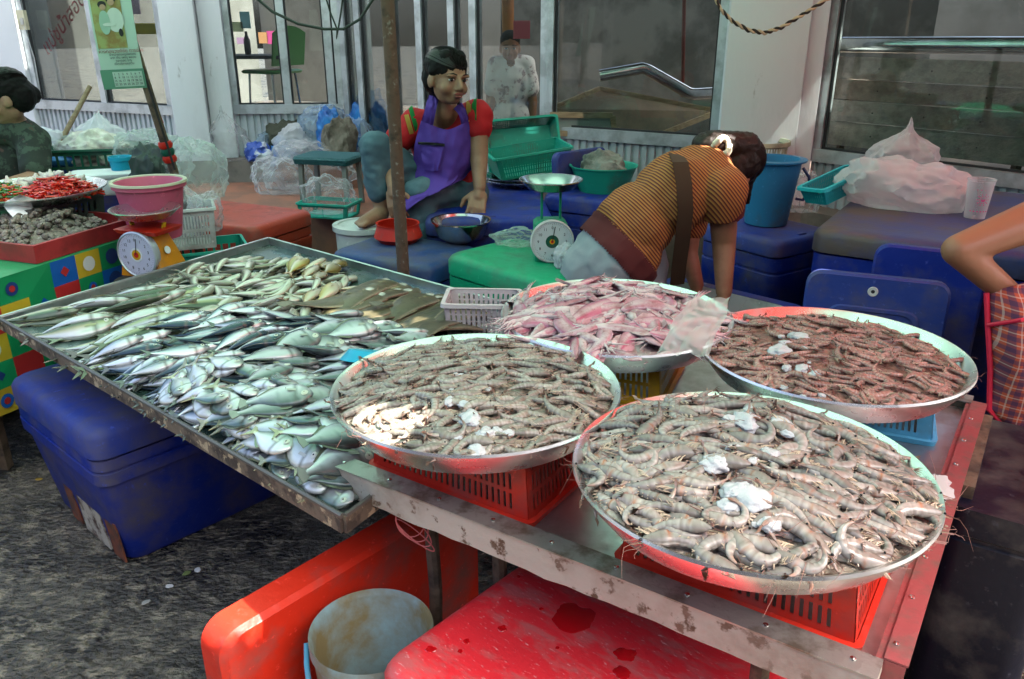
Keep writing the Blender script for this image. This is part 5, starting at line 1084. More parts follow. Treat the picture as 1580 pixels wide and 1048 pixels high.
# ------------------------------------------------------------------ calendar on its leaning pole
Yc = 4.05; c0, c1 = aty(262, 245, Yc), aty(172, -40, Yc - .1)
cp = thing('leaning_pole', 'leaning dark pole wrapped in red and green cloth that carries the calendar', 'pole')
d = (c1 - c0).normalized(); low = c0 - d * ((c0.z - .0) / d.z); b = MB(); b.tube([low, c0, c1], .022, 10); b.build('pole', m_oldwood, cp)
for z_, c_ in ((0, m_redb), (.035, m_dkgreen), (.07, m_redb)):
    q = c0 + d * z_; b = MB(); b.tube([q - d * .016, q, q + d * .016], [.03, .036, .03], 10); b.build('cloth_wrap', c_, cp)
b = MB(); b.tube([aty(270, 262, Yc - .05), aty(228, 130, Yc - .06), aty(178, -10, Yc - .12)], .006, 6); b.build('black_cord', m_black, cp)
b = MB(); b.tube([aty(252, 190, Yc), aty(222, 110, Yc - .02), aty(196, -10, Yc - .08)], .0025, 5); b.build('red_string', m_redink, cp)
A, B, C_, D_ = aty(163, 137, Yc - .07), aty(226, 134, Yc - .07), aty(182, -18, Yc - .14), aty(133, -15, Yc - .14)
cal = thing('calendar', 'tall paper calendar with a couple portrait and date grid hanging on the leaning pole', 'calendar'); cx_ = (B - A); wC = cx_.length; hC = (D_ - A).length; X_ = cx_.normalized(); Yv_ = (D_ - A); Yv_ = (Yv_ - X_ * Yv_.dot(X_)).normalized(); Zv = X_.cross(Yv_)
cal.matrix_world = Matrix.Translation(A) @ Matrix((X_, Yv_, Zv)).transposed().to_4x4(); sk = (D_ - A).dot(X_) / hC
def cp_(x, y, z=0): return (x + sk * y, y, z + .012 * math.sin(y / hC * 3))
m_cal = M('calendar_paper', (.5, .68, .56), .6)
def calplate(x0, x1, y0, y1, z, mt, name='printed_panel', n=6):
    b = MB(); b.sheet([[cp_(lerp(x0, x1, i / 3), lerp(y0, y1, j / n), z) for i in range(4)] for j in range(n + 1)]); b.sheet([[cp_(lerp(x1, x0, i / 3), lerp(y0, y1, j / n), z - .001) for i in range(4)] for j in range(n + 1)]); return b.build(name, mt, cal)
calplate(0, wC, .0, hC, 0, m_cal, 'sheet', 12); calplate(-.006, wC + .004, -.004, hC * .2, .003, M('calendar_pad', (.12, .3, .2), .6), 'date_pad'); calplate(wC * .26, wC * .97, hC * .015, hC * .175, .0045, m_cal, 'date_sheet')
calplate(wC * .05, wC * .75, hC * .42, hC * .98, .002, M('picture_backdrop', (.36, .4, .14), .6, c2=(.3, .2, .06), sc=14), 'picture')
def disc(x, y, rx, ry, z, mt, name='picture_shape'):
    b = MB(); b.add([cp_(x + rx * math.cos(t), y + ry * math.sin(t), z) for t in np.linspace(0, 6.0, 20)], [tuple(range(20))]); b.build(name, mt, cal, smooth=0)
mp_sk, mp_wh, mp_gr = M('picture_skin', (.5, .32, .2), .6), M('picture_white', (.62, .72, .62), .6), M('picture_pale_green', (.35, .55, .42), .6)
for x, y, rx, ry, z, mt in ((.56, .9, .115, .036, .004, m_ink), (.33, .855, .1, .034, .004, m_ink), (.6, .7, .2, .12, .0045, mp_wh), (.34, .68, .13, .12, .005, mp_gr), (.56, .875, .08, .034, .0055, mp_sk), (.345, .828, .07, .03, .006, mp_sk), (.45, .66, .16, .018, .0065, mp_wh), (.7, .575, .05, .04, .006, m_ink)): disc(x * wC * .95, y * hC, rx * wC, ry * hC, z, mt)
def caltext(s, x, y, size, mt):
    o = ob('printed_text', text_mesh(s, size, mt, .0002), cal, cp_(x, y, .006)); return o
caltext('ห้างทองวงศ์ชัย การช่าง', wC * .58, hC * .39, wC * .115, M('dark_red_ink', (.25, .03, .02), .7))
for i, s_ in enumerate(('จำหน่ายทองรูปพรรณ', 'นาก เงิน เพชร พลอย', 'ตลาดสด โทร', 'เปิดบริการทุกวัน')): caltext(s_, wC * .6, hC * (.355 - i * .032), wC * .075, m_ink)
for r_ in range(4):
    for k in range(7):
        n_ = r_ * 7 + k + 1
        if n_ <= 31: caltext(str(n_), wC * (.31 + k * .1), hC * (.15 - r_ * .036), wC * .07, m_ink)
# ------------------------------------------------------------------ bags, stool and basin on the steps
bag('plastic_bag', 'big clear plastic bag against the white pillar on the top step', 'bag', 350, 240, .586, .4, .3, .34, m_bag, 61, True, loc=(at(350, 243, .586).x + .05, at(350, 243, .586).y - .12))
bag('plastic_bag', 'bluish clear bag on the top step beside the big clear bag', 'bag', 420, 238, .586, .42, .3, .27, m_bagblue, 62, loc=(at(420, 243, .586).x + .05, at(420, 243, .586).y + .05))
bag('plastic_bag', 'small blue and white patterned bundle between the bags on the step', 'bag', 398, 243, .586, .2, .18, .15, M('blue_white_bundle', (.04, .1, .45), .5, c2=(.6, .65, .7), sc=9, lo=.5, hi=.55), 63, loc=(at(398, 247, .586).x + .02, at(398, 247, .586).y - .03))
z4 = .4215
bag('tarp_bundle', 'bright blue tarpaulin bundle hanging at the step edge', 'tarp', 440, 262, z4, .3, .24, .34, m_bluetarp, 64, loc=(at(443, 262, .5).x, at(443, 262, .5).y))
bag('cloth_bundle', 'dark olive cloth bundle among the bags on the steps', 'cloth', 475, 200, .586, .34, .26, .3, M('olive_cloth', (.06, .065, .045), .9, bump=.3), 65, loc=(at(478, 225, .586).x, at(478, 243, .586).y))
bag('cloth_bundle', 'brown canvas roll leaning over the blue tarpaulin by the door', 'cloth', 535, 200, .586, .26, .22, .36, M('brown_canvas', (.2, .18, .14), .9, c2=(.08, .07, .05), sc=6, bump=.3), 66, loc=(at(535, 225, .7).x, at(535, 240, .66).y), rot=.6)
bag('tarp_bundle', 'blue tarpaulin heap behind the brown canvas roll', 'tarp', 560, 205, .586, .42, .3, .5, m_bluetarp, 67, loc=(at(552, 225, .7).x + .1, at(552, 236, .66).y + .3))
bag('plastic_bag', 'wide clear plastic sheet bag spilling over the steps', 'bag', 480, 285, z4, .7, .4, .36, m_bag, 68, loc=(at(478, 285, .45).x, at(478, 285, .45).y), sub=5)
bag('plastic_bag', 'clear bag beside the knee of the seated woman', 'bag', 545, 235, z4, .4, .36, .48, m_bagblue, 69, loc=(at(540, 290, .45).x, at(540, 290, .45).y + .5))
bag('plastic_bag', 'crumpled pale blue bag heaped behind the stool', 'bag', 0, 0, .586, .5, .36, .4, m_bagblue, 72, loc=(at(500, 225, .7).x, at(500, 240, .62).y + .1))
bag('plastic_bag', 'clear bag slumped over the step edge beside the red cooler', 'bag', 0, 0, z4, .46, .3, .26, m_bag, 73, loc=(at(440, 290, .45).x, at(440, 290, .45).y))
bag('plastic_bag', 'bulging white plastic bag beside the olive cloth on the top step', 'bag', 0, 0, .586, .34, .26, .26, m_milk, 75, loc=(at(455, 225, .7).x, at(455, 243, .6).y - .05))
bag('tarp_bundle', 'small bright blue tarp fold poking out beside the seated woman', 'tarp', 0, 0, .586, .22, .18, .42, m_bluetarp, 74, loc=(at(515, 215, .75).x, at(515, 235, .66).y))
p = at(512, 318, z4); stl = thing('stool', 'low stool with dark teal seat and grey legs on the steps', 'stool', (p.x, p.y + .05, z4), R(-14))
b = MB(); b.loft([(.3, .2, .15, .02), (.335, .21, .16, .03), (.35, .2, .15, .03)]); b.build('seat', M('teal_rattan', (.02, .1, .11), .7, bump=.6, bsc=60), stl)
for x in (-.17, .17):
    for y in (-.12, .12): b = MB(); b.bar((x, y, 0), (x * .95, y * .95, .3), .03, .03, up=(0, 1, 0)); b.build('leg', M('grey_leg', (.25, .24, .22), .6), stl, smooth=0)
p = at(520, 322, z4); slotbasket('basin', 'green plastic tub holding crumpled clear bags under the stool', (p.x, p.y - .22, z4 + .001), R(-14), .36, .22, .1, m_teal, False, (2, 2), 1, 1.1, 'tub', gap=.99); bag('plastic_bag', 'crumpled clear bags in the green tub', 'bag', 0, 0, z4 + .02, .34, .2, .24, m_bag, 71, loc=(p.x, p.y - .22))
# cables
b = MB(); Yk = 4.9; b.tube([aty(x, y, Yk) for x, y in ((385, -12), (420, 18), (460, 37), (500, 45), (530, 45), (555, 30), (575, 0), (580, -12))], .008, 7); tag(b.build('cable', m_cable), 'dark cable sagging before the shop windows', 'cable')
b = MB(); b.tube([aty(x, y, Yk) for x, y in ((500, -12), (510, 20), (520, 45), (519, 60), (522, 44), (526, 20), (530, -12))], .005, 6); tag(b.build('cable', m_cable), 'thin looped cable end hanging before the door frame', 'cable')
b = MB(); pts = [aty(x, y, 3.6) for x, y in ((1098, -14), (1112, 15), (1130, 33), (1155, 47), (1180, 51), (1205, 43), (1235, 25), (1262, 8), (1300, -16))]
fine = []
for i in range(len(pts) - 1):
    for k in range(10): fine.append(pts[i].lerp(pts[i + 1], k / 10))
for ph, mt_, nm in ((0, M('pale_cord', (.6, .5, .33), .8), 'pale_strand'), (math.pi, M('dark_cord', (.03, .025, .02), .8), 'dark_strand')):
    b = MB(); b.tube([q + Vector((0, math.cos(i * .9 + ph), math.sin(i * .9 + ph))) * .005 for i, q in enumerate(fine)], .0055, 6)
    if ph == 0: rope = thing('twisted_rope', 'twisted black and cream cord sagging across the right pillar', 'rope')
    b.build(nm, mt_, rope)
# ------------------------------------------------------------------ what is seen through the windows, and reflections built as solid things
u5, n5 = nrm(s10, s11); wd = s11 - s10
pl = thing('plank_wall', 'grey weathered boards nailed up behind the right window', 'plank wall')
zz = [.80, .95, 1.085, 1.215, 1.35]
for i in range(4):
    zt, zb_ = aty(1420, (90, 127, 161, 196, 236)[i], (s10 + wd * .5).y + .35).z, aty(1420, (90, 127, 161, 196, 236)[i + 1], (s10 + wd * .5).y + .35).z
    a_ = s10 - u5 * .3 - n5 * (.27 + .02 * (i % 2)); b = MB(); b.obox(Vector((a_.x, a_.y, zb_ + .003)), u5 * (wd.length + .9), -n5 * .025, (0, 0, zt - zb_ - .005)); o = b.build('plank', m_plank[i], pl, smooth=0)
    for k in range(5): q = a_ + u5 * (.2 + k * .3) + n5 * .0012; b = MB(); b.lathe([(.0001, 0), (.005, 0)], 8); e_ = b.build('nail', m_ink, o, (q.x, q.y, (zt + zb_) / 2)); e_.rotation_euler = Vector((n5.x, n5.y, 0)).to_track_quat('Z', 'Y').to_euler()
zlow = aty(1420, 236, (s10 + wd * .5).y + .35).z
for k in (0, 1): q = s10 + u5 * (k * 1.0) - n5 * .33; b = MB(); b.bar((q.x, q.y, BASE + .01), (q.x, q.y, zlow + .5), .05, .03, up=(1, 0, 0)); b.build('upright', m_oldwood, pl, smooth=0)
Yt = (s10 + wd * .5).y + .3
b = MB(); a_, c_ = s10 - u5 * .2 - n5 * .3, s11 + u5 * .3 - n5 * .3; zt = aty(1420, 72, Yt).z; b.tube([(a_.x, a_.y, zt), (c_.x, c_.y, zt + .02)], .045, 16); tag(b.build('steel_tube', m_steel), 'shiny steel tube lying along the top of the grey boards', 'tube')
b = MB(); Yq = s8.lerp(s9, .6).y + .55; b.tube([aty(x, y, Yq) for x, y in ((925, 117), (992, 105), (1000, 108), (1062, 143), (1072, 145), (1150, 140))], .04, 14); tag(b.build('bent_steel_tube', m_steel), 'bent chrome tube behind the middle shop window', 'tube')
u4, n4 = nrm(s8, s9)
def board(label, name, pts, y, mt, th=.03):
    P3 = [aty(px, py, y + dy) for px, py, dy in pts]; t = thing(name, label, 'board'); b = MB(); n = len(P3); b.add([p for p in P3] + [p + Vector((0, th, 0)) for p in P3], [tuple(range(n)), tuple(range(n, 2 * n))[::-1]] + [(i, (i + 1) % n, (i + 1) % n + n, i + n) for i in range(n)]); b.build('panel', mt, t, smooth=0)
    for i in range(n): b = MB(); b.bar(P3[i] + Vector((0, -.012, 0)), P3[(i + 1) % n] + Vector((0, -.012, 0)), .02, .035); b.build('frame_strip', m_wood, t, smooth=0)
board('tilted wooden framed board behind the middle shop window', 'framed_board', ((850, 168, 0), (925, 137, .3), (1108, 172, .2), (1000, 215, 0)), Yq + .05, M('brown_board', (.2, .15, .1), .8, c2=(.13, .1, .07), sc=4))
board('small glazed frame leaning low behind the middle shop window', 'framed_board', ((852, 205, 0), (848, 177, 0), (945, 178, 0), (948, 208, 0)), Yq - .28, M('pale_panel', (.3, .34, .32), .4))
b = MB(); b.tube([aty(1056, -20, Yq + .6), aty(1053, 150, Yq + .6)], .014, 8); tag(b.build('reflected_red_post', M('reflected_post_red', (.12, .02, .015), .5)), 'thin red pole reflected in the middle shop window, built as a post', 'post')  # reflection of a thin red pole, built as a post inside
b = MB(); Ym = (s5.lerp(s8, .8)).y + .9; b.tube([aty(783, -30, Ym + .3), aty(786, 165, Ym + .3), (aty(786, 165, Ym + .3).x, Ym + .3, BASE + .01)], .05, 12); tag(b.build('reflected_pole', M('reflected_pole_orange', (.42, .16, .04), .6, c2=(.3, .1, .03), sc=4)), 'orange-brown pole reflected above the man in the door glass, built as a post', 'post')  # reflection of a pole, built as a solid post inside
for k, (x0, y0, x1, y1, c_, lab) in enumerate(((205, 36, 250, 53, (.7, .55, .02), 'yellow sign board seen in the left window'), (190, -8, 212, 22, (.62, .4, .6), 'lilac cloth hanging in the left window'), (355, 34, 374, 49, (.75, .72, .4), 'pale yellow notice hanging in the second window'), (372, 18, 384, 44, (.3, .5, .52), 'blue-green notice hanging in the second window'), (400, 50, 412, 67, (.6, .3, .14), 'orange packet in the bright rear opening'), (413, 48, 426, 68, (.62, .08, .28), 'magenta packet in the bright rear opening'), (366, 58, 384, 68, (.4, .25, .4), 'mauve packet in the bright rear opening'), (735, 32, 760, 60, (.66, .12, .16), 'red and white sign glimpsed through the door glass'))):
    yy = 7.6 if k < 4 else 9.0
    if k == 7: yy = 6.6; x0, x1 = 792, 818
    a_, c2_ = aty(x0, y1, yy), aty(x1, y0, yy); b = MB(); b.obox((a_.x, yy, a_.z), (c2_.x - a_.x, 0, 0), (0, .012, 0), (0, 0, c2_.z - a_.z)); o = b.build('hanging_sign', M('sign_colour_%d' % k, c_, .5), smooth=0); tag(o, lab, 'sign')
# cafe table and green chair in the second window
yy = 7.9; p = aty(392, 88, yy); cz = p.z; t = thing('cafe_table', 'dark table with bottles seen through the second window', 'table', (p.x, yy, BASE + .005))
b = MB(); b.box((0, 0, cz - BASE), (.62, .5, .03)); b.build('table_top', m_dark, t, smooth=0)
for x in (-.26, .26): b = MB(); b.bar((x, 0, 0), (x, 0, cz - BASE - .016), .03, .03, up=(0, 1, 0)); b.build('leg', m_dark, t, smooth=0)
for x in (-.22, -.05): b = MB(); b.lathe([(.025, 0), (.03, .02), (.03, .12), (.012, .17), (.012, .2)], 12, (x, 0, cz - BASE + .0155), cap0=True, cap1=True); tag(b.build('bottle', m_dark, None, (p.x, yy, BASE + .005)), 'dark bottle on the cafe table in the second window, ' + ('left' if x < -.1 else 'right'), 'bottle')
p = aty(420, 110, yy); ch = thing('chair', 'green plastic chair seen through the second window', 'chair', (p.x, yy, BASE + .005), R(-30)); m_gch = M('green_chair_plastic', (.05, .2, .06), .4); zs = p.z - BASE
b = MB(); b.loft([(zs - .02, .2, .2, .05), (zs, .21, .21, .05), (zs + .012, .19, .19, .05)]); b.build('seat', m_gch, ch)
b = MB(); b.sheet([[(.2 + .05 * j / 4, -.2 + .4 * i / 6, zs + .05 + .34 * j / 4 - .06 * abs(i / 6 - .5) ** 2 * 4 * (j / 4)) for i in range(7)] for j in range(5)]); b.sheet([[(.215 + .05 * j / 4, .2 - .4 * i / 6, zs + .05 + .34 * j / 4 - .06 * abs(i / 6 - .5) ** 2 * 4 * (j / 4)) for i in range(7)] for j in range(5)]); b.build('backrest', m_gch, ch)
for x in (-.16, .16):
    for y in (-.16, .16): b = MB(); b.tube([(x * 1.1, y * 1.1, 0), (x * .9, y * .9, zs - .02)], .011, 7); b.build('leg', m_steel, ch)
# ------------------------------------------------------------------ people
def ball(mb, c, r, Mx=None, n=14, k=9):
    r = (r, r, r) if not isinstance(r, (tuple, list)) else r; c = Vector(c); rs = []
    for i in range(1, k):
        a = math.pi * i / k; rs.append([Vector((r[0] * math.sin(a) * math.cos(2 * math.pi * j / n), r[1] * math.sin(a) * math.sin(2 * math.pi * j / n), -r[2] * math.cos(a))) for j in range(n)])
    rs = [[(Mx @ p if Mx is not None else p) + c for p in ring] for ring in rs]; mb.rings(rs)
def limb(mb, p, r0, q, r1, flat=None):
    p, q = Vector(p), Vector(q); mb.tube([p, p.lerp(q, .33), p.lerp(q, .67), q], [r0, lerp(r0, r1, .33), lerp(r0, r1, .67), r1], 14); ball(mb, p, r0); ball(mb, q, r1)
def chain(mb, pts):                      # [(point, radius), ...]
    for (p, a), (q, b_) in zip(pts[:-1], pts[1:]): limb(mb, p, a, q, b_)
def skin(mb, name, mt, vox, smooth=6, fold=0., fsc=9., fstretch=(1, 1, 1), cut=None, parent=None, seed=0):
    """one continuous surface grown round the limbs"""
    me = bpy.data.meshes.new('tmp'); me.from_pydata(mb.v, [], mb.f); o = bpy.data.objects.new('tmp', me); COL.objects.link(o)
    m = o.modifiers.new('r', 'REMESH'); m.mode = 'VOXEL'; m.voxel_size = vox; m.adaptivity = 0
    if smooth: s = o.modifiers.new('s', 'SMOOTH'); s.iterations = smooth; s.factor = .5
    res = eval_mesh(o); bpy.data.objects.remove(o); bpy.data.meshes.remove(me)
    if fold:
        v = verts(res); nn = np.empty(len(v) * 3); res.vertices.foreach_get('normal', nn); nn = nn.reshape(-1, 3)
        for i in range(len(v)):
            q = Vector((v[i][0] * fstretch[0], v[i][1] * fstretch[1], v[i][2] * fstretch[2])) * fsc; a = noise.noise(q + Vector((seed, 0, 0))); v[i] += nn[i] * fold * ((1 - abs(a) * 2.2) * .7 + .5 * noise.noise(q * 2.3))
        res.vertices.foreach_set('co', v.ravel()); res.update()
    if cut:
        import bmesh
        bm = bmesh.new(); bm.from_mesh(res); bmesh.ops.delete(bm, geom=[f for f in bm.faces if cut(f.calc_center_median())], context='FACES'); bm.to_mesh(res); bm.free()
    res.materials.clear()
    for x in (mt if isinstance(mt, list) else [mt]): res.materials.append(x)
    res.polygons.foreach_set('use_smooth', [True] * len(res.polygons)); res.name = name
    return ob(name, res, parent)
def frame(fwd, up=(0, 0, 1)):            # head axes: x side, y face, z up
    y = Vector(fwd).normalized(); x = y.cross(Vector(up)).normalized(); z = x.cross(y); return Matrix((x, y, z)).transposed()
def head(mb, c, Mx, s=1.):
    T = lambda p: Vector(c) + Mx @ (Vector(p) * s); E_ = lambda p, r: ball(mb, T(p), tuple(x * s for x in r), Mx)
    E_((0, -.012, .035), (.076, .094, .085)); E_((0, .016, -.022), (.064, .074, .088)); E_((0, .05, -.082), (.032, .028, .024)); E_((0, .02, -.07), (.05, .05, .04))
    for sx in (1, -1):
        E_((sx * .036, .052, -.036), (.028, .028, .03)); E_((sx * .075, -.004, -.012), (.011, .022, .033)); E_((sx * .012, .094, -.035), (.009, .009, .007)); E_((sx * .031, .08, .022), (.026, .012, .009))
    limb(mb, T((0, .086, .01)), .009 * s, T((0, .104, -.028)), .0135 * s); E_((0, .088, -.056), (.024, .011, .008)); E_((0, .086, -.068), (.02, .012, .008))
m_eyewh = M('eye_white', (.7, .68, .64), .25); m_iris = M('dark_iris', (.012, .008, .006), .12)
def face_parts(par, c, Mx, s, hairm, lipm, look=(0, 0)):
    T = lambda p: Vector(c) + Mx @ (Vector(p) * s)
    for sx in (1, -1):
        b = MB(); ball(b, T((sx * .031, .0775, .004)), (.0138 * s, .009 * s, .0068 * s), Mx); e = b.build('eye', m_eyewh, par)
        b = MB(); ball(b, T((sx * .031 + look[0], .0838, .004 + look[1])), (.0072 * s, .005 * s, .0068 * s), Mx); b.build('iris', m_iris, e)
        b = MB(); b.tube([T((sx * .014, .0905, .0265)), T((sx * .031, .0905, .032)), T((sx * .054, .076, .0265))], [.0022 * s, .003 * s, .0012 * s], 6); b.build('eyebrow', hairm, par)
        b = MB(); b.tube([T((sx * .016, .0862, .006)), T((sx * .03, .0885, .0125)), T((sx * .046, .081, .007))], [.001 * s, .0017 * s, .001 * s], 5); b.build('eyelash', hairm, par)
    b = MB(); ball(b, T((0, .0915, -.0555)), (.0225 * s, .0088 * s, .006 * s), Mx); ball(b, T((0, .0905, -.067)), (.019 * s, .009 * s, .0065 * s), Mx); b.build('lips', lipm, par)
def hand(mb, wrist, dirn, palm_n, s=1., curl=.25, spread=.18, thumb=1):
    """palm, four fingers of unequal length and a thumb from the side of the palm"""
    w_, d, n = Vector(wrist), Vector(dirn).normalized(), Vector(palm_n).normalized(); x = d.cross(n).normalized(); n = x.cross(d).normalized()
    limb(mb, w_, .024 * s, w_ + d * .03 * s, .026 * s)
    for i in range(4): limb(mb, w_ + d * .02 * s + x * (i - 1.5) * .016 * s, .014 * s, w_ + d * .085 * s + x * (i - 1.5) * .0205 * s, .0125 * s)
    for i, ln in enumerate((.062, .074, .07, .054)):
        o = (i - 1.5); p = w_ + d * .088 * s + x * o * .0215 * s; dd = (d + x * o * spread * .35).normalized(); pts = [(p, .0098 * s)]; a = curl
        for k, f in enumerate((.45, .32, .27)):
            dd = (dd * math.cos(a) + n * math.sin(a)).normalized(); p = p + dd * ln * f * s * 1.15; pts.append((p, (.0092, .0084, .0072)[k] * s))
        chain(mb, pts)
    p = w_ + d * .022 * s + x * thumb * .026 * s; q = p + (d * .6 + x * thumb * .8 + n * .25).normalized() * .045 * s; chain(mb, [(p, .015 * s), (q, .0115 * s), (q + (d * .9 + x * thumb * .25 + n * .3).normalized() * .032 * s, .009 * s)])
m_skin = M('brown_skin', (.36, .2, .12), .5, c2=(.3, .16, .095), sc=12, bump=.05, bsc=200, bd=.002); m_skin2 = M('tan_skin', (.36, .17, .09), .45, c2=(.3, .13, .07), sc=12)
m_hair = M('black_hair', (.007, .006, .006), .6, bump=.4, bsc=160, bd=.002, stretch=(1, 1, .12), spec=.15); m_lip = M('lips', (.26, .07, .06), .4)
m_redshirt = M('red_tshirt', (.55, .012, .018), .85, c2=(.42, .01, .015), sc=5); m_purple = M('purple_apron', (.11, .045, .36), .8, c2=(.08, .03, .28), sc=6); m_jeans = M('faded_jeans', (.07, .13, .17), .9, c2=(.12, .2, .24), sc=7, lo=.45, hi=.65, bump=.15, bsc=250, bd=.002)
m_gjeans = M('grey_jeans', (.34, .36, .38), .9, c2=(.28, .3, .33), sc=5, bump=.15, bsc=250, bd=.002)

def strands(par, c, Mx, rad, off, n, mt, seed, tail=None):
    """fine combed strands from the hairline back over the skull"""
    rnd = random.Random(seed); b = MB()
    for k in range(n):
        a = lerp(-1.45, 1.45, (k + rnd.random()) / n); f0 = rnd.uniform(.15, .6); pts = []
        for i in range(9):
            t = f0 + (3.0 - f0) * i / 8; y = math.cos(t); r_ = math.sin(t); x = r_ * math.sin(a * (1 - .35 * i / 8)); z = r_ * math.cos(a * (1 - .35 * i / 8)); w_ = 1.012 + rnd.uniform(-.004, .012)
            pts.append(Vector(c) + Mx @ (Vector(off) + Vector((x * rad[0] * w_, y * rad[1] * w_, z * rad[2] * w_))))
        if tail is not None: pts[-1] = Vector(tail)
        b.tube(pts, [.0006] + [.0013] * 7 + [.0008], 3, 0, False)
    o = b.build('hair_strands', mt, par); o['kind'] = 'stuff'; return o
m_strand = M('hair_strand', (.014, .011, .01), .38, spec=.45, rnd=.3)
# ---- the woman sitting on the cooler
pw = thing('person', 'seated woman in red t-shirt and purple apron, one bare foot on a bucket, looking right', 'person', (0, 0, 0))
Yw = 4.1; J = lambda px, py, dy=0.: aty(px, py, Yw + dy)
hc = J(690, 122, -.12); sW = 1.1; hM = frame((.62, -.76, -.06), (.1, .0, 1)) @ Matrix.Diagonal((1.07, 1.0, .93))
nk0, nk1 = J(687, 170, -.03), J(688, 192, .05)
shL, shR = J(640, 190, .06), J(736, 178, 0); elL, wrL = J(597, 232, -.02), J(606, 290, -.2); elR, wrR = J(739, 243, -.05), J(740, 290, -.13)
chest, waist, hip = J(688, 215, .1), J(692, 268, .12), J(697, 300, .18)
kneeL, ankL = J(578, 226, -.12), J(588, 318, -.12); kneeR, ankR = J(648, 300, -.12), J(655, 360, -.16); hipL, hipR = J(665, 300, .12), J(722, 298, .12)
b = MB(); head(b, hc, hM, sW); limb(b, nk0, .062, nk1, .066)
ball(b, chest, (.17, .115, .17)); ball(b, waist, (.165, .125, .15)); ball(b, hip, (.19, .15, .13))
limb(b, nk1, .07, shL, .06); limb(b, nk1, .07, shR, .062)
chain(b, [(shL, .058), (elL, .041), (wrL, .027)]); chain(b, [(shR, .058), (elR, .046), (wrR, .03)])
hand(b, wrR + Vector((0, -.0, -.012)), (-.15, -.5, -.75), (.1, -.75, .5) if False else (0, .8, -.55), 1.12, .28, .5, -1); hand(b, wrL, (.15, -.35, -.9), (.3, .9, -.2), 1.05, .5, .2, 1)
chain(b, [(hipL, .09), (kneeL, .066), (ankL, .04)]); chain(b, [(hipR, .1), (kneeR, .07), (ankR, .042)])
ft0 = ankL + Vector((0, -.02, -.035)); toe = J(552, 337, -.26); toe.z = ft0.z - .028
limb(b, ft0, .042, toe + (ft0 - toe) * .25, .032)
for i in range(5):
    dd = (toe - ft0).normalized(); sx_ = dd.cross(Vector((0, 0, 1))).normalized(); limb(b, toe + (ft0 - toe) * .25 + sx_ * (i - 2) * .013, .014, toe + sx_ * (i - 2) * .017 + dd * (.008 - .008 * abs(i - 1)), .0095 if i else .0125)
body = skin(b, 'body', m_skin, .0056, 5, parent=pw)
face_parts(body, hc, hM, sW, m_hair, m_lip, (.003, 0))
T_ = lambda p: hc + hM @ (Vector(p) * sW)
b = MB(); ball(b, T_((0, -.02, .052)), tuple(x * sW for x in (.085, .1, .088)), hM); ball(b, T_((0, -.05, .0)), tuple(x * sW for x in (.08, .075, .085)), hM); ball(b, T_((-.02, -.085, -.05)), tuple(x * sW for x in (.05, .045, .06)), hM)
for sx in (1, -1): limb(b, T_((sx * .03, .028, .098)), .03 * sW, T_((sx * .07, .0, .03)), .02 * sW)
hm_i = hM.inverted()
hr = skin(b, 'hair', m_hair, .006, 4, .003, 40, parent=pw); strands(hr, hc, hM, tuple(x * sW for x in (.085, .1, .088)), tuple(x * sW for x in (0, -.02, .052)), 120, m_strand, 1)
# t-shirt, with green and yellow sleeve stripes
b = MB(); ball(b, chest, (.19, .132, .172)); ball(b, waist, (.18, .14, .16)); limb(b, nk1 + Vector((0, .02, -.03)), .085, shL + Vector((0, 0, -.003)), .077); limb(b, nk1 + Vector((0, .02, -.03)), .085, shR + Vector((0, 0, -.003)), .08)
sleL, sleR = shL.lerp(elL, .52), shR.lerp(elR, .3); chain(b, [(shL, .074), (sleL, .07)]); chain(b, [(shR, .074), (sleR, .07)])
shirt = skin(b, 'tshirt', m_redshirt, .0075, 5, .006, 10, cut=lambda q: (q - (nk0 + Vector((0, -.09, .0)))).length < .085, parent=pw)
for side, sh_, sl_ in ((0, shL, sleL), (1, shR, sleR)):
    dn = (sl_ - sh_).normalized(); inn = (nk1 - sh_).normalized()
    for k, mt_ in ((0, M('green_stripe', (.01, .3, .06), .8)), (1, M('yellow_stripe', (.75, .45, .08), .8))):
        b = MB(); o_ = inn * (.012 + .03 * k) if side else dn * (-.0 + .034 * k) + inn * -.0; pts = []
        for a in np.linspace(-.9, 1.7, 14):
            cdir = (Vector((0, -1, 0)) * math.cos(a) + Vector((0, 0, 1)) * math.sin(a)) if side else (Vector((.15, -1, 0)).normalized() * math.cos(a) + Vector((-.25, 0, 1)).normalized() * math.sin(a))
            pts.append(sh_ + o_ + cdir * (.081 if side else .08))
        w_ = (inn if side else dn) * .013
        b.sheet([[p - w_ for p in pts], [p + w_ for p in pts]]); b.sheet([[p + w_ for p in pts], [p - w_ for p in pts]]); b.build('sleeve_stripe', mt_, shirt)
# jeans
b = MB(); ball(b, hip, (.2, .16, .14)); chain(b, [(hipL, .1), (kneeL, .076), (kneeL.lerp(ankL, .72), .066)]); chain(b, [(hipR, .11), (kneeR, .083), (ankR, .07)])
skin(b, 'jeans', m_jeans, .0085, 5, .009, 9, (1, 1, 1.8), parent=pw)
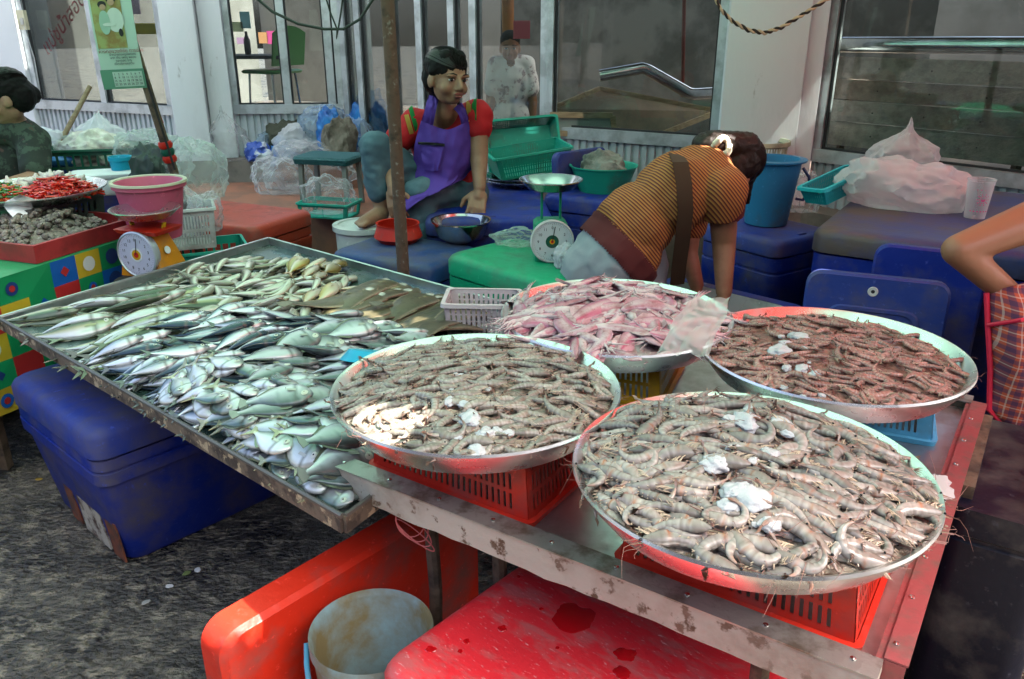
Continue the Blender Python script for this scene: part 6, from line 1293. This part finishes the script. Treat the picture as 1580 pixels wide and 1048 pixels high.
# apron: bib, neck straps, pocket with black zip, skirt over the lap
ap = ob('apron', None, pw)
def lay(rows, name, mt, par, th=.004, sub=3):
    """cloth through rows of points"""
    G_ = [[Vector(p) for p in r] for r in rows]; fine_ = []
    def cat(P, t):
        n = len(P) - 1; x = t * n; i = min(int(x), n - 1); f = x - i; p0, p1, p2, p3 = P[max(i - 1, 0)], P[i], P[i + 1], P[min(i + 2, n)]
        return .5 * ((2 * p1) + (p2 - p0) * f + (2 * p0 - 5 * p1 + 4 * p2 - p3) * f * f + (3 * p1 - p0 - 3 * p2 + p3) * f ** 3)
    nr, nc = (len(G_) - 1) * sub * 2 + 1, (len(G_[0]) - 1) * sub * 2 + 1; cols_ = [[cat(r, j / (nc - 1)) for j in range(nc)] for r in G_]
    out = [[cat([c[j] for c in cols_], i / (nr - 1)) for j in range(nc)] for i in range(nr)]
    for i in range(nr):
        for j in range(nc): out[i][j] = out[i][j] + Vector((0, -1, .2)) * (.013 * noise.noise((i * .3, j * .42, len(name))))
    b = MB(); b.sheet(out); k = [[p + Vector((0, th, 0)) for p in r[::-1]] for r in out]; b.sheet(k); return b.build(name, mt, par)
A_ = lambda px, py, dy: J(px, py, dy)
bib = lay([[A_(650, 186, -.08), A_(668, 194, -.1), A_(690, 200, -.115), A_(712, 192, -.1), A_(722, 182, -.09)], [A_(640, 222, -.07), A_(662, 224, -.115), A_(690, 226, -.13), A_(712, 222, -.11), A_(728, 216, -.06)], [A_(637, 255, -.03), A_(660, 256, -.11), A_(688, 257, -.135), A_(712, 255, -.11), A_(734, 250, -.03)], [A_(632, 285, -.06), A_(656, 282, -.13), A_(686, 280, -.15), A_(708, 274, -.1), A_(722, 268, -.02)], [A_(622, 305, -.2), A_(646, 306, -.24), A_(668, 300, -.24), A_(692, 288, -.16), A_(716, 276, -.06)]], 'bib', m_purple, ap)
lay([[A_(622, 303, -.2), A_(640, 303, -.235), A_(660, 298, -.24)], [A_(614, 322, -.24), A_(632, 318, -.27), A_(654, 306, -.27)], [A_(606, 342, -.2), A_(614, 340, -.22), A_(628, 322, -.25)]], 'skirt', m_purple, ap)
lay([[A_(650, 187, -.082), A_(660, 191, -.09), A_(668, 195, -.1)], [A_(655, 170, -.1), A_(664, 172, -.115), A_(672, 174, -.12)], [A_(660, 152, -.07), A_(668, 152, -.09), A_(676, 156, -.1)], [A_(664, 140, .0), A_(668, 140, -.01), A_(674, 146, -.02)]], 'neck_strap', m_purple, ap)
lay([[A_(712, 193, -.1), A_(718, 188, -.1), A_(723, 183, -.09)], [A_(708, 178, -.11), A_(714, 174, -.11), A_(719, 170, -.1)], [A_(700, 168, -.07), A_(706, 162, -.08), A_(712, 158, -.07)]], 'neck_strap', m_purple, ap)
lay([[A_(645, 219, -.105), A_(666, 220, -.135), A_(686, 222, -.142)], [A_(645, 223, -.105), A_(666, 224, -.135), A_(686, 226, -.142)]], 'pocket_zip', m_black, ap)
lay([[A_(648, 226, -.1), A_(666, 227, -.133), A_(684, 228, -.143)], [A_(650, 240, -.105), A_(666, 242, -.14), A_(682, 243, -.148)], [A_(654, 262, -.115), A_(666, 264, -.142), A_(676, 264, -.15)]], 'pocket', m_purple, ap)

# ---- the woman bending over the open cooler
pb_ = thing('person', 'woman in orange striped shirt bending down into the blue cooler, back to camera', 'person')
Yb = 2.98; K = lambda px, py, dy=0.: aty(px, py, Yb + dy)
hp, wa, ch_, sh1 = K(948, 395, .0), K(980, 345, .02), K(1040, 298, .04), K(1082, 270, .08)
neck = K(1108, 252, .12); hdc = K(1132, 262, .2); armS, armE, armW = K(1115, 300, -.06), K(1117, 372, -.02), K(1117, 450, -.08); arm2S, arm2E, arm2W = K(1065, 330, .3), K(1060, 390, .26), K(1075, 440, .2)
ax = (sh1 - hp).normalized()
hM2 = frame((.35, .75, -.75), (.75, .15, .55))
b = MB(); head(b, hdc, hM2, 1.0); limb(b, neck, .052, hdc, .055)
def slab(mb, c, ra, rw, rd):             # torso section: along the spine, across, thick
    z = ax; x = Vector((z.y, -z.x, 0)).normalized(); y = z.cross(x); ball(mb, c, (rw, rd, ra), Matrix((x, y, z)).transposed())
slab(b, hp, .15, .165, .14); slab(b, wa, .15, .15, .12); slab(b, ch_, .16, .165, .12); slab(b, sh1, .1, .16, .1)
limb(b, sh1, .075, armS, .06); chain(b, [(armS, .058), (armE, .046), (armW, .031)]); hand(b, armW, (.05, 0, -1), (-1, 0, 0), .95, .3, .2, 1)
limb(b, sh1, .07, arm2S, .055); chain(b, [(arm2S, .055), (arm2E, .044), (arm2W, .03)]); hand(b, arm2W, (.1, 0, -1), (-1, 0, 0), .95, .3, .2, 1)
gx, gy = hp.x, hp.y
for dx, dy in ((-.09, -.02), (.1, .06)): chain(b, [((gx + dx, gy + dy, hp.z - .05), .1), ((gx + dx * 1.1 + .02, gy + dy - .02, .47), .065), ((gx + dx * 1.1 - .03, gy + dy, .09), .045)]); limb(b, (gx + dx * 1.1 - .03, gy + dy, .045), .042, (gx + dx * 1.1 + .09, gy + dy + .05, .034), .032)
body2 = skin(b, 'body', m_skin2, .0065, 5, parent=pb_)
T2_ = lambda p: hdc + hM2 @ Vector(p); face_parts(body2, hdc, hM2, 1.0, m_hair, m_lip)
b = MB(); ball(b, T2_((0, -.024, .042)), (.085, .1, .092), hM2); ball(b, T2_((0, -.045, .0)), (.082, .08, .09), hM2); bunc = K(1098, 222, .12); limb(b, T2_((0, -.09, .07)), .05, bunc, .05); ball(b, bunc, (.075, .06, .045)); limb(b, T2_((.02, .0, .08)), .04, K(1150, 280, .22), .03); limb(b, K(1150, 280, .22), .03, K(1152, 312, .24), .012)
skin(b, 'hair', M('brown_black_hair', (.02, .011, .008), .5, bump=.5, bsc=140, bd=.003, spec=.3), .006, 3, .004, 45, parent=pb_); strands(bpy.data.objects[pb_.name].children[-1] if False else pb_, hdc, hM2, (.085, .1, .092), (0, -.024, .042), 110, M('brown_strand', (.03, .016, .01), .35, spec=.5), 2)
b = MB()
for k in range(14): a = k * 2 * math.pi / 14; q = K(1113, 226, .06) + Vector((.028 * math.cos(a), .02 * math.sin(a * 2), .03 * math.sin(a))); ball(b, q, .0135, None, 8, 6)
skin(b, 'hair_band', M('cream_scrunchie', (.8, .72, .55), .8), .005, 1, .002, 60, parent=pb_)
spd = tuple(ax)
m_stripe = wave_mat('orange_striped_shirt', [(0, (.1, .018, .01)), (.42, (.46, .2, .045)), (.8, (.34, .08, .018))], spd, .0108)
def shirt_prims(g=0.):
    b = MB(); slab(b, hp + ax * .02, .17, .182 + g, .155 + g); slab(b, wa, .17, .168 + g, .14 + g); slab(b, ch_, .17, .175 + g, .134 + g); slab(b, sh1, .1, .168 + g, .112 + g); limb(b, sh1, .092, armS + Vector((0, 0, .012)), .08); limb(b, armS, .08, armS.lerp(armE, .26), .076); limb(b, sh1, .085, arm2S, .072); limb(b, arm2S, .072, arm2S.lerp(arm2E, .3), .068); return b
hem = wa - ax * .075; nohead = lambda q: (q - neck - Vector((.02, .03, 0))).length < .062
skin(shirt_prims(), 'striped_shirt', m_stripe, .007, 5, .014, 6, (1, 1, .5), cut=lambda q: nohead(q) or (q - hem).dot(ax) < 0 or ((q - armS.lerp(armE, .3)).dot((armE - armS).normalized()) > .02 and (q - armS).length < .3 and (q - armS.lerp(armE, .3)).length < .12), parent=pb_)
skin(shirt_prims(.012), 'maroon_hem', M('maroon_cotton', (.1, .015, .015), .9), .007, 5, .008, 8, cut=lambda q: (q - hem).dot(ax) > .0 or (q - hem).dot(ax) < -.085, parent=pb_)
b = MB(); cuf = armS.lerp(armE, .27); limb(b, cuf, .081, armS.lerp(armE, .37), .078); cd_ = (armE - armS).normalized(); skin(b, 'maroon_cuff', M('maroon_cuff_cotton', (.12, .018, .02), .9), .007, 3, cut=lambda q: (q - armS.lerp(armE, .37)).dot(cd_) > .012 or (q - cuf).dot(cd_) < -.02, parent=pb_)
b = MB(); slab(b, hp - ax * .02, .15, .178, .15)
for dx, dy in ((-.09, -.02), (.1, .06)): chain(b, [((gx + dx, gy + dy, hp.z - .05), .115), ((gx + dx * 1.1 + .02, gy + dy - .02, .47), .085), ((gx + dx * 1.1 - .03, gy + dy, .1), .07)])
skin(b, 'jeans', m_gjeans, .009, 5, .007, 11, parent=pb_)
# strap across the back
b = MB(); m_strap = M('brown_strap', (.055, .025, .01), .8)
def strap(pts, w_, name):
    b = MB(); L_ = []; R_ = []
    for i, p in enumerate(pts):
        d = (pts[min(i + 1, len(pts) - 1)] - pts[max(i - 1, 0)]).normalized(); s_ = d.cross(Vector((0, -1, .35))).normalized() * w_ / 2; L_.append(p - s_); R_.append(p + s_)
    b.sheet([L_, R_]); b.sheet([R_, L_]); b.sheet([[p + Vector((0, .006, -.002)) for p in L_], [p + Vector((0, .006, -.002)) for p in R_]]); return b.build(name, m_strap, pb_)
strap([K(1043, 238, .02), K(1050, 250, -.11), K(1056, 285, -.155), K(1058, 325, -.16), K(1054, 365, -.13), K(1048, 410, -.06), K(1045, 440, .0)], .055, 'strap')

# ---- the person at the right edge, hand on hip, in a plaid apron
pr_ = thing('person', 'person at the right edge with bent bare arm, plaid apron and sandals', 'person')
elb = aty(1478, 386, 2.12); sho = aty(1640, 322, 2.2); wri = aty(1600, 492, 2.15); gx, gy = 1.72, 2.28
tc_ = Vector((gx + .02, gy, 1.0)); b = MB()
ball(b, (gx + .03, gy, 1.15), (.17, .12, .2)); ball(b, (gx + .03, gy, .9), (.17, .13, .16)); limb(b, (gx + .03, gy, 1.28), .08, sho, .06); limb(b, (gx + .03, gy, 1.3), .06, (gx + .02, gy - .02, 1.42), .055)
sho2 = Vector((gx + .24, gy + .05, 1.27)); limb(b, (gx + .03, gy, 1.28), .08, sho2, .06); chain(b, [(sho2, .058), (sho2 + Vector((.05, .0, -.27)), .046), (sho2 + Vector((.04, -.06, -.5)), .032)]); hand(b, sho2 + Vector((.04, -.06, -.5)), (0, -.1, -1), (-1, 0, 0), .95, .3, .2, 1)
chain(b, [(sho, .064), (elb, .043), (wri, .031)]); hand(b, wri, (.8, .3, -.3), (0, .8, -.3), .95, .4, .2, 1)
hM3 = frame((-.3, -.9, -.1)); hd3 = Vector((gx + .0, gy - .03, 1.53)); head(b, hd3, hM3, 1.0)
ftp = at(1530, 822, .05)
for dx, fx in ((-.09, ftp.x), (.12, ftp.x + .24)): chain(b, [((gx + dx, gy, .8), .1), ((gx + dx * .9, gy - .02, .46), .065), ((fx, ftp.y + .06, .1), .042)]); limb(b, (fx, ftp.y + .05, .06), .04, (fx - .01, ftp.y - .07, .045), .03); [limb(b, (fx - .01 + (i - 2) * .012, ftp.y - .07, .043), .013, (fx - .01 + (i - 2) * .017, ftp.y - .115 + .008 * abs(i - 1), .038), .0095) for i in range(5)]
body3 = skin(b, 'body', M('warm_brown_skin', (.36, .16, .085), .45), .0065, 5, parent=pr_); face_parts(body3, hd3, hM3, 1.0, m_hair, m_lip)  # one even brown skin tone
b = MB(); ball(b, hd3 + hM3 @ Vector((0, -.025, .045)), (.084, .1, .09), hM3); ball(b, hd3 + hM3 @ Vector((0, -.05, -.01)), (.08, .075, .09), hM3); skin(b, 'hair', m_hair, .008, 3, .003, 40, parent=pr_)
b = MB(); ball(b, (gx + .03, gy, 1.14), (.185, .135, .21)); ball(b, (gx + .03, gy, .92), (.18, .14, .17)); limb(b, (gx + .03, gy, 1.28), .095, sho, .075); limb(b, (gx + .03, gy, 1.28), .095, sho2, .075); skin(b, 'dark_top', M('black_cotton_top', (.012, .012, .016), .9), .009, 4, .006, 9, parent=pr_)
b = MB()
for dx, fx in ((-.09, ftp.x), (.12, ftp.x + .24)): chain(b, [((gx + dx, gy, .82), .12), ((gx + dx * .9, gy - .02, .46), .088), ((fx, ftp.y + .06, .13), .075)])
skin(b, 'trousers', M('black_trousers', (.008, .008, .01), .9), .009, 4, .007, 10, parent=pr_)
def plaid(name):
    m = bpy.data.materials.new(name); m.use_nodes = True; n = m.node_tree.nodes; l = m.node_tree.links; bs = n['Principled BSDF']; bs.inputs['Roughness'].default_value = .85
    tc = n.new('ShaderNodeTexCoord'); sx = n.new('ShaderNodeSeparateXYZ'); l.new(tc.outputs['Object'], sx.inputs[0]); cur = None
    def stripes(o, per, lo_, hi_):
        d = n.new('ShaderNodeMath'); d.operation = 'DIVIDE'; d.inputs[1].default_value = per; l.new(o, d.inputs[0]); f = n.new('ShaderNodeMath'); f.operation = 'FRACT'; l.new(d.outputs[0], f.inputs[0])
        a = n.new('ShaderNodeMath'); a.operation = 'GREATER_THAN'; a.inputs[1].default_value = lo_; l.new(f.outputs[0], a.inputs[0]); c = n.new('ShaderNodeMath'); c.operation = 'LESS_THAN'; c.inputs[1].default_value = hi_; l.new(f.outputs[0], c.inputs[0])
        q = n.new('ShaderNodeMath'); q.operation = 'MULTIPLY'; l.new(a.outputs[0], q.inputs[0]); l.new(c.outputs[0], q.inputs[1]); return q.outputs[0]
    rgb = n.new('ShaderNodeRGB'); rgb.outputs[0].default_value = (.62, .1, .05, 1); cur = rgb.outputs[0]
    for o, per, lo_, hi_, c, k in ((sx.outputs[0], .03, .55, .95, (.03, .03, .1), .6), (sx.outputs[2], .03, .55, .95, (.03, .03, .1), .6), (sx.outputs[0], .03, .2, .3, (.75, .55, .45), .5), (sx.outputs[2], .03, .2, .3, (.75, .55, .45), .5)):
        mx = n.new('ShaderNodeMix'); mx.data_type = 'RGBA'; mm = n.new('ShaderNodeMath'); mm.operation = 'MULTIPLY'; mm.inputs[1].default_value = k; l.new(stripes(o, per, lo_, hi_), mm.inputs[0]); l.new(mm.outputs[0], mx.inputs[0]); l.new(cur, mx.inputs[6]); mx.inputs[7].default_value = lin(c); cur = mx.outputs[2]
    l.new(cur, bs.inputs['Base Color']); return m
ap3 = ob('apron', None, pr_); Q = lambda px, py, y: aty(px, py, y)
lay([[Q(1524, 455, 2.12), Q(1570, 440, 2.08), Q(1660, 420, 2.1), Q(1740, 430, 2.14)], [Q(1526, 500, 2.1), Q(1575, 490, 2.03), Q(1660, 480, 2.04), Q(1750, 480, 2.1)], [Q(1530, 570, 2.07), Q(1580, 565, 1.99), Q(1670, 560, 2.0), Q(1770, 560, 2.08)], [Q(1528, 630, 2.04), Q(1590, 660, 1.98), Q(1680, 680, 2.0), Q(1790, 660, 2.06)], [Q(1562, 665, 2.03), Q(1600, 705, 1.98), Q(1690, 730, 2.0), Q(1790, 700, 2.06)]], 'plaid_cloth', plaid('plaid_cotton'), ap3)
b = MB(); b.tube([Q(1522, 452, 2.115), Q(1524, 500, 2.095), Q(1528, 570, 2.065), Q(1526, 632, 2.035), Q(1560, 668, 2.025), Q(1600, 708, 1.975), Q(1690, 733, 1.995)], .0075, 7); b.build('red_trim', m_redink, ap3); b = MB(); b.tube([Q(1524, 502, 2.09), Q(1575, 494, 2.02), Q(1660, 484, 2.03)], .006, 7); b.build('red_trim', m_redink, ap3)
for fx in (ftp.x, ftp.x + .24):
    sd = ob('sandal', None, pr_); b = MB(); b.rings([[(fx - .01 + (.046 + .006 * math.sin(t)) * math.cos(t), ftp.y - .03 + .11 * math.sin(t), z_) for t in np.linspace(0, 6.0, 20)] for z_ in (.001, .018)]); b.build('sole', m_black, sd); b = MB(); b.tube([(fx - .05, ftp.y - .02, .03), (fx - .012, ftp.y - .075, .08), (fx + .03, ftp.y - .02, .03)], .008, 6); b.build('strap', m_black, sd)

# ---- the person at the left edge
pl_ = thing('person', 'person with dark tied hair and dark leaf-patterned shirt at the left edge', 'person')
Yl = 4.35; Lp = lambda px, py, dy=0.: aty(px, py, Yl + dy); hd4 = Lp(8, 152); hM4 = frame((-.8, -.45, -.25)); b = MB(); head(b, hd4, hM4, 1.08)
n4_, s4a, s4b = Lp(18, 190, .05), Lp(52, 218, .05), Lp(-55, 222, .1); ch4 = Lp(5, 255, .12); ba4 = Vector((ch4.x, ch4.y + .05, .62)); limb(b, hd4 + Vector((.02, 0, -.06)), .055, n4_, .06); limb(b, n4_, .07, s4a, .065); limb(b, n4_, .07, s4b, .065); ball(b, ch4, (.19, .13, .22)); ball(b, ba4, (.2, .16, .2))
e4 = Lp(55, 275, -.12); chain(b, [(s4a, .06), (e4, .045), (Lp(-5, 290, -.3), .032)]); hand(b, Lp(-5, 290, -.3), (-.9, -.2, -.2), (0, 0, -1), 1, .3, .2, 1); chain(b, [(s4b, .06), (Lp(-80, 285, -.05), .045), (Lp(-50, 300, -.3), .032)]); hand(b, Lp(-50, 300, -.3), (.6, -.6, -.2), (0, 0, -1), 1, .3, .2, 1)
for dx in (-.1, .1): chain(b, [((ba4.x + dx, ba4.y, .52), .1), ((ba4.x + dx - .25, ba4.y - .25, .5), .07), ((ba4.x + dx - .25, ba4.y - .2, .1), .045)]); limb(b, (ba4.x + dx - .25, ba4.y - .2, .05), .04, (ba4.x + dx - .32, ba4.y - .3, .035), .03)
body4 = skin(b, 'body', m_skin, .0085, 4, parent=pl_); face_parts(body4, hd4, hM4, 1.08, m_hair, m_lip)
H4 = lambda p: hd4 + hM4 @ (Vector(p) * 1.1); b = MB(); ball(b, H4((0, -.026, .045)), (.094, .108, .098), hM4); ball(b, H4((0, -.055, -.0)), (.088, .085, .095), hM4); limb(b, H4((.02, -.08, .02)), .055, H4((.03, -.11, -.02)), .045); skin(b, 'hair', m_hair, .008, 3, .005, 40, parent=pl_); strands(pl_, hd4, hM4, (.094, .108, .098), tuple(x * 1.1 for x in (0, -.026, .045)), 80, m_strand, 3)
b = MB(); limb(b, n4_ - Vector((0, 0, .03)), .085, s4a, .082); limb(b, n4_ - Vector((0, 0, .03)), .085, s4b, .082); ball(b, ch4, (.21, .15, .24)); ball(b, ba4, (.215, .175, .2)); limb(b, s4a, .082, s4a.lerp(e4, .75), .072); limb(b, s4b, .082, s4b.lerp(Lp(-80, 285, -.05), .7), .072)
skin(b, 'patterned_shirt', M('dark_leaf_print', (.018, .026, .018), .85, c2=(.05, .075, .05), sc=16, lo=.5, hi=.56, c3=(.09, .05, .04), sc3=22, lo3=.62, hi3=.66), .009, 4, .009, 8, parent=pl_)
b = MB(); ball(b, (ba4.x, ba4.y, .54), (.21, .18, .14)); [chain(b, [((ba4.x + dx, ba4.y, .52), .115), ((ba4.x + dx - .25, ba4.y - .25, .5), .085), ((ba4.x + dx - .25, ba4.y - .2, .14), .07)]) for dx in (-.1, .1)]; skin(b, 'trousers', M('dark_trousers', (.02, .02, .03), .9), .01, 4, parent=pl_)
st4 = thing('stool', 'plain stool under the person at the left edge', 'stool', (ba4.x, ba4.y, 0)); b = MB(); b.loft([(.36, .15, .15, .03), (.395, .16, .16, .03)]); b.build('seat', m_oldwood, st4)
for dx in (-.12, .12):
    for dy in (-.12, .12): b = MB(); b.bar((dx, dy, 0), (dx, dy, .36), .03, .03, up=(1, 0, 0)); b.build('leg', m_oldwood, st4, smooth=0)

# ---- the man mirrored in the shop door glass, built as a figure behind it
pm_ = thing('person', 'man in white patterned short-sleeved shirt reflected in the shop door glass, built as a figure behind it', 'person')
Mp = lambda px, py, dy=0.: aty(px, py, Ym + dy); hd5 = Mp(787, 74); hM5 = frame((.0, -1, -.1)); b = MB(); head(b, hd5, hM5, 1.0)
sA, sB = Mp(766, 100, .02), Mp(812, 100, .02); ch5 = Mp(789, 125, .03); fz = BASE + .005; limb(b, hd5 + Vector((0, .01, -.08)), .05, Mp(788, 97, .02), .055); limb(b, Mp(788, 99, .02), .06, sA, .058); limb(b, Mp(788, 99, .02), .06, sB, .058); ball(b, ch5, (.16, .1, .2)); hz = ch5.z - .3; ball(b, (ch5.x, ch5.y, hz), (.15, .105, .16))
for s_, p in ((-1, sA), (1, sB)): chain(b, [(p, .05), (p + Vector((s_ * .05, 0, -.27)), .04), (p + Vector((s_ * .05, -.04, -.48)), .028)]); hand(b, p + Vector((s_ * .05, -.04, -.48)), (0, -.05, -1), (-s_, 0, 0), .95, .25, .2, 1)
for s_ in (-1, 1): chain(b, [((ch5.x + s_ * .09, ch5.y, hz - .06), .085), ((ch5.x + s_ * .1, ch5.y, max(fz + .3, hz - .45)), .06), ((ch5.x + s_ * .1, ch5.y, fz + .07), .042)]); limb(b, (ch5.x + s_ * .1, ch5.y, fz + .045), .04, (ch5.x + s_ * .1, ch5.y - .14, fz + .033), .031)
b5 = skin(b, 'body', M('brown_skin_man', (.26, .11, .05), .5), .008, 4, parent=pm_); face_parts(b5, hd5, hM5, 1.0, m_hair, m_lip)
b = MB(); ball(b, hd5 + hM5 @ Vector((0, -.02, .05)), (.081, .096, .084), hM5); skin(b, 'hair', m_hair, .008, 3, parent=pm_)
b = MB(); limb(b, Mp(788, 101, .02), .075, sA, .07); limb(b, Mp(788, 101, .02), .075, sB, .07); ball(b, ch5, (.18, .12, .215)); ball(b, (ch5.x, ch5.y, hz + .02), (.17, .12, .15)); [limb(b, p, .07, p + Vector((s_ * .035, 0, -.18)), .068) for s_, p in ((-1, sA), (1, sB))]
skin(b, 'patterned_shirt', M('white_print_shirt', (.88, .84, .82), .8, c2=(.25, .2, .22), sc=9, lo=.56, hi=.62, c3=(.42, .3, .28), sc3=14, lo3=.6, hi3=.66), .009, 4, .007, 9, cut=lambda q: (q - Mp(788, 92, -.1)).length < .06, parent=pm_)
b = MB(); ball(b, (ch5.x, ch5.y, hz - .06), (.165, .12, .12)); [chain(b, [((ch5.x + s_ * .09, ch5.y, hz - .08), .1), ((ch5.x + s_ * .1, ch5.y, fz + .1), .07)]) for s_ in (-1, 1)]; skin(b, 'trousers', M('grey_trousers', (.08, .08, .09), .9), .01, 4, parent=pm_)
